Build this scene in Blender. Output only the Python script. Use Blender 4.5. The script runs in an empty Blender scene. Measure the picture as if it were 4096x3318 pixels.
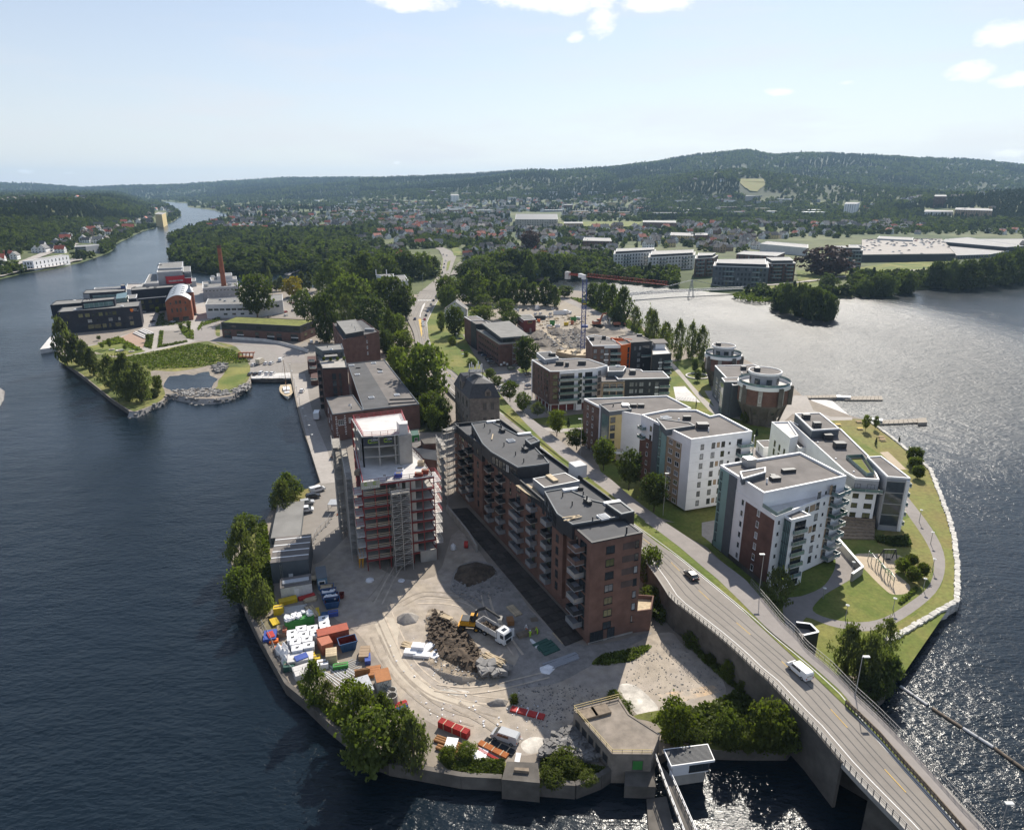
import bpy,math,random
enum=enumerate
def Zc(z): return Vc((0,0,z))
from math import cos,sin,pi,sqrt,radians
import numpy as np
from mathutils import Vector as Vc,Matrix,noise as mnoise
_a,_b,_c,_d,_e,_f,_g,_h,_i,_j,_k,_l,_m,_n,_o,_p,_q,_r,_s,_t,_u,_v,_w,_x,_y,_z,_ab,_bb,_cb,_db,_eb,_fb,_gb,_hb,_ib,_jb,_kb,_lb,_mb,_nb,_ob,_pb,_qb,_rb,_sb,_tb,_ub,_vb,_wb,_xb,_yb,_zb,_ac,_bc,_cc,_dc,_ec,_fc,_gc,_hc,_ic,_jc,_kc,_lc,_mc,_nc,_oc,_pc,_qc,_rc,_sc,_tc,_uc,_vc,_wc,_xc,_yc,_zc,_ad,_bd,_cd,_dd,_ed,_fd,_gd='frame_d metal_d glass conc_l white_dim felt_l glass_c paint_white paint_black paint_silver trim metal conc brick plank plank_d felt steel steel_l char conc_d felt_d glass_l glass_g white frame_w roof wall window rail post railing roof_vent balcony building car tree container wrap brick_dark brick_brown brick_orange brick_new leaf broad broad2 dark light black c_red c_green c_blue c_yellow pipe_stack apartment_block office_building brick_facing weedy_bank weeds tail_light MULTIPLY box structure stuff label group kind cab wheel body bush scaff birch tall willow hedge paint_grey paint_blue rock earth_heap lawn tan redsteel rubber trees_'.split()
random.seed(7);RNG=np.random.default_rng(11)
SC=bpy.context.scene;COL=SC.collection
# camera
CAM_H=95.0;PITCH=radians(18.41);FPX=4096*24/36
cam_d=bpy.data.cameras.new('camera');cam=bpy.data.objects.new('camera',cam_d);COL.objects.link(cam)
cam.location=(0,0,CAM_H);cam.rotation_euler=(radians(90)-PITCH,0,0)
cam_d.lens=24;cam_d.sensor_width=36;cam_d.clip_start=1;cam_d.clip_end=40000
SC.camera=cam
# sky, sun, exposure
SUN_EL,SUN_AZ=radians(40),radians(20) # azimuth clockwise from the view direction (+Y)
w=bpy.data.worlds.new('World');SC.world=w;w.use_nodes=True
def build_world():
 nt=w.node_tree;N=nt.nodes;L=nt.links;N.clear()
 out=N.new('ShaderNodeOutputWorld');bg=N.new('ShaderNodeBackground');bg.inputs[1].default_value=0.089
 sky=N.new('ShaderNodeTexSky');sky.sky_type='NISHITA';sky.sun_disc=False
 sky.sun_elevation=SUN_EL;sky.sun_rotation=SUN_AZ;sky.altitude=50
 sky.air_density=1.0;sky.dust_density=.35;sky.ozone_density=2.0
 tc=N.new('ShaderNodeTexCoord')
 # a handful of fair-weather clouds, each at its own bearing
 nz=N.new('ShaderNodeTexNoise');nz.inputs['Scale'].default_value=34;nz.inputs['Detail'].default_value=7
 nz.inputs['Roughness'].default_value=.62
 mp=N.new('ShaderNodeMapping');mp.inputs['Scale'].default_value=(1,1,2.2)
 L.new(tc.outputs['Generated'],mp.inputs['Vector']);L.new(mp.outputs[0],nz.inputs['Vector'])
 sep=N.new('ShaderNodeSeparateXYZ');L.new(tc.outputs['Generated'],sep.inputs[0])
 def math_(op,a,b=None,c=None):
  m=N.new('ShaderNodeMath');m.operation=op
  for i,v in enum((a,b,c)):
   if v is None:continue
   if isinstance(v,(int,float)):m.inputs[i].default_value=v
   else:L.new(v,m.inputs[i])
  return m.outputs[0]
 total=None
 for(px,py,rx,rz,k)in CLOUDS:
  a,b=(px-2048)/FPX,(py-1659)/FPX
  d=Vc((a,cos(PITCH)-b*sin(PITCH),-(sin(PITCH)+b*cos(PITCH)))).normalized()
  dx=math_(_ic,math_('SUBTRACT',sep.outputs[0],d.x),1/rx)
  dz=math_(_ic,math_('SUBTRACT',sep.outputs[2],d.z),1/rz)
  r2=math_('ADD',math_(_ic,dx,dx),math_(_ic,dz,dz))
  g=math_(_ic,math_('MAXIMUM',math_('SUBTRACT',1.0,r2),0.0),k)
  total=g if total is None else math_('MAXIMUM',total,g)
 front=math_('GREATER_THAN',sep.outputs[1],0.0)
 dens=math_(_ic,math_(_ic,total,front),1.0)
 dens=math_('SUBTRACT',math_('ADD',math_(_ic,dens,.9),math_(_ic,nz.outputs[0],1.0)),.92)
 dens=math_('MINIMUM',math_('MAXIMUM',math_(_ic,dens,3.2),0.0),.95)
 dens=math_(_ic,dens,math_('GREATER_THAN',total,.001))
 # thin high cirrus veil
 mp2=N.new('ShaderNodeMapping');mp2.inputs['Scale'].default_value=(2.2,2.2,14);mp2.inputs['Rotation'].default_value=(.12,.3,0)
 n2=N.new('ShaderNodeTexNoise');n2.inputs['Scale'].default_value=1.6;n2.inputs['Detail'].default_value=8;n2.inputs['Roughness'].default_value=.6
 L.new(tc.outputs['Generated'],mp2.inputs['Vector']);L.new(mp2.outputs[0],n2.inputs['Vector'])
 veil=math_('MINIMUM',math_('MAXIMUM',math_(_ic,math_('SUBTRACT',n2.outputs[0],.47),.9),0.0),.22)
 low=math_('POWER',math_('MAXIMUM',math_('SUBTRACT',1.0,math_('ABSOLUTE',sep.outputs[2])),0.0),4.0) # bright summer haze towards the horizon
 veil=math_('ADD',math_('ADD',math_(_ic,low,.62),.13),veil)
 mx0=N.new('ShaderNodeMix');mx0.data_type='RGBA'
 L.new(veil,mx0.inputs[0]);L.new(sky.outputs[0],mx0.inputs[6]);mx0.inputs[7].default_value=(6.9,6.75,7.0,1)
 mx=N.new('ShaderNodeMix');mx.data_type='RGBA'
 L.new(dens,mx.inputs[0]);L.new(mx0.outputs[2],mx.inputs[6]);mx.inputs[7].default_value=(9.2,9.15,9.1,1)
 L.new(mx.outputs[2],bg.inputs[0]);L.new(bg.outputs[0],out.inputs[0])
CLOUDS=[(1640,8,.085,.017,.9),(2230,-14,.13,.028,.95),(2410,70,.03,.035,.8),(2640,0,.07,.02,1),(4020,130,.036,.022,.85),(3890,285,.034,.017,.85),
          (4060,320,.03,.014,.9),(3110,368,.025,.008,.75),(3390,330,.02,.006,.6),(1585,650,.01,.005,.8),(100,685,.012,.005,.7),(270,692,.012,.004,.65),(4040,610,.03,.008,.75),(2330,590,.02,.004,.5),(2300,150,.02,.012,.7)]
build_world()
sun_d=bpy.data.lights.new('sun','SUN');sun=bpy.data.objects.new('sun',sun_d);COL.objects.link(sun)
sun_d.energy=5.0;sun_d.angle=radians(.53);sun_d.color=(1,.93,.82)
sv=Vc((sin(SUN_AZ)*cos(SUN_EL),cos(SUN_AZ)*cos(SUN_EL),sin(SUN_EL)))
sun.rotation_euler=(-sv).to_track_quat('-Z','Y').to_euler();sun.location=sv*300+Zc(200)
SC.view_settings.view_transform='Standard';SC.view_settings.look='None';SC.view_settings.exposure=0.5;SC.view_settings.gamma=1;SC.view_settings.use_curve_mapping=False
SC.render.engine='CYCLES';SC.cycles.max_bounces=6;SC.cycles.diffuse_bounces=2;SC.cycles.glossy_bounces=3;SC.cycles.transmission_bounces=3
SC.cycles.transparent_max_bounces=6;SC.cycles.volume_bounces=0;SC.cycles.sample_clamp_indirect=8;SC.cycles.caustics_reflective=False;SC.cycles.caustics_refractive=False
# photogrammetry: where a feature seen in the photograph stands on the ground
_cp,_sp=cos(PITCH),sin(PITCH)
def G(p,z=3.5):
 a,b=(p[0]-2048)/FPX,(p[1]-1659)/FPX
 s=(CAM_H-z)/(_sp+b*_cp)
 return Vc((a*s,(_cp-b*_sp)*s,z))
def ztop(base,top,z0=3.5):
 Y=G(base,z0).y;b=((top if isinstance(top,(int,float))else top[1])-1659)/FPX
 return CAM_H-Y*(_sp+b*_cp)/(_cp-b*_sp)
def frame(ox,oy,s):
 def f(x,y):return(ox+x/s,oy+y/s)
 return f
R1=frame(0,600,1.5307);R2=frame(1300,600,1.5307);R3=frame(2696,600,1.5307);R4=frame(0,1000,2.143)
S1=frame(800,1000,2.143);S2=frame(1700,1000,2.143);S3=frame(2600,1200,1.929);S4=frame(1300,1600,2.143)
T1=frame(1800,1600,1.7356);T2=frame(2500,1600,1.5307);T3=frame(900,1900,2.381);T4=frame(900,2300,2.17)
T5=frame(1500,2300,1.736);T6=frame(2200,2400,1.891);T7=frame(2900,2200,1.5527)
U1=frame(180,1030,3.0614);U2=frame(1300,1640,4.286);U3=frame(1300,1980,4.134);U4=frame(2100,1150,3.4717)
U5=frame(2000,1280,7.143);U6=frame(1600,2600,3.472);U7=frame(1800,2400,5.3575);U8=frame(2950,1900,2.894)
V2=frame(1400,850,1.7286);V3=frame(2100,750,1.7286);V4=frame(2700,880,1.7286);V5=frame(3396,880,1.7286);V6=frame(0,780,2.0167)
def PX(x,y):return(x,y)
def gs(f,pts,z=3.5):return[G(f(*p),z)for p in pts]
# materials
MATS={}
def mat(name,col,rough=.8,var=.25,scale=.6,metal=0,bump=0,bscale=None,rnd=0,spec=.3,var2=0,scale2=.06,kind='obj',tint=None):
 """Principled with procedural colour variation; rnd: per-object brightness variation; tint: second hue mixed by large noise."""
 if name in MATS:return MATS[name]
 m=bpy.data.materials.new(name);m.use_nodes=True;nt=m.node_tree;N=nt.nodes;L=nt.links
 bs=N['Principled BSDF'];bs.inputs['Roughness'].default_value=rough;bs.inputs['Metallic'].default_value=metal
 bs.inputs['Specular IOR Level'].default_value=spec
 base=(*col,1)
 geo=N.new('ShaderNodeNewGeometry');tc=N.new('ShaderNodeTexCoord')
 vec=geo.outputs['Position']if kind=='world' else tc.outputs['Object']
 cur=None
 def noise(sc,det=5,ro=.6):
  n=N.new('ShaderNodeTexNoise');n.inputs['Scale'].default_value=sc;n.inputs['Detail'].default_value=det;n.inputs['Roughness'].default_value=ro
  L.new(vec,n.inputs['Vector']);return n.outputs['Fac']
 rgb=N.new('ShaderNodeRGB');rgb.outputs[0].default_value=base;cur=rgb.outputs[0]
 if tint:
  mx=N.new('ShaderNodeMix');mx.data_type='RGBA';mr=N.new('ShaderNodeMapRange');mr.inputs[1].default_value=.42;mr.inputs[2].default_value=.6
  L.new(noise(scale2 if scale2 else .06,6),mr.inputs[0]);L.new(mr.outputs[0],mx.inputs[0]);L.new(cur,mx.inputs[6]);mx.inputs[7].default_value=(*tint,1);cur=mx.outputs[2]
 def modulate(cur,fac,amt):
  mr=N.new('ShaderNodeMapRange');mr.inputs[1].default_value=.3;mr.inputs[2].default_value=.7;mr.inputs[3].default_value=1-amt;mr.inputs[4].default_value=1+amt;mr.clamp=False
  L.new(fac,mr.inputs[0]);h=N.new('ShaderNodeVectorMath');h.operation='SCALE';L.new(cur,h.inputs[0]);L.new(mr.outputs[0],h.inputs['Scale']);return h.outputs[0]
 if var:cur=modulate(cur,noise(scale),var)
 if var2:cur=modulate(cur,noise(scale2,4),var2)
 if rnd:
  oi=N.new('ShaderNodeObjectInfo');mr=N.new('ShaderNodeMapRange');mr.inputs[3].default_value=1-rnd;mr.inputs[4].default_value=1+rnd
  L.new(oi.outputs['Random'],mr.inputs[0]);h=N.new('ShaderNodeVectorMath');h.operation='SCALE';L.new(cur,h.inputs[0]);L.new(mr.outputs[0],h.inputs['Scale']);cur=h.outputs[0]
 L.new(cur,bs.inputs['Base Color'])
 if bump:
  b=N.new('ShaderNodeBump');b.inputs['Strength'].default_value=1;b.inputs['Distance'].default_value=bump
  L.new(noise(bscale or scale*3,6),b.inputs['Height']);L.new(b.outputs[0],bs.inputs['Normal'])
 MATS[name]=m;return m
def leafmat(name,col,tr=.35,var=.5,rnd=.25,scale=.35):
 m=mat(name,col,.7,var,scale,rnd=rnd,spec=.15)
 nt=m.node_tree;N=nt.nodes;L=nt.links;bs=N['Principled BSDF'];src=bs.inputs['Base Color'].links[0].from_socket
 t=N.new('ShaderNodeBsdfTranslucent');h=N.new('ShaderNodeVectorMath');h.operation=_ic;h.inputs[1].default_value=(1.1,1.25,.45)
 L.new(src,h.inputs[0]);L.new(h.outputs[0],t.inputs[0])
 mx=N.new('ShaderNodeMixShader');mx.inputs[0].default_value=tr;L.new(bs.outputs[0],mx.inputs[1]);L.new(t.outputs[0],mx.inputs[2]);L.new(mx.outputs[0],N['Material Output'].inputs[0]);return m
def brickmat(name,c1,c2,mortar=(.32,.3,.28),sc=1.0,var=.25):
 """courses of brick: thin horizontal banding plus blotches (a single brick is far below a pixel here)"""
 m=mat(name,c1,.88,var,.35,var2=.14,scale2=.05,tint=c2)
 return m
def glassmat(name,col,rough=.06,rnd=.5):
 m=mat(name,col,rough,.3,.5,rnd=rnd,spec=.7);return m
M={}
def setup_mats():
 M[_n]=brickmat('brick_red_brown',(.155,.085,.068),(.13,.072,.058))
 M[_qb]=brickmat(_qb,(.185,.105,.082),(.155,.09,.07))
 M[_nb]=brickmat(_nb,(.10,.055,.045),(.085,.045,.04))
 M[_ob]=brickmat(_ob,(.16,.10,.08),(.13,.085,.07))
 M[_pb]=brickmat(_pb,(.27,.095,.05),(.23,.08,.045))
 M['brick_band']=brickmat('brick_band',(.10,.075,.068),(.085,.065,.06))
 M[_y]=mat('white_render',(.80,.80,.81),.75,.06,.3,var2=.05)
 M[_e]=mat(_e,(.55,.55,.55),.75,.1,.3,var2=.08)
 M[_k]=mat('white_trim',(.78,.78,.78),.5,.05,.5)
 M['cream']=mat('cream',(.55,.44,.22),.8,.08,.3)
 M[_dd]=mat('tan_panel',(.33,.24,.16),.7,.1,.6)
 M['teal']=mat('teal_panel',(.22,.34,.32),.5,.08,.4)
 M[_r]=mat('grey_panel',(.10,.115,.13),.5,.12,.5)
 M[_s]=mat('light_grey_panel',(.30,.31,.33),.6,.1,.4)
 M[_wb]=mat('black_cladding',(.018,.02,.032),.55,.25,.8)
 M[_t]=mat('charcoal_cladding',(.035,.037,.042),.6,.2,.8)
 M['orange']=mat('orange_cladding',(.58,.11,.012),.6,.05,.4)
 M['redclad']=mat('red_cladding',(.38,.012,.022),.45,.1,.5)
 M[_m]=mat('concrete',(.36,.34,.31),.85,.18,.35,var2=.15,scale2=.08,bump=.01)
 M[_d]=mat('concrete_light',(.58,.56,.54),.85,.1,.4,var2=.1,scale2=.1)
 M[_u]=mat('concrete_dark',(.115,.104,.092),.9,.3,.35,var2=.25,scale2=.1,bump=.02)
 M['conc_o']=mat('old_concrete',(.27,.23,.19),.9,.25,.5,var2=.2,scale2=.15,tint=(.19,.165,.14),bump=.02)
 M['rail_g']=mat('railing_grey',(.20,.20,.20),.5,.1,2,metal=.3)
 M['stone']=mat('grey_stone',(.20,.175,.15),.9,.3,.9,var2=.15,scale2=.1,bump=.03)
 M['slate']=mat('slate_roof',(.06,.06,.065),.55,.3,1.2,var2=.1)
 M[_q]=mat('roof_felt',(.165,.15,.14),.9,.1,.25,var2=.16,scale2=.12)
 M[_v]=mat('roof_felt_dark',(.085,.086,.09),.85,.12,.3,var2=.18,scale2=.12)
 M[_f]=mat('roof_felt_light',(.21,.205,.195),.9,.12,.25,var2=.12,scale2=.1)
 M['roofgrey']=mat('roof_grey_far',(.30,.29,.28),.8,.15,.1)
 M['greenroof']=mat('sedum_roof',(.15,.16,.035),.95,.3,.4,var2=.25,scale2=.07,bump=.05)
 M[_l]=mat('galvanised',(.42,.43,.44),.45,.1,2,metal=.6)
 M[_b]=mat('dark_metal',(.05,.052,.056),.5,.15,2,metal=.3)
 M[_tc]=mat('scaffold_steel',(.45,.44,.42),.5,.15,1,metal=.4)
 M[_ed]=mat('red_steel',(.20,.035,.035),.5,.15,1)
 M['redrail']=mat('red_rail',(.36,.06,.07),.5,.1,1)
 M['bluesteel']=mat('blue_steel',(.035,.06,.22),.5,.1,1)
 M['jibred']=mat('crane_red',(.30,.045,.03),.5,.1,1)
 M[_o]=mat('plank_wood',(.46,.37,.25),.85,.25,1.5,rnd=.15)
 M[_p]=mat('old_wood',(.20,.16,.12),.9,.3,1.5,rnd=.15)
 M[_c]=glassmat('window_glass',(.035,.042,.048))
 M[_x]=glassmat('window_glass_warm',(.11,.11,.055),.12)
 M[_w]=glassmat('window_glass_blind',(.24,.25,.26),.2)
 M[_g]=glassmat('curtain_glass',(.12,.19,.19),.1,.2)
 M[_z]=mat('frame_white',(.7,.7,.7),.5,0)
 M[_a]=mat('frame_dark',(.03,.03,.033),.5,0)
 M[_fd]=mat('tyre_rubber',(.02,.02,.02),.8,.1,4)
 M['asphalt']=mat('asphalt',(.245,.222,.197),.9,.07,.5,var2=.12,scale2=.05,kind='world',bump=.004,bscale=8)
 M['asphalt_d']=mat('asphalt_path',(.26,.236,.22),.9,.08,.6,var2=.12,scale2=.06,kind='world')
 M['paving']=mat('paving',(.36,.33,.30),.9,.1,.8,var2=.12,scale2=.05,kind='world')
 M['paint']=mat('road_paint',(.72,.72,.70),.7,.15,3)
 M['paint_y']=mat('road_paint_yellow',(.55,.36,.07),.7,.15,3)
 M['grass']=mat('lawn_grass',(.115,.155,.028),.95,.22,1.2,var2=.25,scale2=.06,kind='world',tint=(.17,.165,.045),bump=.03,bscale=5)
 M['grass_dry']=mat('dry_grass',(.215,.185,.062),.95,.25,.9,var2=.2,scale2=.07,kind='world',tint=(.155,.165,.045),bump=.03,bscale=5)
 M['meadow']=mat('meadow_grass',(.105,.13,.03),.95,.4,.5,var2=.3,scale2=.05,kind='world',tint=(.17,.16,.05),bump=.15,bscale=1.5)
 M['dirt']=mat('dirt',(.09,.068,.05),.95,.35,.8,var2=.3,scale2=.2,kind='world',bump=.15,bscale=2)
 M[_ad]=mat(_ad,(.26,.25,.24),.9,.3,.8,rnd=.3,bump=.05,bscale=3)
 M['sand']=mat('sand',(.45,.37,.27),.95,.1,1.5,var2=.1,kind='world')
 M[_rb]=leafmat('leaf_green',(.10,.125,.036),.52)
 M['leaf_d']=leafmat('leaf_dark',(.07,.09,.034),.46)
 M['leaf_l']=leafmat('leaf_light',(.125,.15,.034),.55)
 M['leaf_y']=leafmat('leaf_yellow',(.30,.23,.02),.4)
 M['leaf_w']=leafmat('leaf_willow',(.118,.134,.060),.5)
 M['leaf_p']=leafmat('leaf_purple',(.065,.034,.034),.2)
 M['needle']=leafmat('needle',(.05,.066,.035),.25)
 M['weed']=leafmat('weed_leaf',(.10,.125,.03),.35)
 M['bark']=mat('bark',(.11,.09,.07),.9,.3,2)
 M['bark_w']=mat('birch_bark',(.45,.43,.40),.8,.4,2)
 M['yellow']=mat('machine_yellow',(.62,.30,.02),.5,.1,2)
 M['hivis']=mat('hi_vis_yellow',(.42,.70,.03),.7,.1,3)
 M['hivis_o']=mat('hi_vis_orange',(.70,.16,.03),.7,.1,3)
 M['skin']=mat('skin',(.42,.27,.2),.6,.05)
 M['cloth_k']=mat('dark_cloth',(.03,.03,.035),.8,.1)
 M['cloth_w']=mat('white_cloth',(.65,.65,.65),.8,.1)
 for nm,c in dict(paint_white=(.72,.73,.74),paint_silver=(.42,.43,.44),paint_black=(.02,.02,.023),paint_blue=(.04,.06,.12),paint_red=(.32,.03,.03),paint_grey=(.14,.145,.15),paint_beige=(.5,.45,.36),paint_green=(.04,.09,.05)).items():
  M[nm]=mat('car_'+nm,c,.25,.04,2,spec=.6)
 M['lamp_glass']=mat('lamp_glass',(.65,.65,.62),.25,0)
 M['lamp_red']=mat('lamp_red',(.4,.02,.02),.3,0)
 for nm,c in dict(c_red=(.34,.085,.05),c_orange=(.42,.15,.09),c_green=(.05,.22,.05),c_blue=(.035,.09,.20),c_white=(.62,.62,.6),c_yellow=(.60,.42,.03),p_red=(.42,.04,.035),p_orange=(.48,.17,.05),p_black=(.03,.032,.036),p_grey=(.3,.3,.3),p_brown=(.30,.15,.06),wrap=(.72,.72,.73),foam=(.80,.80,.82),rust=(.34,.14,.05),tarp=(.05,.09,.33),hut_blue=(.12,.2,.27),net=(.04,.10,.08),c_darkred=(.16,.035,.03)).items():
  M[nm]=mat(nm,c,.65,.14,1.2)
setup_mats()
# mesh building
ORG={}
def MU(m):return MB().use(m)
def c2(P): return ccw([Vc(p[:2])for p in P])
def q_bar(m,*b,**k): return lambda *a,**q:MU(m).bar(*a,**q).bd(*b,**k)
def q_box(m,*b,**k): return lambda *a,**q:MU(m).box(*a,**q).bd(*b,**k)
def q_cyl(m,*b,**k): return lambda *a,**q:MU(m).cyl(*a,**q).bd(*b,**k)
def q_lathe(m,*b,**k): return lambda *a,**q:MU(m).lathe(*a,**q).bd(*b,**k)
def q_prism(m,*b,**k): return lambda *a,**q:MU(m).prism(*a,**q).bd(*b,**k)
class MB:
 def __init__(s):s.v=[];s.f=[];s.m=[];s.mats=[];s.cur=0
 def use(s,m):
  if isinstance(m,str):m=M[m]
  if m not in s.mats:s.mats.append(m)
  s.cur=s.mats.index(m);return s
 def face(s,pts):
  n=len(s.v);s.v+=[tuple(p)for p in pts];s.f.append(tuple(range(n,n+len(pts))));s.m.append(s.cur)
 def mesh(s,verts,faces):
  n=len(s.v);s.v+=[tuple(p)for p in verts];s.f+=[tuple(i+n for i in f)for f in faces];s.m+=[s.cur]*len(faces)
 def box(s,c,size,rz=0,rx=0,ry=0):
  hx,hy,hz=size[0]/2,size[1]/2,size[2]/2
  vs=[Vc((x*hx,y*hy,z*hz))for z in(-1,1)for y in(-1,1)for x in(-1,1)]
  if rz or rx or ry:
   R=Matrix.Rotation(rz,3,'Z')@Matrix.Rotation(ry,3,'Y')@Matrix.Rotation(rx,3,'X');vs=[R@v for v in vs]
  vs=[v+Vc(c)for v in vs]
  s.mesh(vs,[(0,2,3,1),(4,5,7,6),(0,1,5,4),(2,6,7,3),(0,4,6,2),(1,3,7,5)]);return s
 def bar(s,a,b,wd,ht=None,up=(0,0,1)):
  """square bar from a to b"""
  a,b=Vc(a),Vc(b);ht=ht or wd;d=b-a
  if d.length<1e-6:return s
  d.normalize();u=Vc(up)
  if abs(d.dot(u))>.98:u=Vc((0,1,0))
  x=d.cross(u).normalized();y=x.cross(d).normalized()
  vs=[p+x*(sx*wd/2)+y*(sy*ht/2)for p in(a,b)for sx,sy in((-1,-1),(1,-1),(1,1),(-1,1))]
  s.mesh(vs,[(0,1,2,3),(7,6,5,4),(0,4,5,1),(1,5,6,2),(2,6,7,3),(3,7,4,0)]);return s
 def cyl(s,a,b,r0,r1=None,n=10,cap=True):
  a,b=Vc(a),Vc(b);r1=r0 if r1 is None else r1;d=(b-a).normalized()
  u=Zc(1)if abs(d.z)<.9 else Vc((1,0,0));x=d.cross(u).normalized();y=d.cross(x)
  vs=[]
  for p,r in((a,r0),(b,r1)):
   for i in range(n):
    t=2*pi*i/n;vs.append(p+x*(cos(t)*r)+y*(sin(t)*r))
  fs=[(i,(i+1)%n,n+(i+1)%n,n+i)for i in range(n)]
  if cap:fs+=[tuple(range(n-1,-1,-1)),tuple(range(n,2*n))]
  s.mesh(vs,fs);return s
 def lathe(s,c,prof,n=24):
  c=Vc(c);vs=[]
  for r,z in prof:
   for i in range(n):
    t=2*pi*i/n;vs.append(c+Vc((cos(t)*r,sin(t)*r,z)))
  fs=[]
  for k in range(len(prof)-1):
   for i in range(n):fs.append((k*n+i,k*n+(i+1)%n,(k+1)*n+(i+1)%n,(k+1)*n+i))
  s.mesh(vs,fs);return s
 def prism(s,poly,z0,z1,top=True,bottom=False,sides=True):
  """vertical prism over a world polygon (counter-clockwise seen from above)"""
  n=len(poly);lo=[(p[0],p[1],z0)for p in poly];hi=[(p[0],p[1],z1)for p in poly]
  fs=[(i,(i+1)%n,n+(i+1)%n,n+i)for i in range(n)]if sides else[]
  if top:fs.append(tuple(range(n,2*n)))
  if bottom:fs.append(tuple(range(n-1,-1,-1)))
  s.mesh(lo+hi,fs);return s
 def ring(s,outer,inner,z0,z1):
  n=len(outer);vs=[(p[0],p[1],z)for z in(z0,z1)for P in(outer,inner)for p in P]
  fs=[]
  for i in range(n):
   j=(i+1)%n
   fs+=[(i,j,2*n+j,2*n+i),(n+j,n+i,3*n+i,3*n+j),(2*n+i,2*n+j,3*n+j,3*n+i),(i,n+i,n+j,j)]
  s.mesh(vs,fs);return s
 def data(s,name,smooth=False):
  me=bpy.data.meshes.new(name);me.from_pydata(s.v,[],s.f)
  for m in s.mats:me.materials.append(m)
  if len(s.mats)>1:me.polygons.foreach_set('material_index',s.m)
  if smooth:me.polygons.foreach_set('use_smooth',[True]*len(s.f))
  me.update();return me
 def bd(s,name,parent=None,world=True,smooth=False):
  if parent is not None and world:
   o=ORG.get(parent.name)
   if o is not None:s.v=[(v[0]-o[0],v[1]-o[1],v[2]-o[2])for v in s.v]
  return link(name,s.data(name,smooth),parent)
def link(name,me,parent=None,loc=None,rz=0,scale=None):
 o=bpy.data.objects.new(name,me);COL.objects.link(o)
 if parent is not None:
  o.parent=parent;ORG[o.name]=ORG.get(parent.name)
 if loc is not None:o.location=loc
 if rz:o.rotation_euler=(0,0,rz)
 if scale is not None:o.scale=scale if hasattr(scale,'__len__')else(scale,)*3
 return o
def thing(name,label,cat,loc=(0,0,0),rz=0,group=None,scale=1):
 o=bpy.data.objects.new(name,None);COL.objects.link(o);o.location=loc;o.rotation_euler=(0,0,rz);o.empty_display_size=.5
 if scale!=1:o.scale=(scale,)*3
 o[_mc]=label;o['category']=cat
 if group:o[_nc]=group
 ORG[o.name]=Vc(loc)if rz==0 else None
 return o
def tag(o,label,cat,group=None):
 o[_mc]=label;o['category']=cat
 if group:o[_nc]=group
 return o
def struct(o,kind=_kc,label=None,cat=None):
 o[_oc]=kind
 if label:o[_mc]=label
 if cat:o['category']=cat
 return o
KIDS={}
def copy_tree(o,parent=None,**kw):
 c=o.copy();COL.objects.link(c)
 if parent is not None:c.parent=parent
 for ch in list(o.children):copy_tree(ch,c)
 return c
def place(proto,used,label,loc,rz=0,group=None,scale=None):
 """first call moves the prototype itself, later calls copy it with its parts"""
 o=proto if not used else copy_tree(proto)
 o.location=loc;o.rotation_euler=(0,0,rz);o[_mc]=label
 if scale is not None:o.scale=(scale,)*3 if not hasattr(scale,'__len__')else scale
 if group:o[_nc]=group
 return o
def area2(P):return sum(P[i][0]*P[(i+1)%len(P)][1]-P[(i+1)%len(P)][0]*P[i][1]for i in range(len(P)))
def ccw(P):return P if area2(P)>0 else P[::-1]
def ins(P,d):
 """offset a ccw polygon inwards by d"""
 n=len(P);out=[]
 for i in range(n):
  a,b,c=Vc(P[i-1][:2]),Vc(P[i][:2]),Vc(P[(i+1)%n][:2])
  d1=(b-a).normalized();d2=(c-b).normalized();n1=Vc((-d1.y,d1.x));n2=Vc((-d2.y,d2.x))
  k=1+n1.dot(n2);m=(n1+n2)/max(k,.25);out.append(Vc((b.x+m.x*d,b.y+m.y*d)))
 return out
def yaw(a,b):return math.atan2(b[1]-a[1],b[0]-a[0])
def inside(p,P):
 x,y=p[0],p[1];c=False;j=len(P)-1
 for i in range(len(P)):
  if(P[i][1]>y)!=(P[j][1]>y)and x<(P[j][0]-P[i][0])*(y-P[i][1])/(P[j][1]-P[i][1])+P[i][0]:c=not c
  j=i
 return c
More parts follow.
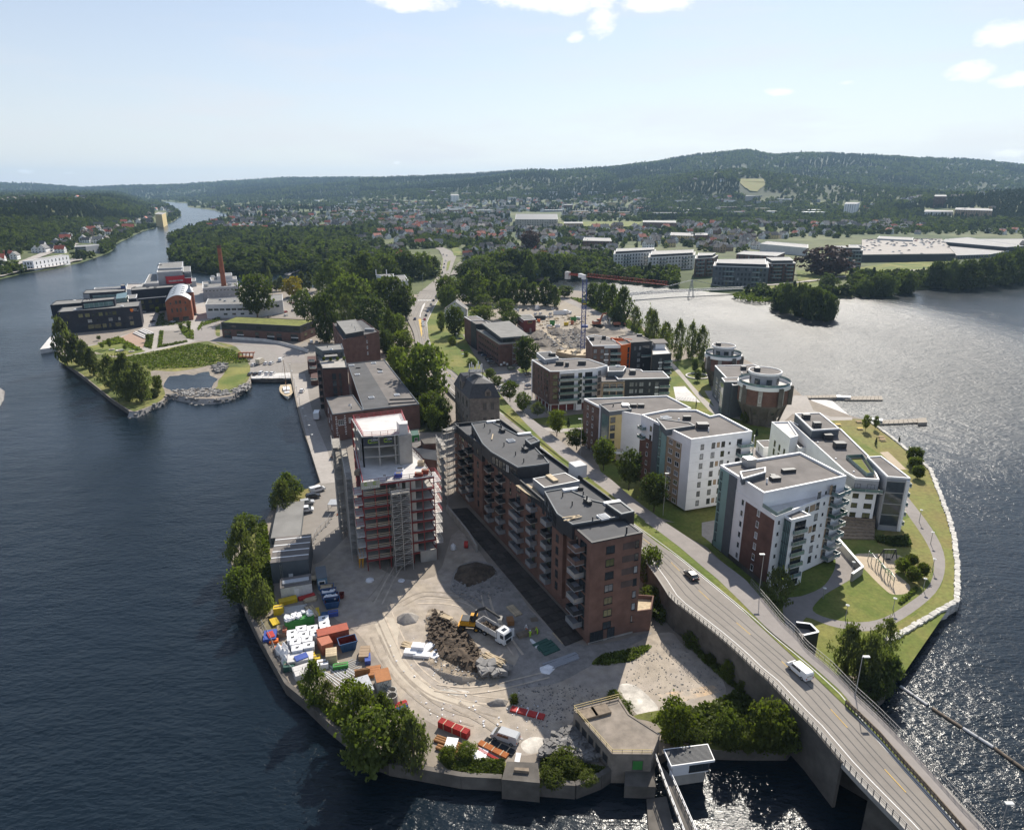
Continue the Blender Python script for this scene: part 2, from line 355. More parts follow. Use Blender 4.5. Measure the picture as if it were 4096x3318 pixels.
# water
WZ=1.5
def make_water():
 m=bpy.data.materials.new('river_water');m.use_nodes=True;nt=m.node_tree;N=nt.nodes;L=nt.links;bs=N['Principled BSDF']
 bs.inputs['Base Color'].default_value=(.0042,.0105,.0175,1);bs.inputs['Roughness'].default_value=.2;bs.inputs['IOR'].default_value=1.33
 bs.inputs['Specular IOR Level'].default_value=.5
 geo=N.new('ShaderNodeNewGeometry')
 def nz(scale,det,ro,sx=1,sy=1,rot=0):
  mp=N.new('ShaderNodeMapping');mp.inputs['Scale'].default_value=(sx,sy,1);mp.inputs['Rotation'].default_value=(0,0,rot)
  n=N.new('ShaderNodeTexNoise');n.inputs['Scale'].default_value=scale;n.inputs['Detail'].default_value=det;n.inputs['Roughness'].default_value=ro
  L.new(geo.outputs['Position'],mp.inputs[0]);L.new(mp.outputs[0],n.inputs['Vector']);return n.outputs['Fac']
 def mth(op,a,b):
  k=N.new('ShaderNodeMath');k.operation=op
  for i,v in enum((a,b)):
   if isinstance(v,(int,float)):k.inputs[i].default_value=v
   else:L.new(v,k.inputs[i])
  return k.outputs[0]
 fine=nz(.75,4,.62,.6,1.25,.35);swell=nz(.16,3,.5,.6,1.3,-.2)
 # the current below the dam on the right runs rougher than the still basin: wind and current patches
 sep=N.new('ShaderNodeSeparateXYZ');L.new(geo.outputs['Position'],sep.inputs[0])
 patch=nz(.012,4,.55,1,.6,.5)
 mr=N.new('ShaderNodeMapRange');mr.inputs[1].default_value=.42;mr.inputs[2].default_value=.6;mr.inputs[3].default_value=.55;mr.inputs[4].default_value=1.15;L.new(patch,mr.inputs[0])
 def gauss(cx,cy,rx,ry):
  dx=mth(_ic,mth('SUBTRACT',sep.outputs[0],cx),1/rx);dy=mth(_ic,mth('SUBTRACT',sep.outputs[1],cy),1/ry)
  return mth('MAXIMUM',mth('SUBTRACT',1.0,mth('ADD',mth(_ic,dx,dx),mth(_ic,dy,dy))),0.0)
 cur=mth('MAXIMUM',gauss(RAPID.x,RAPID.y,190,260),mth(_ic,gauss(RAPID2.x,RAPID2.y,120,200),.9))
 rg=mth('MINIMUM',mth('ADD',.2,mth(_ic,cur,.42)),.46);L.new(rg,bs.inputs['Roughness'])
 amp=mth('ADD',mr.outputs[0],mth(_ic,cur,1.4))
 h=mth(_ic,mth('ADD',mth(_ic,fine,.34),mth(_ic,swell,.55)),amp)
 b=N.new('ShaderNodeBump');b.inputs['Strength'].default_value=1.0;b.inputs['Distance'].default_value=1.0;L.new(h,b.inputs['Height']);L.new(b.outputs[0],bs.inputs['Normal'])
 mb=MU(m);s=26000;mb.face([(-s,-500,WZ),(s,-500,WZ),(s,s,WZ),(-s,s,WZ)])
 struct(mb.bd('water'))
RAPID=G((3050,1330),0);RAPID2=G((2800,1220),0)
make_water()
# far land as one height field around the rivers
def P2(pts,z=1.0):return np.array([[G(p,z).x,G(p,z).y]for p in pts])
LEFT_BANK=[(-700,1330),(-60,1150),(0,1119),(91,1096),(222,1077),(327,1051),(405,1025),(451,1005),(464,979),(542,940),(568,927),(653,904),(692,887),(728,861),(700,840),(676,826),(650,818),(640,806),(300,780),(-900,780)]
MAIN_LAND=[(680,1034),(720,1062),(771,1087),(860,1100),(980,1106),(1100,1100),(1241,1092),(1307,1130),(1400,1180),(1500,1200),(2000,1190),(2120,1150),(2232,1112),(2344,1124),(2493,1135),(2700,1156),(2918,1177),(3062,1208),(3330,1195),(3434,1188),(3663,1162),(3794,1149),(3937,1142),(4096,1103),(4800,1030),(4800,757),(-1500,757),(-1500,797),(600,797),
             (648,806),(748,815),(751,829),(800,835),(856,842),(921,861),(875,874),(797,907),(720,940),(690,952),(673,963),(705,985)]
ISLET=[(3080,1232),(3110,1252),(3206,1279),(3280,1290),(3336,1286),(3342,1250),(3336,1205),(3250,1190),(3140,1196),(3090,1212)]
LB,ML,IL=P2(LEFT_BANK),P2(MAIN_LAND),P2(ISLET)
def sdist(X,Y,P):
 """signed distance, positive inside"""
 d=np.full(X.shape,1e12);ins=np.zeros(X.shape,bool);n=len(P)
 for i in range(n):
  a,b=P[i-1],P[i];e=b-a;L2=max(e@e,1e-9)
  t=np.clip(((X-a[0])*e[0]+(Y-a[1])*e[1])/L2,0,1)
  d=np.minimum(d,(X-a[0]-t*e[0])**2+(Y-a[1]-t*e[1])**2)
  if abs(e[1])>1e-9:
   c=((a[1]>Y)!=(b[1]>Y))&(X<e[0]*(Y-a[1])/e[1]+a[0]);ins^=c
 return np.sqrt(d)*np.where(ins,1,-1)
SKY_PX=[-900,0,180,330,420,500,640,850,1000,1222,1337,1600,1800,1911,2006,2121,2198,2389,2580,2713,2886,2981,3076,3248,3440,3726,3860,3920,3994,4096,5000]
SKY_PY=[735,741,739,744,752,760,752,747,736,722,719,722,717,711,704,692,697,680,655,631,615,631,623,631,640,653,665,669,659,661,665]
def sstep(a,b,x):t=np.clip((x-a)/(b-a),0,1);return t*t*(3-2*t)
class _Noise:
 def __init__(s,seed):s.g=np.random.default_rng(seed).random((256,256))
 def __call__(s,x,y):
  xi,yi=np.floor(x).astype(int),np.floor(y).astype(int);fx,fy=x-xi,y-yi;fx=fx*fx*(3-2*fx);fy=fy*fy*(3-2*fy)
  g=lambda a,b:s.g[a%256,b%256]
  return(g(xi,yi)*(1-fx)+g(xi+1,yi)*fx)*(1-fy)+(g(xi,yi+1)*(1-fx)+g(xi+1,yi+1)*fx)*fy
NZ=_Noise(3)
def fbm(x,y,oc=4):
 r=0;a=.5
 for k in range(oc):r=r+a*NZ(x*2**k+17*k,y*2**k+31*k);a*=.5
 return r
def land_h(X,Y,dl=None,dm=None,di=None):
 X,Y=np.asarray(X,float),np.asarray(Y,float)
 dl=sdist(X,Y,LB)if dl is None else dl;dm=sdist(X,Y,ML)if dm is None else dm;di=sdist(X,Y,IL)if di is None else di
 base=lambda d:np.clip(1.5+d*.22,-3,3.0)
 hl=base(dl)+sstep(70,260,dl)*46*(.75+.5*fbm(X/160,Y/160,3))+sstep(6,60,dl)*4
 u=X/np.maximum(Y,1);px=2048+FPX*u*_cp
 py=np.interp(px,SKY_PX,SKY_PY);b=(py-1659)/FPX;e=-(_sp+b*_cp)/(_cp-b*_sp)
 Fr=8500-3000*sstep(1100,2300,px);ridge=CAM_H+Fr*e-13
 F0=np.where(px<1500,3600,2400)
 s=sstep(0,1,(Y-F0)/(Fr-F0));hill=ridge*(s*.86+.14*s**4)*(1+.30*(fbm(X/900,Y/900,4)-.47)*np.clip(4*s*(1-s),0,1))
 hill=np.where(Y>Fr,ridge*(1-.75*sstep(0,3500,Y-Fr)),hill)
 # nearer wooded knoll with the grass ski slope, and the rise behind the mall
 def bump(pxc,Fc,w_,l_,hh):xc=(pxc-2048)/FPX/_cp*Fc;return hh*np.exp(-((X-xc)/w_)**2-((Y-Fc)/l_)**2)
 kn=bump(2760,3150,330,420,62)+bump(2950,3400,360,400,48)+bump(3900,2300,500,500,42)+bump(3450,2900,500,420,40)+bump(4300,1900,400,500,45)+bump(950,2600,420,420,20)+bump(2100,4300,600,500,40)+bump(1500,5600,700,600,40)
 town=sstep(250,1800,dm)*16*(.6+.8*fbm(X/400,Y/400,3))
 wood=bump(960,760,150,170,9)
 hm=base(dm)+town+np.maximum(hill,0)*sstep(0,800,dm)+kn*sstep(60,300,dm)+wood*sstep(0,60,dm)+sstep(3,30,dm)*1.6
 hi=np.clip(di*.25,-3,2.8)
 return np.maximum(np.maximum(np.where(dl>-40,hl,-3),np.where(dm>-40,hm,-3)),hi)
def GT(p):
 """point on the far terrain seen at photo position p"""
 a,b=(p[0]-2048)/FPX,(p[1]-1659)/FPX;Y=np.geomspace(260,15000,700);X=Y*a/(_cp-b*_sp);z=CAM_H-Y*(_sp+b*_cp)/(_cp-b*_sp);h=np.maximum(land_h(X,Y),0);k=np.where(z<=h)[0];k=k[0]if len(k)else 699
 return Vc((X[k],Y[k],h[k]))
def make_terrain():
 nu,nr=420,330
 us=np.linspace(-1.05,1.05,nu);F=330*(16500/330)**(np.linspace(0,1,nr)**1.0)
 U,Y=np.meshgrid(us,F);X=U*Y;H=land_h(X,Y)
 H=H+np.where(H>2,(fbm(X/60,Y/60,2)-.45)*2.2*np.clip(Y/1500,.3,3),0)
 v=np.stack([X,Y,H],-1).reshape(-1,3)
 i=np.arange(nu*nr).reshape(nr,nu);f=np.stack([i[:-1,:-1],i[:-1,1:],i[1:,1:],i[1:,:-1]],-1).reshape(-1,4)
 keep=(H.reshape(-1)[f]>-2.5).any(1);f=f[keep]
 m=mat('far_land',(.066,.092,.028),.95,.3,.02,var2=.25,scale2=.004,kind='world',tint=(.115,.122,.055))
 nt=m.node_tree;N=nt.nodes;L=nt.links;bs=N['Principled BSDF'];src=bs.inputs['Base Color'].links[0].from_socket;sp=N.new('ShaderNodeSeparateXYZ');g=N.new('ShaderNodeNewGeometry');L.new(g.outputs['Position'],sp.inputs[0]);mr=N.new('ShaderNodeMapRange');mr.inputs[1].default_value=38;mr.inputs[2].default_value=75;L.new(sp.outputs[2],mr.inputs[0]);mx=N.new('ShaderNodeMix');mx.data_type='RGBA';L.new(mr.outputs[0],mx.inputs[0]);L.new(src,mx.inputs[6]);mx.inputs[7].default_value=(.034,.045,.018,1);L.new(mx.outputs[2],bs.inputs['Base Color']) # forest floor on the hills
 me=bpy.data.meshes.new('terrain');me.from_pydata(v.tolist(),[],f.tolist());me.materials.append(m);me.update()
 struct(link('terrain',me))
make_terrain()
# the island: quays, site, lawns
ZG=3.5
SHORE=[(205,1310),(214,1332),(236,1420),(262,1452),(327,1499),(448,1597),(518,1644),(556,1646),(610,1620),(653,1602),(672,1578),(700,1572),(714,1580),(793,1594),(860,1594),(929,1583),(985,1545),(1005,1532),(1002,1512),(1085,1514),(1164,1511),(1187,1621),(1206,1700),(1239,1793),(1272,1900),(1281,1928),(1240,1950),(1150,1985),(1090,2030),(1060,2080),(1000,2115),(960,2140),(925,2250),(940,2350),(984,2429),(992,2438),
         (1043,2549),(1094,2641),(1149,2738),(1223,2798),(1315,2885),(1388,2945),(1470,3020),(1558,3055),(1673,3075),(1846,3106),(2007,3115),(2162,3136),(2301,3147),(2400,3110),(2456,3072),(2500,3062),(2640,3020),(2692,2990),(2782,2980),(2861,3000),(2993,3003),(3152,3003),(3189,2960),(3300,2900),(3480,2822),(3540,2775),(3583,2700),(3583,2640),(3557,2564),(3827,2406),(3827,2264),(3816,2155),
         (3800,2090),(3761,1985),(3722,1881),(3637,1809),(3560,1745),(3467,1678),(3409,1664),(3217,1590),(3170,1545),(3060,1480),(2973,1433),(2900,1415),(2833,1407),(2700,1375),(2563,1300),(2493,1240),(2400,1190),(2340,1165),(2283,1160),(2240,1150),(2150,1145),(2000,1165),(1400,1160),(1290,1155),(1100,1140),(960,1142),(790,1132),(650,1122),(560,1180),(300,1262)]
SHORE_W=[G(p,ZG)for p in SHORE]
def make_island():
 m=mat('island_ground',(.29,.25,.205),.95,.12,.35,var2=.22,scale2=.05,kind='world',tint=(.22,.19,.16),bump=.03,bscale=3)
 P=ccw(SHORE_W);mb=MU(m);mb.prism(P,-3,ZG,sides=False);struct(mb.bd('ground'));mb=MU(_u);mb.prism(P,-3,ZG-.002,top=False);struct(mb.bd('shore_face'))
 k0,k1=SHORE.index((518,1644)),SHORE.index((1005,1532));A=SHORE_W[k0:k1+1];O=[p+Vc((0,-5,-4.2))for p in A];mb=MU(_ad);n=len(A);mb.mesh(A+O,[(i,n+i,n+i+1,i+1)for i in range(n-1)]);struct(mb.bd('shore_bank'))
 r=random.Random(6);mb=MU(_ad)
 for a,b in zip(A,A[1:]):
  for j in range(int((b-a).length*1.6)):u=r.random();p=a.lerp(b,r.random())+Vc((0,-5*u,.1-4.2*u));s=r.uniform(.4,1.7);mb.box(p,(s,s*.8,s*.7),r.random()*3,r.uniform(-.5,.5))
 struct(mb.bd('rip_rap'),_lc,'stone bank along the lagoon shore')
make_island()
LAYER=[]
def over(W):
 """height of the next free sheet above every earlier one it may overlap, 4 mm apart"""
 b=(min(p.x for p in W),min(p.y for p in W),max(p.x for p in W),max(p.y for p in W));k=1+max([l for(x0,y0,x1,y1,l)in LAYER if x0<b[2]and b[0]<x1 and y0<b[3]and b[1]<y1],default=0);LAYER.append((*b,k));return .006+.004*k
def sht(name,pts,m,z=None,f=None,kind=_kc,label=None):
 zz=ZG if z is None else z
 W=[G(f(*p)if f else p,zz)for p in pts];W=ccw(W)
 zz=zz+over(W)
 mb=MU(m);mb.face([(p.x,p.y,zz)for p in W]);o=mb.bd(name);o[_oc]=kind
 return o
def smp(pts,n=6,closed=True):
 """Catmull-Rom through the points, so that drawn edges curve"""
 out=[];N_=len(pts)
 rng=range(N_ if closed else N_-1)
 for i in rng:
  p0,p1,p2,p3=(pts[(i+k-1)%N_]if closed else pts[min(max(i+k-1,0),N_-1)]for k in range(4))
  for j in range(n):
   t=j/n;out.append(tuple(.5*((2*p1[a])+(-p0[a]+p2[a])*t+(2*p0[a]-5*p1[a]+4*p2[a]-p3[a])*t*t+(-p0[a]+3*p1[a]-3*p2[a]+p3[a])*t**3)for a in range(2)))
 if not closed:out.append(tuple(pts[-1]))
 return out
# site gravel, with wheel-worn pale tracks and dust
def gvm():
 m=mat('site_gravel',(.42,.36,.29),.95,.2,.5,var2=.26,scale2=.13,kind='world',tint=(.30,.262,.225),bump=.05,bscale=4)
 return m
GR=gvm()
sht('gravel',smp([T3(760,900),T3(1000,500),T3(1120,300),T3(1500,900),T3(2000,960),T1(60,900),T1(400,1300),T1(900,1700),T6(600,300),T6(900,240),T6(1000,330),T6(1250,520),T6(1330,700),T6(1200,800),T6(800,900),T6(500,700),T6(180,900),T5(1300,1150),T5(1050,1250),T5(700,1180),T5(400,1030),T5(200,900),T5(100,700),T4(1300,700),T4(1150,500),T4(960,380),T3(1000,1250)],4),GR)
sht('grey_gravel',smp([T1(60,1150),T1(250,1120),T1(420,1250),T1(600,1500),T1(930,1700),T1(1380,1610),T1(1300,1680),T6(300,500),T6(0,640),T6(-400,640),T5(1000,560),T5(800,300),T5(560,130),T1(0,1300)],4),mat('grey_gravel',(.26,.24,.22),.95,.2,1.0,var2=.25,scale2=.15,kind='world',bump=.06,bscale=4))
sht('dirt_floor',smp([T5(370,240),T5(480,255),T5(620,370),T5(740,530),T5(830,650),T5(720,735),T5(560,715),T5(400,640),T5(320,570),T5(400,480),T5(350,380)],3),mat('dug_soil',(.20,.16,.12),.95,.35,.5,var2=.3,scale2=.25,kind='world',tint=(.30,.25,.19),bump=.1,bscale=2))
sht('pale_slab',smp([T6(520,650),T6(640,640),T6(780,760),T6(815,830),T6(700,880),T6(620,820)],3),mat('pale_concrete_dust',(.50,.465,.41),.95,.2,1.0,var2=.3,scale2=.3,kind='world'))
sht('stained_slab',[T6(810,710),T6(1230,640),T6(1300,690),T6(900,790)],mat('stained_concrete',(.46,.40,.33),.95,.2,.8,var2=.3,scale2=.2,kind='world',tint=(.42,.30,.19)))
sht('pale_patch',smp([T5(1010,1170),T5(1100,1120),T5(1200,1150),T5(1150,1220),T5(1060,1235)],3),M['pale_concrete_dust']if 'pale_concrete_dust' in M else MATS['pale_concrete_dust'])
sht('pale_patch',smp([T5(420,800),T5(560,790),T5(660,810),T5(560,835),T5(480,830)],3),MATS['pale_concrete_dust'])
TRACK=mat('worn_track',(.48,.42,.34),.95,.08,.6,var2=.12,scale2=.12,kind='world')
sht('worn_track',smp([T5(0,330),T5(60,480),T5(130,660),T5(330,830),T5(560,900),T5(760,900),T5(560,850),T5(400,770),T5(240,620),T5(160,470),T5(170,330),T5(90,290)],4),TRACK)
sht('worn_track',smp([T3(870,400),T3(930,300),T3(1040,180),T3(1050,190),T3(960,320),T3(920,450),T3(960,620),T3(1000,760),T3(930,700),T3(880,520)],4),TRACK)
# quay road and harbour promenade
sht('quay_road',[S1(900,780),S1(1080,900),S1(990,1060),S1(1060,1350),S1(1110,1560),S1(1170,1714),T3(1120,100),T3(1160,580),T3(930,810),T3(790,880),T3(690,400),T3(720,240),T3(900,110),T3(910,60),S1(960,1714),S1(920,1560),S1(850,1330),S1(780,1080),S1(730,940)],M['asphalt'])
sht('promenade',[S1(790,1060),S1(900,1060),S1(940,1290),S1(1000,1500),S1(1090,1714),T3(1070,65),T3(915,80),S1(945,1714),S1(915,1600),S1(870,1430),S1(830,1290)],M['paving'])
# park in front of the dark offices
sht('plaza',[U1(660,1130),U1(480,1080),U1(640,1060),U1(900,970),U1(1180,880),U1(1195,640),U1(1360,640),U1(1470,790),U1(1790,770),U1(1900,700),U1(1860,400),U1(1950,560),U1(2143,700),U1(2143,800),U1(1890,860),U1(1880,1020),U1(1200,1180),U1(700,1190)],M['paving'])
sht(_cd,smp([U1(490,1100),U1(640,1065),U1(900,975),U1(960,1000),U1(1110,1085),U1(1195,1130),U1(1220,1150),U1(1020,1190),U1(830,1200),U1(700,1180)],3),M['grass'])
sht('red_paving',[U1(905,985),U1(1100,900),U1(1235,990),U1(1200,1110)],mat('red_paving',(.36,.25,.19),.95,.1,1,kind='world'))
for q in([U1(1215,1090),U1(1250,960),U1(1335,935),U1(1305,1120)],[U1(1375,1110),U1(1410,895),U1(1445,905),U1(1420,1085)],[U1(1640,850),U1(1690,840),U1(1820,900),U1(1825,1005),U1(1740,990),U1(1680,930)],[U1(1870,870),U1(1920,800),U1(2143,745),U1(2143,775),U1(1930,840)],[U1(2090,970),U1(2090,850),U1(2143,820),U1(2143,960)]):
 sht('planting_bed',q,M['meadow'])
sht('parking',[U1(1420,1085),U1(1440,900),U1(1640,890),U1(1750,1020)],M['asphalt'])
sht('meadow',smp([R4(500,930),R4(850,890),R4(1050,915),R4(1700,790),R4(1830,800),R4(2000,850),S1(130,790),S1(310,830),S1(420,980),S1(430,1030),S1(400,1130),S1(230,1230),R4(1830,1200),R4(1860,1110),R4(1920,1040),R4(1850,980),R4(1700,1010),R4(1500,1040),R4(1290,1040),R4(1400,1180),R4(1390,1280),R4(1190,1370),R4(1120,1370),R4(960,1270),R4(700,1060)],4),M['meadow'])
sht(_cd,smp([R4(1815,1200),R4(1900,1090),R4(1930,1010),R4(2143,1010),S1(410,1060),S1(370,1130),S1(230,1195)],3),M['grass'])
sht('mud',smp([R4(1290,1050),R4(1500,1050),R4(1700,1020),R4(1860,980),R4(1940,985),R4(1920,1060),R4(1870,1120),R4(1830,1190),R4(1500,1210),R4(1420,1200),R4(1370,1150)],3),mat('mud',(.25,.215,.175),.9,.25,.5,var2=.2,scale2=.1,kind='world'))
pw=sht('pond_water',smp([R4(1400,1170),R4(1425,1115),R4(1455,1082),R4(1530,1076),R4(1570,1064),R4(1660,1072),R4(1700,1055),R4(1790,1042),R4(1800,1075),R4(1868,1105),R4(1832,1140),R4(1800,1195),R4(1700,1190),R4(1600,1200),R4(1500,1218),R4(1455,1196)],2),bpy.data.materials['river_water'])
sht('gravel_lot',[S1(300,820),S1(480,800),S1(680,880),S1(740,960),S1(775,1060),S1(430,1085),S1(430,950)],mat('lot_gravel',(.27,.25,.23),.95,.15,.6,kind='world'))
sht('service_road',smp([S1(-60,770),S1(100,780),S1(300,800),S1(600,860),S1(740,960),S1(900,960),S1(870,870),S1(740,810),S1(400,770),S1(200,755),S1(130,720),S1(130,650),S1(180,600),S1(60,620),S1(-40,680)],3),M['asphalt_d'])
sht('car_park',[S1(560,570),S1(600,480),S1(720,430),S1(760,330),S1(980,360),S1(1080,380),S1(960,470),S1(860,580)],M['asphalt'])
sht('yard',[S1(-200,300),S1(30,300),S1(30,600),S1(-80,640),S1(-200,620)],M['paving'])
# wood ground under the trees in the middle
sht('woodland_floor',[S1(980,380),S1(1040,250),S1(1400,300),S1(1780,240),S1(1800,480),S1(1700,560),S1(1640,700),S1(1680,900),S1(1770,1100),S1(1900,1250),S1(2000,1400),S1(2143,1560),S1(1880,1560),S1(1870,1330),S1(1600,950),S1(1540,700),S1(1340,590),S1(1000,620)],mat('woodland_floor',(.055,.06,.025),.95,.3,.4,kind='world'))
# streets on the inland side
sht('side_street',[S2(40,300),S2(130,480),S2(150,700),S2(250,860),S2(360,970),S2(600,1040),S2(740,1030),S2(910,1040),S2(920,1260),S2(1060,1340),S2(940,1560),S2(620,1340),S2(330,1000),S2(150,820),S2(60,640),S2(30,480)],M['asphalt_d'])
sht(_cd,[S2(130,620),S2(180,480),S2(400,480),S2(480,560),S2(350,620),S2(350,720),S2(160,730)],M['grass'])
sht(_cd,[S2(300,870),S2(380,860),S2(480,960),S2(470,1000),S2(360,960)],M['grass_dry'])
sht(_cd,[S2(790,1020),S2(910,1010),S2(910,1040),S2(820,1055)],M['grass'])
sht('earth_lot',smp([S2(560,480),S2(1150,470),S2(1170,400),S2(1240,430),S2(1500,520),S2(1650,640),S2(1830,720),S2(1400,740),S2(1380,880),S2(950,880),S2(880,760),S2(700,620)],3),mat('lot_earth',(.33,.285,.23),.95,.12,.3,var2=.18,scale2=.05,kind='world',tint=(.27,.24,.20)))
sht('dug_earth',smp([S2(880,720),S2(950,690),S2(1400,680),S2(1640,690),S2(1700,720),S2(1390,750),S2(1390,870),S2(1150,880),S2(1000,850),S2(920,780)],3),mat('dug_earth',(.15,.13,.11),.95,.35,.25,var2=.3,scale2=.08,kind='world',bump=.2,bscale=1))
sht('site_track',smp([S2(1010,690),S2(1070,690),S2(1160,780),S2(1240,830),S2(1330,850),S2(1200,840),S2(1100,770)],3),mat('lot_track',(.36,.30,.22),.95,.1,.5,kind='world'))
sht('river_path',smp([S2(1160,400),S2(1240,420),S2(1420,500),S2(1600,590),S2(1760,690),S2(1740,700),S2(1560,600),S2(1400,530),S2(1200,440)],3,True),M['asphalt_d'])
sht('grass_bank',[S2(1240,410),S2(1330,410),S2(1560,470),S2(1750,620),S2(1900,740),S2(1800,710),S2(1600,580),S2(1420,495)],M['meadow'])
# greens, paths and playground round the right-hand flats
sht('court_green',[S2(870,1450),S2(1350,1620),S2(1440,1714),T1(1120,700),T1(1562,850),T2(200,740),T2(500,900),T2(700,1090),T2(860,1240),T2(960,1380),T2(1040,1470),T2(1180,1460),T2(1160,1600),T2(1270,1684),T2(1700,1684),T2(2040,1190),T2(2020,860),T2(1940,600),T2(1760,330),T2(1490,120),T2(1290,110),T2(1000,200),S3(520,880),S3(460,640),S3(400,430),S3(160,480),U4(1980,1300),U4(1000,1735)],M['grass'])
sht('dry_lawn',smp([T2(1290,130),T2(1480,130),T2(1740,325),T2(1870,440),T2(1930,590),T2(2010,850),T2(2030,1190),T2(1640,1490),T2(1620,1420),T2(1850,1260),T2(1950,1100),T2(1960,960),T2(1900,800),T2(1740,640),T2(1720,560),T2(1740,480),T2(1560,330),T2(1310,170)],3),M['grass_dry'])
sht('dry_lawn',smp([T2(1540,860),T2(1740,720),T2(1860,850),T2(1890,960),T2(1860,1090),T2(1700,1240),T2(1750,1160),T2(1640,940)],3),M['grass_dry'])
sht('park_path',smp([T2(1720,590),T2(1760,630),T2(1880,790),T2(1950,930),T2(1955,1060),T2(1900,1180),T2(1760,1300),T2(1600,1390),T2(1440,1415),T2(1250,1380),T2(1110,1330),T2(1080,1400),T2(1020,1440),T2(970,1330),T2(980,1220),T2(1080,1200),T2(1200,1150),T2(1260,1080),T2(1290,1000),T2(1270,900),T2(1240,860),T2(1300,850),T2(1400,960),T2(1440,1050),T2(1360,1110),T2(1240,1180),T2(1180,1230),T2(1150,1290),T2(1260,1340),T2(1440,1360),T2(1590,1330),T2(1740,1240),T2(1850,1150),T2(1890,1050),T2(1880,950),T2(1820,830),T2(1700,650)],3),M['asphalt_d'])
sht('sandpit',smp([T2(1400,950),T2(1530,940),T2(1680,950),T2(1720,1010),T2(1650,1050),T2(1740,1130),T2(1730,1180),T2(1640,1190),T2(1580,1150),T2(1480,1050)],3),M['sand'])
sht('sandpit',[T2(1560,320),T2(1610,315),T2(1725,425),T2(1670,425)],M['sand'])
sht('steps_court',[S3(530,880),S3(420,700),S3(480,700),S3(560,840),S3(1050,830),S3(1110,735),S3(1210,740),S3(1260,850),S3(1390,900),S3(1560,905),S3(1560,925),S3(1410,930),S3(1100,880),S3(1040,930),S3(1030,960),S3(760,940)],M['paving'])
sht('river_walk',smp([S3(160,480),S3(210,520),S3(330,660),S3(440,780),S3(540,860),S3(490,880),S3(380,770),S3(260,620),S3(150,500)],3),M['paving'])
sht('terrace_slab',[S3(180,670),S3(270,665),S3(390,790),S3(200,770)],M[_d])
sht('entrance_path',[T2(470,750),T2(580,730),T2(580,830),T2(560,900),T2(470,830)],M['paving'])
sht('entrance_path',[T2(800,290),T2(860,360),T2(760,370),T2(740,300)],M['asphalt_d'])
sht('footpath_link',[T1(640,190),T1(760,200),T1(930,190),T1(900,210),T1(760,225),T1(680,215)],M['paving'])
sht(_fc,smp([T6(620,880),T6(830,830),T6(1040,830),T6(1300,760),T6(1390,700),T6(1700,800),T6(1850,950),T6(1840,1100),T6(1500,1130),T6(1250,1130),T6(1080,1080),T6(900,1060),T6(800,930)],3),M['meadow'])
sht(_fc,smp([T5(420,1250),T5(560,1290),T5(900,1290),T5(900,1400),T5(700,1400),T5(540,1370)],3),M['meadow'])
sht(_fc,smp([T5(1150,1280),T5(1300,1250),T5(1400,1300),T5(1640,1340),T5(1400,1450),T5(1170,1440)],3),M['meadow'])
sht('weedy_patch',smp([T6(320,480),T6(380,420),T6(560,390),T6(760,340),T6(740,380),T6(620,460),T6(440,480)],3),M['meadow'])
sht(_fc,smp([T4(200,300),T4(310,280),T4(430,430),T4(620,930),T4(760,1040),T4(1000,1200),T4(1100,1330),T4(1060,1390),T4(900,1260),T4(700,1070),T4(640,960),T4(460,640)],2),mat('bank_earth',(.20,.17,.11),.95,.3,.6,var2=.3,scale2=.15,kind='world',tint=(.13,.13,.045)))
sht(_fc,smp([T3(300,480),T3(400,470),T3(450,1000),T3(470,1250),T3(300,1350),T3(230,1250),T3(80,900)],3),M['meadow'])
sht(_fc,smp([T3(480,200),T3(740,140),T3(880,110),T3(700,260),T3(640,330),T3(470,320)],3),M['grass_dry'])

def make_haze():
 m=bpy.data.materials.new('summer_haze');m.use_nodes=True;N=m.node_tree.nodes;L=m.node_tree.links;N.remove(N['Principled BSDF']);v=N.new('ShaderNodeVolumePrincipled');v.inputs['Color'].default_value=(.48,.73,1,1);v.inputs['Density'].default_value=HAZE;v.inputs['Anisotropy'].default_value=.2;L.new(v.outputs[0],N['Material Output'].inputs['Volume'])
 mb=MU(m);mb.box((0,8100,240),(30000,17600,500));struct(mb.bd('haze'),_lc,'thin summer haze')
HAZE=4.6e-5
make_haze()
# main road, verge, footpath and the bridge
def zr(y):return float(np.interp(y,[1100,1400,1600,1800,2100,2400,3500],[3.9,4.3,5.5,7.0,8.8,10.0,10.6]))
def GR_(p,dz=0):z=zr(p[1]);q=G(p,z);return Vc((q.x,q.y,z+dz))
def rsm(pts,n):
 P=[Vc((p[0],p[1],0))for p in pts];d=[0]
 for a,b in zip(P,P[1:]):d.append(d[-1]+(b-a).length)
 ys=np.linspace(0,d[-1],n);return[(float(np.interp(t,d,[p.x for p in P])),float(np.interp(t,d,[p.y for p in P])))for t in ys]
def wrs(W,n):
 d=[0]
 for a,b in zip(W,W[1:]):d.append(d[-1]+(b-a).length)
 ts=np.linspace(0,d[-1],n);return[Vc([float(np.interp(t,d,[p[k]for p in W]))for k in range(3)])for t in ts],d[-1]
RL=[(3790,3500),(3640,3330),(3583,3268),(3480,3166),(3364,3040),(3261,2915),(3158,2812),(3093,2735),(3046,2703),(2984,2640),(2887,2553),(2729,2428),(2690,2400),(2640,2320),(2560,2210),(2430,2090),(2300,1980),(2150,1860),(2040,1760),(1900,1645),(1794,1560),(1743,1490),(1668,1406),(1654,1327),(1621,1261),(1640,1220),(1678,1180)]
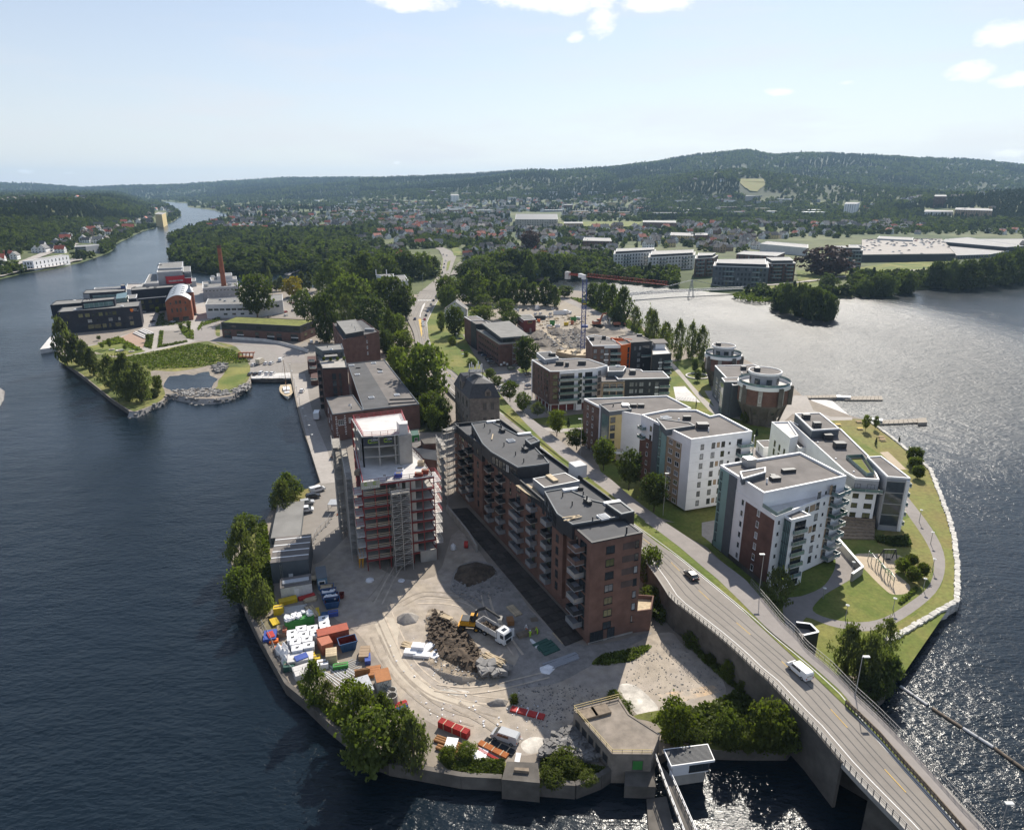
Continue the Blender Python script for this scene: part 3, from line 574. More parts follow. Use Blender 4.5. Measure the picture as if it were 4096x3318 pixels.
RR=[(3990,3500),(3821,3295),(3705,3166),(3576,3024),(3447,2883),(3351,2767),(3222,2651),(3088,2541),(3010,2469),(2925,2397),(2814,2306),(2716,2227),(2618,2155),(2526,2090),(2411,1986),(2290,1897),(2215,1830),(2160,1785),(2071,1695),(2004,1652),(1900,1560),(1817,1488),(1761,1443),(1721,1373),(1707,1289),(1735,1230),(1765,1180)]
PL=[(3995,3500),(3832,3290),(3716,3160),(3587,3018),(3458,2877),(3360,2761),(3230,2645),(3096,2537),(3055,2500),(2957,2400),(2866,2312),(2814,2270),(2722,2191),(2635,2125),(2538,2061),(2451,1998),(2347,1914),(2278,1859),(2169,1767),(2077,1692),(2015,1640)]
PR=[(4090,3500),(3937,3318),(3834,3211),(3737,3102),(3608,2960),(3499,2850),(3415,2773),(3325,2677),(3216,2586),(3186,2541),(3127,2488),(3062,2410),(2983,2319),(2892,2250),(2781,2168),(2663,2090),(2565,2018),(2500,1966),(2451,1923),(2405,1888),(2330,1830),(2255,1773),(2180,1715),(2111,1662),(2060,1615)]
def sample_W(pts,n,dz=0):W,l=wrs([GR_(p,dz)for p in rsm(pts,160)],n);return W
NR=150
WL,WR,WPL,WPR=[sample_W(p,NR)for p in(RL,RR,PL,PR)]
def strip(name,A,B,m,dz,kind=_kc,skirt=0):
 mb=MU(m);u=Zc(dz);n=len(A)
 vs=[p+u for p in A]+[p+u for p in B];mb.mesh(vs,[(i,n+i,n+i+1,i+1)for i in range(n-1)])
 if skirt:
  d=Zc(skirt)
  for S_ in(A,B):
   vs=[p+u for p in S_]+[p+u-d for p in S_];mb.mesh(vs,[(i,i+1,n+i+1,n+i)for i in range(n-1)])
 o=mb.bd(name);o[_oc]=kind;return o
strip('road',WL,WR,M['asphalt'],0)
strip('verge',WR,WPL,M['grass'],.06)
strip('footpath',WPL,WPR,M['asphalt_d'],.10,skirt=.2)
kl=[a+(b-a).normalized()*.0 for a,b in zip(WR,WL)]
def offs(A,d):
 out=[]
 for i,p in enum(A):
  t=(A[min(i+1,len(A)-1)]-A[max(i-1,0)]);t.z=0;t.normalize();out.append(p+Vc((t.y,-t.x,0))*d)
 return out
strip('kerb',offs(WR,-.02),offs(WR,.18),M[_d],.12,skirt=.12)
strip('road_marking',offs(WR,-.35),offs(WR,-.22),M['paint'],.006)
strip('road_marking',offs(WL,1.6)[:72],offs(WL,1.75)[:72],M['paint'],.006)
CL=[a*.42+b*.58 for a,b in zip(offs(WL,1.0),WR)]
CLs,ln=wrs(CL,int(260));mb=MU('paint_y')
for i in range(0,258,6):
 a,b=CLs[i],CLs[i+2];t=(b-a).normalized();n_=Vc((t.y,-t.x,0))*.07;u=Zc(.01);mb.face([a-n_+u,b-n_+u,b+n_+u,a+n_+u])
struct(mb.bd('road_marking'))
mb=MU(mat('tar_seam',(.11,.105,.10),.9,.1,2))
for fr in(.30,.46,.62,.74):
 A=[a*(1-fr)+b*fr for a,b in zip(WL,WR)]
 for i in range(0,NR-1):
  a,b=A[i],A[i+1];t=(b-a).normalized();n_=Vc((t.y,-t.x,0))*.10;u=Zc(.005);mb.face([a-n_+u,b-n_+u,b+n_+u,a+n_+u])
o=mb.bd('road_surface_seam');struct(o)
# embankment: left retaining wall down to the site, right grass slope; beyond the shore a free bridge deck on piers
iB=min(range(NR),key=lambda i:abs((WL[i]-GR_((3250,2905))).length));iT=min(range(NR),key=lambda i:(WL[i]-GR_((2700,2405))).length)
def wall_strip(name,A,ztop_d,zbot,m,th=.45,label=None,cat=_bb):
 mb=MU(m);n=len(A);B=offs(A,-th)
 vs=[p+Zc(ztop_d)for p in A]+[p+Zc(ztop_d)for p in B]+[Vc((p.x,p.y,zbot if not callable(zbot)else zbot(p)))for p in B]+[Vc((p.x,p.y,zbot if not callable(zbot)else zbot(p)))for p in A]
 fs=[]
 for i in range(n-1):
  for a in range(4):b=(a+1)%4;fs.append((a*n+i,a*n+i+1,b*n+i+1,b*n+i))
 fs+=[(0,n,2*n,3*n),(n-1,4*n-1,3*n-1,2*n-1)]
 mb.mesh(vs,fs);return mb.bd(name)
tag(wall_strip('retaining_wall',WL[iB-2:iT+1],.25,1.0,_u,.5),'long stained concrete retaining wall carrying the road above the building site',_bb)
strip('road_embankment',[p+Zc(-.02)for p in WL[iT:]],[Vc((p.x,p.y,3.2))for p in offs(WL[iT:],-.6)],M[_u],0)
strip('road_embankment',[p+Zc(.05)for p in WPR[iB-8:]],[Vc((q.x,q.y,min(3.52,p.z-.1)))for p,q in zip(WPR[iB-8:],offs(WPR[iB-8:],7.5))],M['grass'],0)
br=thing('road_bridge','concrete road bridge deck crossing the dark channel to the lower edge','bridge',tuple(WL[8]))
mb=MU(_m);n=iB+3
A=offs(WL,-.35)[:n];B=offs(WPR,.5)[:n]
for k,(dz0,dz1)in enum([(-.03,-.75)]):
 vs=[p+Zc(dz0)for p in A]+[p+Zc(dz0)for p in B]+[p+Zc(dz1)for p in B]+[p+Zc(dz1)for p in A]
 fs=[]
 for i in range(n-1):
  for a in range(4):b=(a+1)%4;fs.append((a*n+i,b*n+i,b*n+i+1,a*n+i+1))
 mb.mesh(vs,fs)
mb.bd('deck',br)
for fr in(.15,.5,.85):
 Q=[a*(1-fr)+b*fr for a,b in zip(A,B)]
 mb=MU(_u)
 for i in range(n-1):mb.bar(Q[i]+Zc(-1.3),Q[i+1]+Zc(-1.3),.9,1.2)
 mb.bd('girder',br)
for k,i in enum((2,n-6,iB+1)):
 mb=MU(_u);a,b=A[i],B[i];t=(b-a).normalized();a2,b2=a+t*1.5,b-t*1.5
 mb.bar((a2.x,a2.y,(a.z-3)/2-.5),(b2.x,b2.y,(a.z-3)/2-.5),1.1,a.z+2.0);mb.bd('pier',br)
tag(br,'concrete road bridge deck crossing the dark channel to the lower edge','bridge')
strip('bridge_shoulder',offs(WL,-.3)[:iT+6],offs(WL,.05)[:iT+6],M[_m],.08,skirt=.2)
def railing(name,label,A,n,posth,rails,m,postw=.12,railw=.08,cat=_fb,postm=None,mesh=None):
 W,l=wrs(A,n);o=thing(name,label,cat,tuple(W[0]))
 pm=MU(postm or m);pm.box((0,0,posth/2),(postw,postw,posth));pd=pm.data('rail_post')
 for p in W:link(_eb,pd,o,p-W[0],yaw(W[0],W[-1]))
 for h in rails:
  mb=MU(m)
  for a,b in zip(W,W[1:]):mb.bar(a+Zc(h),b+Zc(h),railw,railw*1.4)
  mb.bd(_db,o)
 if mesh:
  mb=MU(mesh)
  for a,b in zip(W,W[1:]):
   k=max(2,int((b-a).length/.28))
   for j in range(k):q=a.lerp(b,j/k);mb.bar(q+Zc(rails[0]),q+Zc(rails[-1]),.03)
  mb.bd('balusters',o)[_oc]=_lc
 return o
railing('bridge_railing','grey steel railing on the left edge of the road bridge',[p+Zc(.1)for p in offs(WL,-.2)[:iT+2]],60,1.1,(.35,.7,1.1),'rail_g',.1,.06)
iG=min(range(NR),key=lambda i:(WR[i]-GR_((3110,2560))).length)
gp=[a.lerp(b,.5)+Zc(.08)for a,b in zip(WR,WPL)][:iG]
railing('guard_rail','brown timber guard rail between the bridge road and its footpath',gp,46,1.0,(.35,.62,.92),_p,.14,.14,postm=_b)
iF=min(range(NR),key=lambda i:(WPR[i]-GR_((2990,2325))).length)
railing('path_fence','tall mesh fence along the outer edge of the footpath',[p+Zc(.1)for p in offs(WPR,.15)[:iF]],52,1.5,(.1,.8,1.5),'rail_g',.07,.05,cat='fence',mesh='rail_g')
railing('street_railing','short white railing above the trees beside the old stone mill',[GR_(S2(160,1170)),GR_(S2(210,1225)),GR_(S2(262,1285))],10,1.0,(.5,1.0),_z,.08,.07)
# zebra crossings and islands of the junction
mb=MU('paint')
for(a,b)in((S1(1870,430),S1(1985,430)),(S1(1935,365),S1(2010,368))):
 A_,B_=GR_(a),GR_(b);k=9
 for j in range(k):
  p=A_.lerp(B_,(j+.3)/k);mb.box((p.x,p.y,p.z+.03),(.5,6,.01))
struct(mb.bd('road_marking'))
for q in([S1(1880,570),S1(1905,480),S1(1930,450),S1(1925,480),S1(1895,540),S1(1890,580)],):
 mb=MU(_d);W=ccw([GR_(p)for p in q]);mb.prism(W,W[0].z-.2,W[0].z+.14);struct(mb.bd('traffic_island'))
mb=MU('paint_y');W=[GR_(p)for p in(S1(1872,590),S1(1895,590),S1(1905,720),S1(1898,745))];mb.face([p+Zc(.02)for p in ccw(W)]);struct(mb.bd('road_marking'))
W=[GR_(S2(*p))for p in((18,616),(48,616),(62,800),(95,850),(150,940),(262,1040),(200,1020),(110,920),(60,840),(30,740))]
mb=MU('grass');mb.face([p+Zc(.15)for p in ccw(W)]);struct(mb.bd('verge'))
# the road running on into the town
def fst(name,L_,R_,m,dz=.7,n=60):
 A=[GT(p)+Zc(dz)for p in rsm(L_,n)];B=[GT(p)+Zc(dz)for p in rsm(R_,n)]
 for i in range(n):z=max(A[i].z,B[i].z);A[i].z=z;B[i].z=z
 return strip(name,A,B,m,0)
fst('road',[(1655,1215),(1678,1174),(1741,1122),(1756,1093),(1764,1052),(1770,1029),(1757,1003),(1720,985),(1690,972)],[(1750,1205),(1765,1174),(1790,1128),(1799,1104),(1814,1058),(1826,1029),(1806,1006),(1770,990),(1740,975)],M['asphalt'])
fst('road',[V2(690,440),V2(735,370),V2(760,345)],[V2(770,430),V2(775,380),V2(780,350)],M['asphalt'],.75)
fst('road',[V2(490,228),V2(560,215),V2(640,208)],[V2(500,245),V2(570,235),V2(650,222)],M['asphalt'],.8)
fst('grass_verge',[V2(665,410),V2(672,350),V2(690,340)],[V2(680,405),V2(690,370),V2(696,340)],M['grass'],1.0,14)
fst('grass_verge',[V2(612,450),V2(632,370),V2(636,320)],[V2(622,450),V2(640,370),V2(643,320)],M['grass'],1.0,14)
fst(_cd,[V2(700,250),V2(740,240)],[V2(720,305),V2(785,300)],M['grass'],.9,10)
fst('road',[R1(1720,775),R1(1850,725),R1(1930,690)],[R1(1760,778),R1(1890,735),R1(1945,705)],MATS['paving'],.6,20)
fst('road',[V6(0,590),V6(150,545),V6(330,475),V6(470,420),V6(600,390)],[V6(30,615),V6(200,560),V6(380,490),V6(500,445),V6(640,400)],MATS['paving'],1.0,30)
fst('quay_yard',[V6(0,650),V6(150,590),V6(500,560),V6(620,500),V6(660,500)],[V6(0,675),V6(190,640),V6(470,590),V6(600,550),V6(670,540)],MATS['paving'],.8,30)
# vehicles
def loft(mb,secs):
 """closed loft through rings of equal vertex count"""
 n=len(secs[0]);vs=[p for s in secs for p in s]
 fs=[(k*n+i,k*n+(i+1)%n,(k+1)*n+(i+1)%n,(k+1)*n+i)for k in range(len(secs)-1)for i in range(n)]
 fs+=[tuple(range(n-1,-1,-1)),tuple((len(secs)-1)*n+i for i in range(n))]
 mb.mesh(vs,fs)
def side_profile(mb,prof,w0,w1=None,zsplit=None):
 """extrude an (x,z) outline across y; the width narrows from w0 below zsplit to w1 at the top"""
 zt=max(z for x,z in prof)
 def wd(z):
  if w1 is None or z<=zsplit:return w0/2
  return w0/2+(w1-w0)/2*(z-zsplit)/(zt-zsplit)
 A=[(x,-wd(z),z)for x,z in prof];B=[(x,wd(z),z)for x,z in prof];n=len(prof)
 mb.mesh(A+B,[tuple(range(n)),tuple(range(2*n-1,n-1,-1))]+[(i,n+i,n+(i+1)%n,(i+1)%n)for i in range(n)])
PROF={ # body outline (front at +x), glass-house outline, length, width, roof width
 _jb:dict(body=[(2.15,.35),(2.2,.62),(1.95,.78),(1.0,.92),(-1.95,.98),(-2.15,.85),(-2.15,.35)],cab=[(1.05,.9),(.35,1.42),(-1.2,1.45),(-1.95,.96)],w=1.78,rw=1.35,wx=1.3,wr=.32),
 'wagon':dict(body=[(2.2,.4),(2.25,.72),(2.0,.9),(1.15,1.02),(-2.1,1.05),(-2.2,.9),(-2.2,.4)],cab=[(1.2,1.0),(.5,1.58),(-1.75,1.62),(-2.15,1.03)],w=1.84,rw=1.42,wx=1.35,wr=.35),
 'van':dict(body=[(2.5,.42),(2.55,.8),(2.3,1.05),(1.75,1.2),(1.05,1.86),(-2.3,1.94),(-2.52,1.75),(-2.5,.42)],cab=[(1.9,1.18),(1.1,1.82),(1.0,1.82),(.9,1.18)],w=1.92,rw=1.62,wx=1.55,wr=.35),
 'truck':dict(body=[(3.2,.5),(3.2,1.3),(2.9,2.3),(1.6,2.4),(1.6,3.2),(-3.2,3.2),(-3.2,.5)],cab=[(3.22,1.35),(2.96,2.2),(2.6,2.25),(2.6,1.35)],w=2.3,rw=2.25,wx=2.2,wr=.45)}
VMESH={}
def vehicle_meshes(kind):
 if kind in VMESH:return VMESH[kind]
 p=PROF[kind];d={}
 mb=MU(_h);side_profile(mb,p[_rc],p['w'],p['rw']if kind in('van',)else p['w']*.97,1.0 if kind=='van' else .5);
 if kind in(_jb,'wagon'): # roof panel and pillars
  c=p[_pc];zt=c[1][1];mb.box(((c[1][0]+c[2][0])/2,0,zt+.015),(c[1][0]-c[2][0]+.1,p['rw']+.02,.05))
  for(xa,za),(xb,zb)in((c[0],c[1]),(c[3],c[2])):
   for s in(-1,1):mb.bar((xa,s*(p['w']/2-.06),za),(xb,s*(p['rw']/2),zb),.08)
 d[_rc]=mb.data(kind+'_body')
 mb=MU(_c)
 if kind in(_jb,'wagon'):side_profile(mb,p[_pc],p['w']-.08,p['rw'],p[_pc][0][1])
 else:
  s=p[_pc];hw=p['w']/2;rw=p['rw']/2
  (x0,z0),(x1,z1)=(s[0],s[1])
  mb.mesh([(x0+.03,-hw+.12,z0+.03),(x0+.03,hw-.12,z0+.03),(x1+.05,rw-.05,z1),(x1+.05,-rw+.05,z1)],[(0,1,2,3)])
  for sg in(-1,1):
   for(a,b)in((x1-.15,x1-1.0),(x1-1.15,x1-2.1)):
    zb_=z0+.05;zt_=z1-.15;yb=sg*(hw*.975);yt=sg*(rw+.06 if kind=='van' else rw+.012)
    if kind=='truck' and b<x1-1.05:continue
    mb.mesh([(a+.3,yb,zb_),(b,yb,zb_),(b,yt,zt_),(a,yt,zt_)],[(0,1,2,3)])
  if kind=='van':mb.mesh([(-2.53,-.7,1.25),(-2.53,.7,1.25),(-2.44,.62,1.72),(-2.44,-.62,1.72)],[(0,3,2,1)])
 d[_cb]=mb.data(kind+'_window')
 mb=MU(_fd);mb.cyl((0,-.11,0),(0,.11,0),p['wr'],n=14);mb.use(_l).cyl((0,-.115,0),(0,.115,0),p['wr']*.55,n=8);d[_qc]=mb.data(kind+'_wheel')
 mb=MU('lamp_glass');mb.box((0,0,0),(.12,.34,.16));d['headlight']=mb.data('headlight')
 mb=MU('lamp_red');mb.box((0,0,0),(.08,.25,.2));d[_hc]=mb.data(_hc)
 VMESH[kind]=d;return d
VPROTO={}
def adv(kind,paint,label,a,b,z=None,group=None,name=None,zoff=0,cat=None):
 """a: photo position of its rear, b: of its nose; only the direction and the midpoint are taken"""
 key=(kind,paint);d=vehicle_meshes(kind);p=PROF[kind]
 A,B=(a,b)if isinstance(a,Vc)else((GR_(a),GR_(b))if z=='road' else(G(a,z or ZG),G(b,z or ZG)))
 c=(A+B)/2;c.z+=.03+zoff;r=yaw(A,B)
 nm=name or{_jb:_jb,'wagon':'estate_car','van':'van','truck':'box_truck'}[kind];ct=cat or{_jb:_jb,'wagon':_jb,'van':'van','truck':'truck'}[kind]
 if key not in VPROTO:
  o=thing(nm,label,ct)
  bo=link(_rc,d[_rc],o);bo.material_slots[0].link='OBJECT';bo.material_slots[0].material=M[paint]
  link(_cb,d[_cb],o)
  for sx in(1,-1):
   for sy in(1,-1):
    link(_qc,d[_qc],o,(sx*p['wx'],sy*(p['w']/2-.1),p['wr']))
  xf=max(x for x,z_ in p[_rc]);xb=min(x for x,z_ in p[_rc])
  for sy in(1,-1):
   link('headlight',d['headlight'],o,(xf-.05,sy*(p['w']/2-.25),.66));link(_hc,d[_hc],o,(xb,sy*(p['w']/2-.2),.85))
  VPROTO[key]=o
 else:
  o=copy_tree(VPROTO[key]);o[_mc]=label;o.name=nm
 o.location=c;o.rotation_euler=(0,0,r)
 if group:o[_nc]=group
 elif _nc in o:del o[_nc]
 return o
def veh(kind,paint,label,f,x,y,ang,z=None,group=None,**k):
 """ang: heading in degrees in the world (0 = right, 90 = away)"""
 c=GR_(f(x,y))if z=='road' else G(f(x,y),z or ZG);t=radians(ang);d=Vc((cos(t),sin(t),0))
 return adv(kind,paint,label,c-d,c+d,group=group,**k)
rd=lambda f,x,y:math.degrees(yaw(*sorted([min(((CL[i],CL[i+1])for i in range(NR-1)),key=lambda s:(s[0]-GR_(f(x,y))).length)[k]for k in(0,1)],key=lambda p:p.y)))
def rdc(kind,paint,label,f,x,y,away=True,group=None):
 a=rd(f,x,y);return veh(kind,paint,label,f,x,y,a if away else a+180,'road',group)
rdc(_jb,_i,'dark car alone on the road behind the brick end tower',T2,405,1085,True)
rdc('van',_h,'white van driving along the bridge beside the timber guard rail',T7,460,765,True)
g='cars queuing at the junction'
for k,(pt,x,y,aw,lb)in enum([(_h,1913,650,0,'white car at the tail of the queue by the grass strip'),(_h,1911,627,0,'white car second from the tail of the junction queue'),('paint_red',1926,600,0,'red car in the junction queue'),(_i,1938,565,0,'black car just ahead of the red car in the queue'),(_zc,1952,530,0,'dark blue car midway along the junction queue'),
          (_yc,1980,474,0,'grey car in the queue nearest the zebra crossing'),(_i,2003,437,0,'black car stopped on the zebra crossing'),(_yc,2026,402,0,'dark car turning past the far zebra crossing'),(_zc,1843,595,1,'dark car driving towards the viewer left of the traffic island')]):
 rdc(_jb,pt,lb,S1,x,y,aw,g)
g='cars on the far main road'
for pt,x,y,lb in[(_i,632,455,'dark car nearest the lamp gantry on the far road'),(_h,640,425,'white car third back on the far road beside the grass strip'),(_zc,649,390,'blue car beside the narrow grass island on the far road'),(_i,653,365,'black car behind the white one on the far road'),(_h,661,342,'white car just past the far zebra crossing'),(_j,670,303,'silver car beyond the far crossing'),(_yc,645,300,'grey car at the bend of the far road')]:
 p=GT(V2(x,y));p.z+=.8;adv(_jb,pt,lb,p,p+Vc((.12,-1,0)),group=g)
g='cars parked by the brick office'
for pt,x,y,a,lb in[('paint_red',330,880,20,'red car on the strip by the brick office'),(_j,335,910,10,'silver car beside the red one at the brick office'),(_i,485,893,15,'black car farthest along the brick office wall'),(_zc,512,910,15,'blue car under the long brick office wall'),(_i,550,945,15,'black car third along the brick office wall'),(_yc,565,965,15,'grey car second nearest along the brick office wall'),
      (_i,585,985,15,'black car nearest the corner of the brick office'),(_i,310,775,30,'dark car by the house hedge behind the brick office')]:
 veh('wagon' if _wb in pt else _jb,pt,lb,S2,x,y,a,4.1,g)
veh('wagon','paint_green','dark green estate car parked in the middle of the asphalt square',S2,740,1022,12,4.1)
veh(_jb,_h,'white car parked under the street trees behind the stone mill',S2,655,1182,15,4.1);veh(_jb,_j,'silver car beside the white one behind the stone mill',S2,655,1215,15,4.1)
veh(_jb,_zc,'dark blue car by the left end of the brown and white flats',S2,895,1172,20,4.1);veh('wagon',_i,'black car at the back corner of the brown and white flats',S2,890,1075,20,4.1)
# quay cars
veh('van',_h,'white van with roof ladders on the quay, farthest of four by the grass',T3,880,155,38);veh('wagon',_i,'black car between two white vehicles on the quay',T3,840,215,25)
veh('wagon',_j,'silver car on the quay next to the black car',T3,780,275,20);veh('van',_h,'white van with roof bars beside the site cabins',T3,762,350,15)
veh('van',_i,'black van under the far corner of the scaffolded tower',U2,178,790,95);veh('wagon',_zc,'dark blue car on the quay below the black van',U2,215,1010,95)
veh(_jb,_h,'white car driving on the red paved quay by the sailing boat',S1,875,1215,95)
veh('truck',_h,'white box truck unloading beside the brick warehouse',S1,1005,1440,100)
veh('van',_h,'white minibus at the end of the gravel car park',S1,692,950,95)
g='cars in the gravel car park'
for k,(kd,pt,x,y,lb)in enum([(_jb,_h,460,992,'white car alone at the left of the back row by the orange digger frame'),('truck','paint_beige',518,975,'beige motorhome in the gravel car park'),(_jb,_h,567,980,'white car right of the motorhome'),(_jb,_h,613,977,'white car second right of the motorhome'),(_jb,_yc,435,1070,'grey car at the left end of the row above the quay deck'),(_jb,_i,478,1070,'black car in the row above the quay deck'),
          ('wagon',_h,528,1062,'white estate in the middle of the row above the quay deck'),(_jb,_h,580,1066,'white car second from the right above the quay deck'),(_jb,_h,622,1066,'white car at the right end of the row above the quay deck')]):
 veh(kd,pt,lb,S1,x,y,85,None,g,name='motorhome' if kd=='truck' else None)
g='cars in the car park behind the green roof'
for kd,pt,x,y,a,lb in[(_jb,_h,600,545,80,'white car left of the big oak lawn in the upper car park'),(_jb,_yc,595,575,80,'dark car just behind the green roof edge'),(_jb,'paint_red',735,535,80,'red car in the upper car park beside a white one'),(_jb,_h,738,565,80,'white car in the upper car park nearest the green roof'),(_jb,_yc,800,525,80,'grey car under the tree in the upper car park'),(_jb,_j,845,555,80,'silver car at the right of the upper car park'),
                           (_jb,'paint_red',785,460,5,'red car at the end of the white low building'),(_jb,_i,760,415,5,'black car near the yellow tree'),(_jb,_zc,950,385,5,'blue car near the channel poplars'),(_jb,_yc,970,375,5,'grey car near the channel poplars'),('van',_h,955,795,110,'pale van on the ledge behind the brick block'),(_jb,_j,1000,797,110,'silver car on the ledge behind the brick block')]:
 veh(kd,pt,lb,S1,x,y,a,None,g)
g='cars by the dark office block'
for kd,pt,x,y,a,lb in[('wagon',_h,1203,672,10,'white car at the corner of the dark office block'),('wagon',_h,1300,655,5,'white car under the second dark block'),(_jb,_i,1322,790,80,'black car ahead of a white one on the office lane'),(_jb,_h,1306,840,80,'white car at the foot of the office lane'),(_jb,_h,1563,797,80,'white car before the arched brick hall'),(_jb,_i,1842,705,12,'black car beside the turret of the brick hall')]:
 veh(kd,pt,lb,U1,x,y,a,None,g)
g='cars on the crane site lot'
for kd,pt,x,y,a,lb in[(_jb,_h,765,522,80,'white car at the far left of the lot by the trees'),(_jb,_h,798,522,80,'white car second from the left of the lot'),(_jb,_i,842,520,80,'black car third from the left of the lot'),(_jb,_j,887,512,80,'silver car left of the motorhome on the lot'),('truck',_h,962,512,75,'white motorhome on the lot under the trees'),(_jb,_h,1095,510,80,'white car right of the motorhome on the lot'),(_jb,_i,1135,510,80,'black car at the right end of the upper row'),
      (_jb,_h,948,552,70,'white car behind the site cabin'),(_jb,_h,990,550,70,'white car second behind the site cabin'),(_jb,_j,1076,552,70,'silver car left of the white fence panels'),('truck',_h,1200,548,110,'white box van by the fence panels'),('van',_h,1237,545,110,'white van right of the box van'),(_jb,_h,1042,580,60,'white car nearest the dark container'),(_jb,_j,1080,578,60,'silver car between fence panels and dark container'),('van',_h,1305,595,165,'white van beside the crane mast')]:
 veh(kd,pt,lb,S2,x,y,a,None,g,name='motorhome' if 'motorhome' in lb else None)
# street lamps
def lamp(base,head,label,z0=None,kind='arm',group=None):
 z0=ZG if z0 is None else z0;b=G(base,z0)if z0!='road' else GR_(base)
 h=ztop(base,head[1],b.z)-b.z;q=Vc((G(head,b.z+h).x-b.x,0,0))
 o=thing('street_lamp',label,'street lamp',tuple(b),group=group)
 q_cyl(_l,'pole',o)(b,b+Zc(h),.10,.06,8)
 mb=MU(_l)
 if kind=='arm':
  e=b+Vc((q.x,0,h));mb.bar(b+Zc(h-.05),e,.08);mb.bd('arm',o)
  q_box('lamp_glass','lamp_head',o)(e+Vc((.15 if q.x>=0 else-.15,0,.02)),(1.1,.5,.18))
 else:
  q_lathe('lamp_glass','lamp_head',o)(b+Zc(h),[(.05,-.1),(.42,0),(.42,.08),(.05,.22)],12)
 return o
lamp(T7(213,245),T7(235,25),'tall lamp post on the footpath by the birch below the front flats','road')
lamp(T7(808,900),T7(873,660),'tall lamp post on the bridge fence beside the drooping birches','road')
q=G(T7(1758,1570),18.9);zc=q.y*_cp+(CAM_H-10.4)*_sp;lamp((2048+FPX*q.x/zc,1659+FPX*((CAM_H-10.4)*_cp-q.y*_sp)/zc),T7(1758,1570),'lamp post at the lower corner beside the bridge fence','road')
lamp(T1(907,385),T1(905,130),'lamp post among the street trees before the cream stair tower',6.5);lamp(T1(1478,800),T1(1503,508),'lamp post beside the dark tree at the white flats',7.5)
lamp(S2(852,1405),S2(848,1133),'lamp post beside the street trees at the brown and white flats',5);lamp(S2(1165,880),S2(1170,850),'small lamp head by the orange panel',ZG)
lamp(S2(275,850),S2(272,715),'lamp post on the kerb by the brick office',4.2);lamp(S2(797,1030),S2(795,1000),'low lamp at the edge of the asphalt square',4.1,'globe')
for x,y,hx,hy,lb in[(1815,700,1810,672,'path lamp nearest the riverside end of the curved path'),(1800,745,1808,672,'path lamp below the glass corner of the riverside flats'),(1870,880,1882,808,'path lamp where the curved path bends by the river'),(1880,1045,1895,972,'path lamp by the litter bin at the playground'),(1825,1160,1837,1092,'path lamp beyond the round bushes'),(1640,1285,1663,1213,'path lamp at the hedge of the playground lawn'),(1348,1340,1366,1255,'path lamp alone on the lawn inside the curve'),(1212,1215,1225,1150,'path lamp on the shaded path below the flats'),(1390,1050,1395,990,'path lamp inside the bent concrete wall')][1:]:
 lamp(T2(x,y),T2(hx,hy),lb,None,'globe','lamps along the curved park path')
for k,(bx,by,ty)in enum([(778,1060,975),(795,1120,1035),(815,1190,1100),(835,1260,1165),(858,1345,1240),(885,1410,1355),(915,1525,1420),(945,1610,1500),(972,1712,1580)]):
 lamp(S1(bx,by),S1(bx-2,ty),['slim quay lamp at the parking deck corner','slim quay lamp just behind the boat mast','slim quay lamp beside the sailing boat','slim quay lamp just before the bow of the boat','slim quay lamp by the wooden bin','slim quay lamp beside the box truck','slim quay lamp below the box truck','slim quay lamp where the sun patch begins','slim quay lamp nearest the scaffolded tower'][k],None,'globe','lamps along the harbour promenade')
for(bx,by,ty,lb)in[(505,545,420,'lamp post on the grass strip at the junction'),(465,600,555,'lamp post at the junction corner left of the crossing'),(605,600,530,'traffic light post on the crossing island'),(380,440,400,'lamp post at the far car park edge')]:
 lamp(V2(bx,by),V2(bx+2,ty),lb,4.0)
# trees
def crown_mesh(name,leaf,shape,nclump=150,per=9,leafsz=.05,seed=0,droop=0,noise_amp=.28,up=.9):
 """unit crown (z 0..1, radius about .5): clumps of small leaf faces through an uneven volume; shape(z)->radius"""
 r=np.random.default_rng(seed);vs=[];fs=[]
 ph=r.random(6)*6.28
 k=0
 while k<nclump:
  z=r.random();R=shape(z)
  th=r.random()*6.283
  lump=1+1.25*noise_amp*(sin(3*th+ph[0]+5*z)+.7*sin(5*th+ph[1]-9*z)+.8*sin(2*th+ph[2]+14*z))/1.6
  rad=R*lump*(.35+.65*sqrt(r.random()))if r.random()<.3 else R*lump*(.82+.18*r.random())
  c=np.array([rad*cos(th),rad*sin(th),z]);cs=.035+.05*r.random()
  for j in range(per):
   q=c+r.normal(0,cs,3)*np.array([1,1,.8]);
   if droop:q[2]-=droop*abs(r.normal(0,.05))
   nrm=r.normal(0,1,3)+np.array([cos(th)*.8,sin(th)*.8,up]);nrm/=np.linalg.norm(nrm)
   a=np.cross(nrm,r.normal(0,1,3));a/=np.linalg.norm(a);b=np.cross(nrm,a);s=leafsz*(.6+.9*r.random())
   if droop:b=b*.55+np.array([0,0,-1.0])*.8
   n=len(vs);vs+=[tuple(q-a*s),tuple(q+b*s*.8),tuple(q+a*s),tuple(q-b*s*.8)];fs.append((n,n+1,n+2,n+3))
  k+=1
 me=bpy.data.meshes.new(name);me.from_pydata(vs,[],fs);me.materials.append(M[leaf]);me.update();return me
def trunk_mesh(name,m,seed=0,h=1.0,r0=.035,limbs=5,lean=.03):
 rr=random.Random(seed);mb=MU(m);p=Zc(0);top=Vc((rr.uniform(-lean,lean),rr.uniform(-lean,lean),h*.72))
 mb.cyl(p,p.lerp(top,.5),r0,r0*.75,7,False);mb.cyl(p.lerp(top,.5),top,r0*.75,r0*.25,6,False)
 for i in range(limbs):
  t=.35+.6*i/limbs;a=rr.random()*6.283;b=p.lerp(top,t);e=b+Vc((cos(a)*.24,sin(a)*.24,.16+.06*rr.random()));mb.cyl(b,e,r0*.4,r0*.12,5,False)
 return mb.data(name)
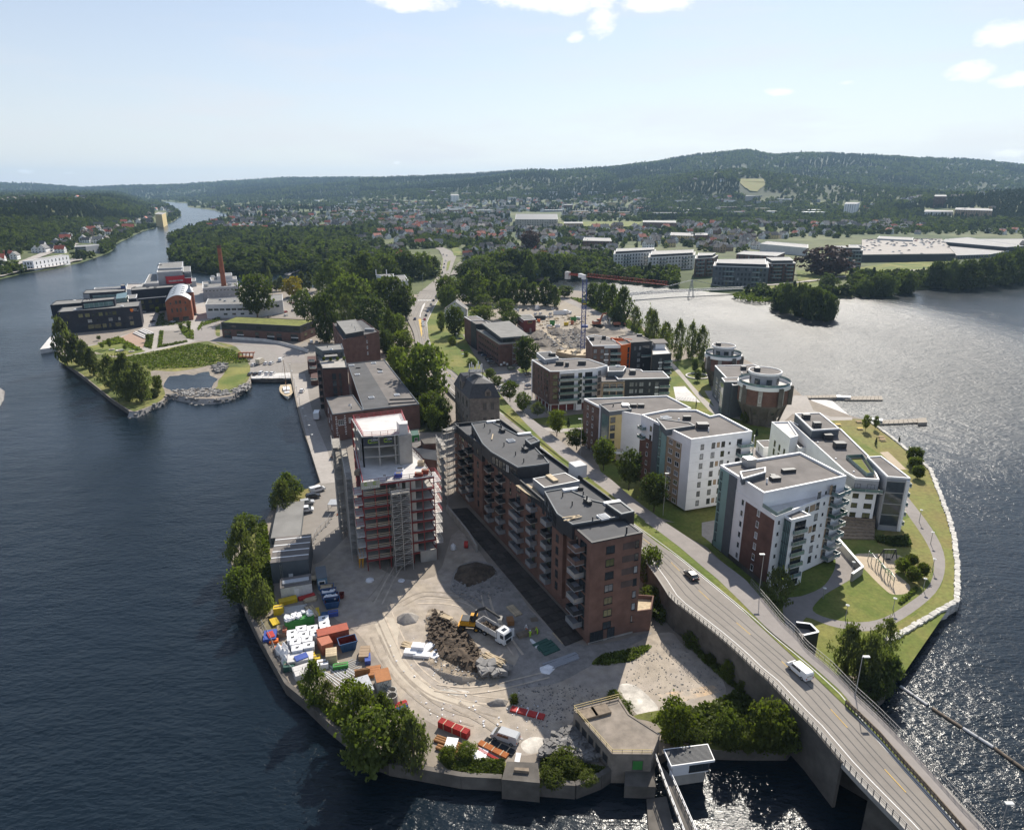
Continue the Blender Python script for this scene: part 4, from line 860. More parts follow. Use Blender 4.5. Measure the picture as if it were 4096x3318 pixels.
sh_round=lambda z:.5*sqrt(max(0,1-((z-.52)/.5)**2))**.9+.02
sh_tall=lambda z:.5*(sin(pi*min(1,max(0,z))**.8)**.75)+.02
sh_cone=lambda z:.5*(1-z)**.85*min(1,z*9+.15)+.015
sh_col=lambda z:.5*min(1,(z*6)**.6)*min(1,((1-z)*2.2)**.7)+.02
TP={}
def tpr():
 K={_sb:(_rb,sh_round,330,8,.042,'bark',0),_tb:(_rb,sh_round,290,8,.042,'bark',0),_ub:('leaf_d',sh_round,330,8,.042,'bark',0),_vb:('leaf_l',sh_round,300,8,.042,'bark',0),
         _vc:(_rb,sh_tall,320,8,.038,'bark',0),_uc:('leaf_w',sh_tall,270,8,.036,'bark_w',.5),_wc:('leaf_w',sh_tall,320,9,.036,'bark',.8),'poplar':('leaf_w',sh_col,200,9,.05,'bark',0),
         'yellow':('leaf_y',sh_round,180,9,.05,'bark',0),'conifer':('needle',sh_cone,200,9,.042,'bark',.3),'purple':('leaf_p',sh_round,230,9,.052,'bark',0),'ball':('leaf_l',sh_round,260,9,.055,'bark',0),_xc:(_rb,sh_col,220,9,.05,'bark',0)}
 for i,(k,(leaf,shp,nc,per,sz,bk,dr))in enum(K.items()):
  TP[k]=[(crown_mesh('crown_'+k,leaf,shp,nc,per,sz,40+i*7+j,dr,.08 if k=='ball' else .30),trunk_mesh('trunk_'+k,bk,i+j))for j in range(1 if k in('yellow','purple','ball')else 2)]
tpr()
KNAME={_sb:'deciduous_tree',_tb:'deciduous_tree',_ub:'deciduous_tree',_vb:'deciduous_tree',_vc:'deciduous_tree',_uc:'birch_tree',_wc:'birch_tree','poplar':'poplar_tree','yellow':'yellow_tree','conifer':'conifer_tree','purple':'copper_beech_tree','ball':'ball_tree',_xc:'deciduous_tree'}
TN=[0]
def adt(kind,pos,h,w_,label,group=None,bare=.16,name=None):
 """bare: share of the height that is trunk below the crown"""
 TN[0]+=1;v=TP[kind];cm,tm=v[TN[0]%len(v)]
 o=thing(name or KNAME[kind],label,_sc if name and _sc in name or name=='shrub' else _kb,tuple(pos),0,group)
 rz=random.Random(TN[0]).random()*6.28
 c=link('crown',cm,o,(0,0,h*bare),rz,(w_,w_,h*(1-bare)))
 t=link('trunk',tm,o,(0,0,-.3),rz,(min(w_,h*.8),min(w_,h*.8),h));return o
def T(kind,f,bx,by,ty,wpx,label,z=None,group=None,bare=.14,name=None,s=None):
 """tree whose foot is seen (or reckoned) at (bx,by) and whose top is at height ty in the same crop; wpx its crown width there"""
 z0=ZG if z is None else z;b=GR_(f(bx,by))if z=='road' else G(f(bx,by),z0);h=ztop(f(bx,by),f(bx,ty)[1],b.z)-b.z
 a=G(f(bx-wpx/2,by),b.z);c=G(f(bx+wpx/2,by),b.z);w_=(c-a).length
 return adt(kind,b,max(h,.6),w_*.9,label,group,bare,name)
g='trees on the grassy point'
for a in[('poplar',580,985,600,150,'tallest poplar on the point, beside the dark office wall'),('poplar',680,985,730,130,'second poplar from the dark office along the stone shore'),('poplar',745,1010,785,110,'slim poplar in the middle of the shore row'),('poplar',810,1075,850,100,'last poplar of the shore row before the picnic spot'),(_wc,965,1190,910,170,'left tree of the clump at the tip of the point'),(_wc,1100,1250,895,230,'tallest tree of the clump at the tip of the point'),
          (_wc,1110,1300,1045,170,'front tree of the clump at the tip of the point'),(_wc,1220,1300,970,180,'right tree of the clump at the tip of the point'),(_vb,1357,1195,1080,80,'small round tree alone by the pond outlet')]:
 T(a[0],R4,*a[1:5],a[5],group=g,bare=.1)
T(_ub,R4,1325,1260,1190,85,'dark bush at the water edge of the point',name=_sc,bare=0)
for x,y,ty,lb in[(850,775,735,'young tree at the foot of the dark office'),(945,850,760,'sapling on the lawn beside the seat ring'),(1075,860,815,'sapling right of the white bench on the lawn'),(880,850,795,'sapling left on the small lawn'),(1355,555,490,'young tree at the lane hedge by the brick hall'),(1625,700,610,'young tree on the bed before the car park'),(1555,690,630,'young tree beside the bench at the plaza bed'),(1275,785,720,'young tree on the bed by the white seat steps')]:
 T(_vb,R4,x,y,ty,34,lb,group='young trees in the office park',bare=.3)
T(_sb,S1,495,585,215,265,'big oak standing before the white low building',bare=.2);T(_tb,S1,895,595,345,165,'loose green tree in the upper car park');T('yellow',S1,803,405,238,150,'bright yellow tree by the channel')
for x,y,ty,wd,lb in[(604,350,150,48,'thin tall poplar left along the channel'),(700,350,235,75,'grey poplar left of the yellow tree'),(655,350,260,60,'short poplar beside the thin tall one'),(880,345,195,70,'poplar right of the yellow tree'),(940,345,195,60,'poplar in the middle of the channel row'),(1005,350,195,55,'last poplar of the channel row')]:
 T('poplar',S1,x,y,ty,wd,lb,group='poplars along the channel')
g='trees of the central wood'
for kd,x,y,ty,wd,lb in[(_vc,1140,400,100,230,'tall tree at the head of the central wood by the channel'),(_ub,1090,790,390,210,'dark tree beside the green roof end'),(_uc,1262,640,385,150,'greyish birch before the dark round tree'),(_ub,1460,700,405,270,'dark round tree behind the brick block roof'),(_sb,1300,540,225,260,'broad tree in the middle of the wood'),(_tb,1640,600,240,320,'large tree before the white office'),(_ub,1735,580,330,190,'dark tree at the street edge of the wood'),(_vc,1430,330,35,250,'tall tree behind the wood towards the road'),
                             (_sb,1590,300,50,200,'tree left of the white office behind'),(_ub,1760,270,20,200,'dark tree left of the white office in the back row'),(_tb,1900,260,30,200,'tree at the far end of the back row by the gantry'),(_ub,1990,240,60,150,'last tree of the back row at the road'),(_sb,1220,470,260,200,'tree behind the greyish birch'),(_vb,1035,590,400,160,'lighter tree at the edge of the upper car park'),
                             (_vc,1630,770,520,130,'slim tree right of the brick block'),(_sb,1705,740,560,140,'brownish green tree right of the brick block'),(_vb,1745,890,700,170,'bright yellow green tree above the street wall'),(_ub,1600,880,690,120,'dark tree against the brick block wall'),(_vb,1700,1040,840,170,'bright tree beside the warehouse roof corner'),(_tb,1940,1290,830,360,'big airy tree by the main road'),(_vb,1840,1200,930,210,'bright shrub tree under the airy tree'),
                             (_sb,1990,1440,1230,210,'tree beside the warehouse right wall'),(_ub,2070,1480,1270,150,'dark tree close behind the stone mill'),(_vc,1890,1500,1320,95,'slim tree at the warehouse front corner'),(_tb,2000,1540,1340,120,'rounded tree left of the green hut'),(_vb,2095,1540,1400,110,'light tree left of the stone mill wall'),(_sb,1790,1330,1150,150,'tree hiding the warehouse right edge')]:
 T(kd,S1,x,y,ty,wd,lb,group=g,bare=.06)
g='trees between the road and the dam'
for kd,x,y,ty,wd,lb in[(_sb,190,470,230,175,'round tree beside the road junction'),(_tb,200,500,310,170,'lower round tree at the junction corner'),(_vc,410,460,185,270,'tall broad tree between road and house'),(_vb,520,350,235,90,'light round tree behind the tall one'),(_ub,550,390,130,180,'dark tall tree in the second row'),(_xc,600,450,290,100,'first tree of the trimmed row at the lot'),(_xc,682,460,258,115,'second tree of the trimmed row at the lot'),(_xc,770,460,270,100,'third tree of the trimmed row at the lot'),(_xc,850,465,262,105,'fourth tree of the trimmed row at the lot'),
                             (_xc,932,465,290,95,'fifth tree of the trimmed row at the lot'),(_xc,1030,470,258,140,'largest tree of the trimmed row at the lot'),(_xc,1112,480,320,95,'last tree of the trimmed row at the lot'),(_tb,500,510,390,150,'bushy tree left of the trimmed row'),(_vb,500,620,480,180,'light tree behind the house garden'),(_tb,690,580,425,150,'tree at the corner of the red site cabin'),(_tb,740,660,530,160,'tree between brick office and red cabin'),
                             (_sb,260,740,490,150,'tree before the house with solar roof'),(_vb,235,825,745,62,'small round street tree by the brick office sign'),(_ub,868,1040,758,175,'big dark tree at the corner of the brick office'),(_sb,140,700,540,60,'hedge tree left of the house'),(_sb,1195,400,310,130,'bushy tree at the dam')]:
 T(kd,S2,x,y,ty,wd,lb,4.1,g,bare=.05 if kd==_xc else .1)
g='trees of the far river strip'
for kd,x,y,ty,wd in[(_ub,420,290,100,200),(_sb,620,230,20,200),(_ub,760,230,0,170),(_ub,860,240,10,150),(_vc,900,280,60,120),(_ub,1000,260,30,150),(_ub,1080,260,60,130),(_tb,480,240,60,170),('conifer',905,240,40,80),(_sb,360,260,120,150),(_sb,1180,220,40,150),(_ub,1260,200,50,150),(_tb,690,260,110,160),(_ub,1300,260,140,90)]:
 p=GT(S2(x,y));pz=ztop(S2(x,y),S2(x,ty)[1],p.z)-p.z;w_=wd/2.143*p.y/FPX*1.05;adt(kd,p,pz,w_,'tree in the dense strip across the water behind the dam',g,.03)
g='trees along the river bank by the crane lot'
for kd,x,y,ty,wd,lb in[(_ub,1440,470,290,130,'dark bushy tree just right of the crane mast'),(_ub,1530,510,290,130,'dark tree second right of the crane mast'),(_vc,1600,560,305,130,'tall tree in the middle of the bank row'),(_vc,1690,620,325,140,'tallest tree of the bank row'),(_uc,1795,690,485,115,'pale birch after the bank row'),(_uc,1920,745,505,130,'airy birch standing alone before the glitter'),(_uc,2060,780,620,130,'birch at the top of the black flats'),(_ub,1640,640,480,110,'low dark tree under the bank row')]:
 T(kd,S2,x,y,ty,wd,lb,None,g,bare=.04)
for x,y,ty,wd,lb in[(20,330,80,100,'birch behind the terrace of the black flats'),(100,425,205,115,'birch left of the tall pair by the rear silo'),(215,460,155,110,'tallest birch left of the rear silo'),(312,450,175,95,'slim birch in the group left of the rear silo'),(390,450,200,110,'birch nearest the rear silo')]:
 T(_uc,S3,x,y,ty,wd,lb,None,'birches beside the rear silo',.05)
g='street trees along the footpath'
for kd,f,x,y,ty,wd,lb,z in[(_tb,S2,728,1295,1130,132,'street tree nearest the asphalt square',5),(_tb,S2,838,1395,1225,122,'street tree by the lamp before the brown and white flats',5),(_uc,S2,970,1430,1300,125,'pale bushy street tree below the timber fence',5),(_vb,S2,1130,1590,1378,132,'light green street tree on the shaded lawn',5.5),(_sb,S2,1300,1705,1540,155,'street tree left of the yellow stair tower',6),('conifer',S2,1228,1540,1440,36,'thin young tree on the shaded lawn',5.5),
                                   (_sb,T1,1065,485,275,135,'street tree before the cream stair tower door',6.5),(_ub,T1,1240,620,360,150,'dark street tree before the brick gable of the teal flats',7),(_ub,T1,1415,770,525,170,'dark dense street tree under the teal stair tower',7.5),(_tb,S2,615,1180,1080,92,'street tree over the parked white cars',4.5),(_sb,S2,560,1110,1020,82,'street tree right behind the mill roof',4.5),(_tb,S2,400,1010,930,80,'small tree on the strip of the parked cars',4.2),(_vb,S2,352,930,870,40,'sapling by the parked red car',4.2)]:
 T(kd,f,x,y,ty,wd,lb,z,g,bare=.24)
for kd,f,x,y,ty,wd,lb,z,br in[(_uc,T2,925,1260,1035,180,'birch at the corner of the front flats by the fence',4.5,.08),(_wc,T7,740,770,470,175,'drooping birch left of the bridge lamp',None,.12),(_wc,T7,870,830,535,200,'drooping birch behind the bridge lamp',None,.1),(_uc,T7,980,650,430,150,'birch farthest out beside the park path end',None,.1),
                                       (_vb,S3,1660,1010,890,55,'young willow by the floating dock',None,.25),(_vb,S3,1735,1000,900,38,'sapling beside the young willow',None,.25),(_vb,S3,735,950,860,75,'leafy bush tree before the front silo',None,.1),('conifer',S3,1740,1120,1060,22,'thin cypress on the dry lawn',None,.1),('conifer',S3,1920,1100,1050,18,'thin cypress at the river wall',None,.1),('conifer',S3,820,1050,995,26,'small cypress behind the white hut',None,.1),
                                       (_ub,S3,345,552,460,45,'dark young tree left in the round seat ring',None,.1),(_ub,S3,415,570,480,42,'dark young tree right in the round seat ring',None,.1),(_ub,S3,365,625,540,48,'dark young tree before the round seat ring',None,.15),(_ub,S3,620,840,720,95,'dark tree at the foot of the silo stair tower',None,.1),
                                       (_tb,T2,150,1110,905,140,'bushy tree between the brick end tower and the road',None,.03),(_vb,T2,155,1240,1150,130,'low bush below the brick wall beside the road',None,0)]:
 T(kd,f,x,y,ty,wd,lb,z,None,br)
for x,y,ty,wd,lb in[(1766,392,295,88,'largest trimmed ball tree by the river wall'),(1773,425,353,76,'middle trimmed ball tree by the river wall'),(1790,480,405,66,'nearest trimmed ball tree by the river wall'),(1692,1055,975,82,'left trimmed ball tree at the playground'),(1750,1012,950,70,'farthest trimmed ball tree at the playground'),(1815,1085,1005,72,'right trimmed ball tree at the playground'),(1757,1115,1030,82,'nearest trimmed ball tree at the playground')]:
 T('ball',T2,x,y,ty,wd,lb,None,'trimmed ball trees',.18)
for kd,x,y,ty,wd,lb in[(_ub,960,860,640,190,'dark bush hanging over the water below the bridge lamp'),(_ub,880,940,780,160,'dark bush at the shore right beside the bridge fence'),(_ub,1010,800,690,110,'dark shrub at the corner of the river wall')]:
 T(kd,T7,x,y,ty,wd,lb,2,None,0,_sc)
g='trees on the left quay bank'
for kd,f,x,y,ty,wd,lb in[(_vc,T3,610,250,-10,240,'tall tree on the quay bank behind the parked vans'),(_wc,T3,560,330,65,220,'front tree on the quay bank next to the cabin roof'),(_tb,T3,210,560,380,210,'bright round tree at the wooden landing'),(_wc,T3,175,850,470,270,'large grey green tree left of the cabins'),(_wc,T3,235,1000,740,260,'middle tree left of the cabins'),(_sb,T3,150,1200,900,240,'dark tree leaning over the water by the cabins'),(_wc,T3,345,1330,975,250,'nearest tree left of the white container')]:
 T(kd,f,x,y,ty,wd,lb,3,g,.05)
g='trees at the lower sea wall'
for kd,x,y,ty,wd,lb in[(_vc,790,1130,755,185,'dark narrow tree among the stored pipes'),(_uc,910,1160,920,150,'thin tree right of the dark narrow one'),(_vb,1135,1350,955,310,'yellow green tree beside the tin shed'),(_vc,1375,1270,1025,170,'tree right of the yellow green one'),(_sb,1280,1660,1235,430,'largest dark tree at the bend of the sea wall'),(_tb,1530,1560,1175,270,'bright leafy tree behind the largest one'),(_wc,1640,1680,1230,270,'rounded tree at the right end of the lower clump'),(_sb,1030,1270,1170,130,'low bush under the yellow green tree')]:
 T(kd,T4,x,y,ty,wd,lb,3,g,.04)
g='bushes around the old intake'
for kd,x,y,ty,wd,lb in[(_vb,935,1060,780,250,'big bright bush right of the bunker roof'),(_sb,1345,1100,880,200,'bush in the middle of the weedy bank'),(_vb,1640,1110,800,300,'big bush under the bridge wall'),(_sb,1760,1130,910,200,'bush hanging over the channel by the bridge'),(_vb,1490,1130,1050,120,'small bright bush at the channel edge'),(_tb,1110,1090,995,150,'bush at the waterline behind the gatehouse'),(_vb,1345,600,465,110,'shrub against the retaining wall, farthest up the pale slab'),(_vb,1215,480,410,90,'shrub against the retaining wall beyond the slab'),(_vb,1475,690,600,100,'shrub against the retaining wall above the weedy bank'),(_sb,1080,350,250,130,'shrub against the retaining wall near the brick tower'),(_sb,1290,530,480,70,'little shrub between two others at the retaining wall'),(_tb,560,860,770,120,'creeping bush on the bunker roof edge'),(_vb,480,770,690,100,'leafy bush at the back corner of the bunker')]:
 T(kd,T6,x,y,ty,wd,lb,3.4,g,0,_sc)
for kd,x,y,ty,wd,lb in[(_vb,1310,1340,1240,190,'bush below the rubble slope'),(_vb,1230,1440,1360,170,'bush on the sea wall terrace'),(_vb,510,1290,1200,110,'weed bush at the end of the brown pipes'),(_vb,640,1260,1180,130,'weed bush between the pipe stacks'),(_vb,1480,1430,1380,120,'low bush by the curved sea wall'),(_vb,965,890,830,60,'tuft of weeds by the red plank stack')]:
 T(kd,T5,x,y,ty,wd,lb,3.4,'weed bushes on the site',0,_sc)
# building helpers
WM={};WR_=random.Random(5)
def win_mesh(w_,h_,fr,gl,div=0,proud=.07):
 k=(round(w_,2),round(h_,2),fr,gl,div)
 if k not in WM:
  t=.09;mb=MU(fr);p=proud
  for sx in(-1,1):mb.box((sx*(w_/2-t/2),-p/2,0),(t,p,h_))
  for sz in(-1,1):mb.box((0,-p/2,sz*(h_/2-t/2)),(w_-2*t,p,t))
  for d in range(div):mb.box((-w_/2+w_*(d+1)/(div+1),-p/2+.004,0),(t*.8,p-.012,h_-2*t))
  mb.box((0,-.09,-h_/2-.03),(w_+.12,.16,.05))
  pm=MU(gl);pm.mesh([(-w_/2+t,-.025,-h_/2+t),(w_/2-t,-.025,-h_/2+t),(w_/2-t,-.025,h_/2-t),(-w_/2+t,-.025,h_/2-t)],[(0,1,2,3)])
  WM[k]=(mb.data('window_frame'),pm.data('window_pane'))
 return WM[k]
def window(root,p,rz,w_,h_,fr=_a,gl=None,div=None,pane=True):
 gl=gl or WR_.choices([_c,_w,_x],[6,1.6,1])[0];div=(1 if w_>1.15 else 0)if div is None else div
 f,g_=win_mesh(w_,h_,fr,gl,div);org=ORG[root.name]
 o=link(_cb,f,root,Vc(p)-org,rz);link('pane',g_,o);return o
def wpt(a,b,u,z,off=0):
 d=Vc((b[0]-a[0],b[1]-a[1],0));n=Vc((d.y,-d.x,0)).normalized();return Vc((a[0]+d.x*u,a[1]+d.y*u,z))+n*off
def fcd(root,a,b,us,zs,w_=1.4,h_=1.5,fr=_a,gl=None,div=None,skip=(),off=.0):
 """windows on the wall that runs a -> b (left to right as seen from outside)"""
 r=yaw(a,b)
 for i,u in enum(us):
  for j,z in enum(zs):
   if(i,j)in skip:continue
   window(root,wpt(a,b,u,z,off),r,w_,h_,fr,gl,div)
def lin(a,b,n):return[a+(b-a)*(i+.5)/n for i in range(n)]
BM={}
def balc(root,a,b,u,z,w_=2.6,d=1.4,slab=_m,rail=_g,solid=False,frame=_b,posts=False):
 k=(round(w_,2),d,slab,rail,solid,frame)
 if k not in BM:
  mb=MU(slab);mb.box((0,-d/2,-.1),(w_,d,.2))
  rm=MU(rail)
  if solid:
   rm.box((0,-d+.04,.5),(w_,.07,1.0));[rm.box((sx*(w_/2-.035),-d/2,.5),(.07,d-.1,1.0))for sx in(-1,1)]
  else:
   rm.box((0,-d+.05,.52),(w_-.1,.03,.85));[rm.box((sx*(w_/2-.05),-d/2,.52),(.03,d-.1,.85))for sx in(-1,1)]
   rm.use(frame);rm.box((0,-d+.05,1.0),(w_,.07,.06));[rm.box((sx*(w_/2-.05),-d/2,1.0),(.06,d,.06))for sx in(-1,1)]
   for sx in(-1,0,1):rm.box((sx*(w_/2-.05),-d+.05,.5),(.06,.06,1.0))
  BM[k]=(mb.data('balcony_slab'),rm.data('balcony_railing'))
 s,r_=BM[k];p=wpt(a,b,u,z)-ORG[root.name];o=link(_hb,s,root,p,yaw(a,b));link(_fb,r_,o);return o
def vol(root,P,zb,zt,wall=_y,roof=_q,trim=_k,par=.45,rim=.4,name=None,over=0):
 """one block of a building: walls, roof surface set down behind a parapet"""
 P=c2(P)
 mb=MU(wall);mb.prism(P,zb,zt,top=False);w_=mb.bd(name or _bb,root)
 host=w_ if name else root
 PO=ins(P,-over-.03)if True else P;PI=ins(P,rim)
 mb=MU(roof);mb.face([(p.x,p.y,zt)for p in ins(P,rim*.5)]);mb.bd(_ab,host)
 mb=MU(trim);mb.ring(PO,PI,zt-.12,zt+par);mb.bd('parapet',host)
 return w_
def bld(name,label,P,zb,zt,group=None,cat=_ib,**k):
 P=c2(P);c=sum(P,Vc((0,0)))/len(P);root=thing(name,label,cat,(c.x,c.y,zb),0,group)
 vol(root,P,zb,zt,**k);return root,P
def rbx(root,f,x,y,z,size,m=_b,name=_gb,rz=0,h=None):
 p=G(f(x,y),z);q_box(m,name,root)((p.x,p.y,z+size[2]/2),size,rz)
def pipe(root,f,x,y,z,h=.9,r=.14,m=_b):
 p=G(f(x,y),z);q_cyl(m,'vent_pipe',root)(p,p+Zc(h),r,n=8)
def sky1(root,f,x,y,z,s=1.2,rz=0):
 p=G(f(x,y),z);mb=MU(_k);mb.box((p.x,p.y,z+.2),(s,s,.4),rz);o=mb.bd('skylight',root)
 q_box(_w,'dome',o)((p.x,p.y,z+.45),(s*.8,s*.8,.12),rz)
def uo(f,x,y,a,b,z):
 """position along wall a->b of the photo point (x,y) taken at height z"""
 q=G(f(x,y),z);d=Vc((b[0]-a[0],b[1]-a[1]));return(Vc((q.x-a[0],q.y-a[1])).dot(d))/d.length_squared
def colr(root,a,b,u0,u1,z0,z1,m,off=.06,name='wall_panel'):
 """coloured cladding panel standing just proud of wall a->b"""
 p,q=wpt(a,b,u0,0),wpt(a,b,u1,0);n=(wpt(a,b,0,0,1)-wpt(a,b,0,0));mb=MU(m)
 mb.prism(ccw([p+n*off,q+n*off,q-n*.3,p-n*.3]),z0,z1,bottom=True);return mb.bd(name,root)
# long brick block and its end tower
def long_block():
 zt=25.2;FLT=gs(T1,[(840,885),(1270,815),(352,150),(30,180)],zt)
 b,P=bld(_cc,'long new brick apartment block with stacked balconies and scaffolded far end',FLT,3.5,zt,wall=_qb,roof=_v,trim=_t,par=.9,rim=.3)
 a,e=FLT[3],FLT[0];L=(e-a).length
 U=lambda x:uo(T1,x,180+(x-30)*705/810,a,e,zt)
 zs=[8.7+3.0*i for i in range(6)]
 for x in(66,128,195,215,340,420,548,650,758,786):fcd(b,a,e,[U(x)],zs,1.0,1.9,_a,_c)
 for x in(88,142,275,352,475,578,685,715):fcd(b,a,e,[U(x)],zs,2.3,2.2,_a)
 zf=[7.1+3.0*i for i in range(6)]
 for i,(x,w_)in enum([(98,2.6),(150,2.6),(288,2.8),(366,2.8),(480,5.2),(588,2.7),(695,2.9)]):
  for j,z in enum(zf):
   if j==5 and i in(0,4):continue
   dark=(i<4 and j>1)or j==4;balc(b,a,e,U(x)+.004,z,w_,1.9,_s if not dark else _m,_t if dark else _l,solid=dark,frame=_l)
 # two brick bays that stand proud with black tops
 for x0,x1 in((183,243),(735,812)):
  u0,u1=U(x0),U(x1);n=wpt(a,e,0,0,1)-wpt(a,e,0,0);p,q=wpt(a,e,u0,0),wpt(a,e,u1,0)
  Q=ccw([p+n*.9,q+n*.9,q-n*.1,p-n*.1]);vol(b,Q,6.5,22.6,_qb,_v,_qb,.05,.2,'bay');vol(b,Q,22.6,27.2,_t,_v,_t,.15,.2,'bay_top')
  aa,bb=p+n*.9,q+n*.9;fcd(b,aa,bb,[.5],zs[:5]+[24.6],1.2,1.8,_a,_c)
 colr(b,a,e,0,1,zt-1.5,zt+.6,_t,.05,'fascia')
 for k in range(60):
  u=(k+.5)/60;p=wpt(a,e,u,0,.1);q_box(_b,'fascia_batten',b)((p.x,p.y,zt-.5),(.09,.09,1.9),yaw(a,e))
 zp=28.3
 pent=[((285,362),(470,470),(600,455),(690,440),(660,402),(572,312),(625,288),(562,240),(480,248),(272,145),(148,165),(225,305))]
 W=gs(T1,pent[0],zp);vol(b,W,zt-.3,zp,_t,_v,_r,.25,.25,'penthouse')
 A,B=W[11],W[0];
 for(p,q,nn)in((W[0],W[1],7),(W[10],W[11],6)):
  fcd(b,p,q,lin(.03,.97,nn),[zt+1.3],1.5,2.2,_a);
 pent2=[(742,792),(850,868),(1180,812),(1280,795),(1178,705),(1085,718),(1000,700),(800,612),(655,638)]
 W2=gs(T1,pent2,zp);vol(b,W2,zt-.3,zp,_t,_v,_r,.25,.25,'penthouse')
 fcd(b,W2[8],W2[0],lin(.03,.97,7),[zt+1.3],1.5,2.2,_a)
 W3=gs(T1,[(1080,720),(1190,795),(1280,775),(1190,705)],zp+1.0);vol(b,W3,zp,zp+1.0,_t,_v,_r,.2,.4,'stair_head')
 W3=gs(T1,[(520,275),(560,310),(625,285),(585,255)],zp+1.2);vol(b,W3,zp,zp+1.2,_t,_v,_r,.2,.4,'stair_head')
 W4=gs(T1,[(655,608),(900,560),(800,505),(575,545)],zt+2.2);vol(b,W4,zt-.3,zt+2.2,_s,_q,_l,.1,.2,'roof_pavilion')
 rbx(b,T1,708,545,zt+2.3,(4,1.4,.4),_o,'roof_hatch',yaw(W4[3],W4[0]));rbx(b,T1,885,525,zt,(3.4,3.4,3.4),_e,'lift_head',yaw(a,e))
 mb=MU(_o);W5=gs(T1,[(455,590),(520,640),(650,715),(650,690),(600,620),(540,580)],zt+.02);mb.face([(p.x,p.y,zt+.05)for p in ccw(W5)]);mb.bd('terrace_deck',b)
 for x,y in((422,285),):sky1(b,T1,x,y,zp,2.0,yaw(a,e))
 sky1(b,T1,1065,815,zp,2.2,yaw(a,e))
 for x,y in((362,218),(520,350),(955,715)):rbx(b,T1,x,y,zp,(2.2,1.0,.9),_b,_gb,yaw(a,e));pipe(b,T1,x-6,y-4,zp,1.8,.2)
 for x,y in((240,185),(278,225),(375,318),(455,382),(512,430),(350,180),(782,668),(848,730),(925,660),(990,840)):pipe(b,T1,x,y,zp,1.1,.14)
 for k in range(6):pipe(b,T1,322+k*6,160,zp,1.0,.12);pipe(b,T1,612+k*8,400,zp,1.0,.12);pipe(b,T1,888+k*7,632,zp,1.0,.12)
 for x,y in((300,152),(515,238),(840,625),(1125,715)):rbx(b,T1,x,y,zp,(4.0,1.0,.5),_k,'roof_duct',yaw(FLT[0],FLT[1]))
 for k,(x0,y0,x1,y1)in enum([(780,815,900,798),(790,835,915,805),(815,838,880,800),(290,272,298,235)]):
  p,q=G(T1(x0,y0),zp+.3),G(T1(x1,y1),zp+.3);mb=MU(_o);mb.bar(p,q,.3,.12);tag(mb.bd(_o),['loose plank lying along the near roof of the brick block','second loose plank on the near roof of the brick block','plank crossing others on the near roof of the brick block','single pale plank on the far roof of the brick block'][k],_o,'planks on the brick block roof')
 # end tower
 zt2=27.5;TW=gs(T1,[(985,993),(1338,920),(1195,812),(845,870)],zt2)
 t,P=bld('brick_end_tower','red brick end tower with a set-down flat roof and framed windows facing the site',TW,3.5,zt2,wall=_qb,roof=_v,trim=_t,par=.15,rim=.5)
 # deep parapet: the roof lies a metre and a half below the rim
 a,e=TW[0],TW[1];zs=[25.2-3.0*i for i in range(7)]
 fcd(t,a,e,[uo(T1,1148,993,a,e,zt2)+.0],zs,2.0,1.7,_a,div=1);fcd(t,a,e,[.90],zs,.95,1.7,_a)
 for j,z in enum(zs[:4]):colr(t,a,e,.615,.865,z-.75,z+.75,'brick_band',.035,'dark_brick_panel')
 fcd(t,a,e,[.17],[5.0],3.2,2.6,_a,_c,2);fcd(t,a,e,[.46],[5.0],1.8,2.6,_a,_c,1)
 colr(t,a,e,0,1.0,3.4,3.9,_m,.08,'plinth')
 a2,e2=TW[3],TW[0];fcd(t,a2,e2,[.28],[25.2],1.1,2.0,_a);fcd(t,a2,e2,[.62],zs,2.6,2.4,_a,_c,2)
 for j in range(7):balc(t,a2,e2,.48,6.6+3.0*j-.15,3.4,2.2,_s,_ob if j in(0+5,6)else(_l if j in(0,2,4)else _t),solid=j in(1,3,5,6),frame=_l)
 # low brick terrace at the right foot
 LW=[TW[1]+Vc((-1.2,-.5,0)),TW[1]+Vc((3.0,.4,0)),TW[1]+Vc((4.6,5.6,0)),TW[2]+Vc((.5,-.5,0))];vol(t,LW,3.5,8.0,_qb,_o,_qb,.9,.25,'terrace_wing')
 pipe(t,T1,1225,925,zt2,1.6,.18)
 # ground-level service deck of dark boards
 return a
long_block()
for i in range(26):
 a0,a1=G(T1(5,755),ZG+.3),G(T1(800,1700),ZG+.3);b0,b1=G(T1(120,745),ZG+.3),G(T1(950,1640),ZG+.3)
 if i==0:dk=thing('board_walkway','dark boarded walkway running along the foot of the long brick block','walkway',tuple(a0))
 for s in range(3):
  A,B=a0.lerp(b0,(s+.02)/3),a0.lerp(b0,(s+.98)/3);C,D=a1.lerp(b1,(s+.02)/3),a1.lerp(b1,(s+.98)/3);t0,t1=i/26+.001,(i+.97)/26
  q_prism(mat('wet_boards',(.06,.052,.046),.8,.3,1,rnd=.3),_o,dk)(ccw([A.lerp(C,t0),B.lerp(D,t0),B.lerp(D,t1),A.lerp(C,t1)]),ZG,ZG+.35)
mb=MU(_m);W=[G(T1(x,y),ZG)for x,y in((-20,770),(60,870),(130,960),(185,1055))]
for p,q in zip(W,W[1:]):mb.bar(p+Zc(1),q+Zc(1),.5,2.2)
tag(mb.bd('concrete_wall'),'low pale concrete wall beside the dark boarded walkway',_bb)
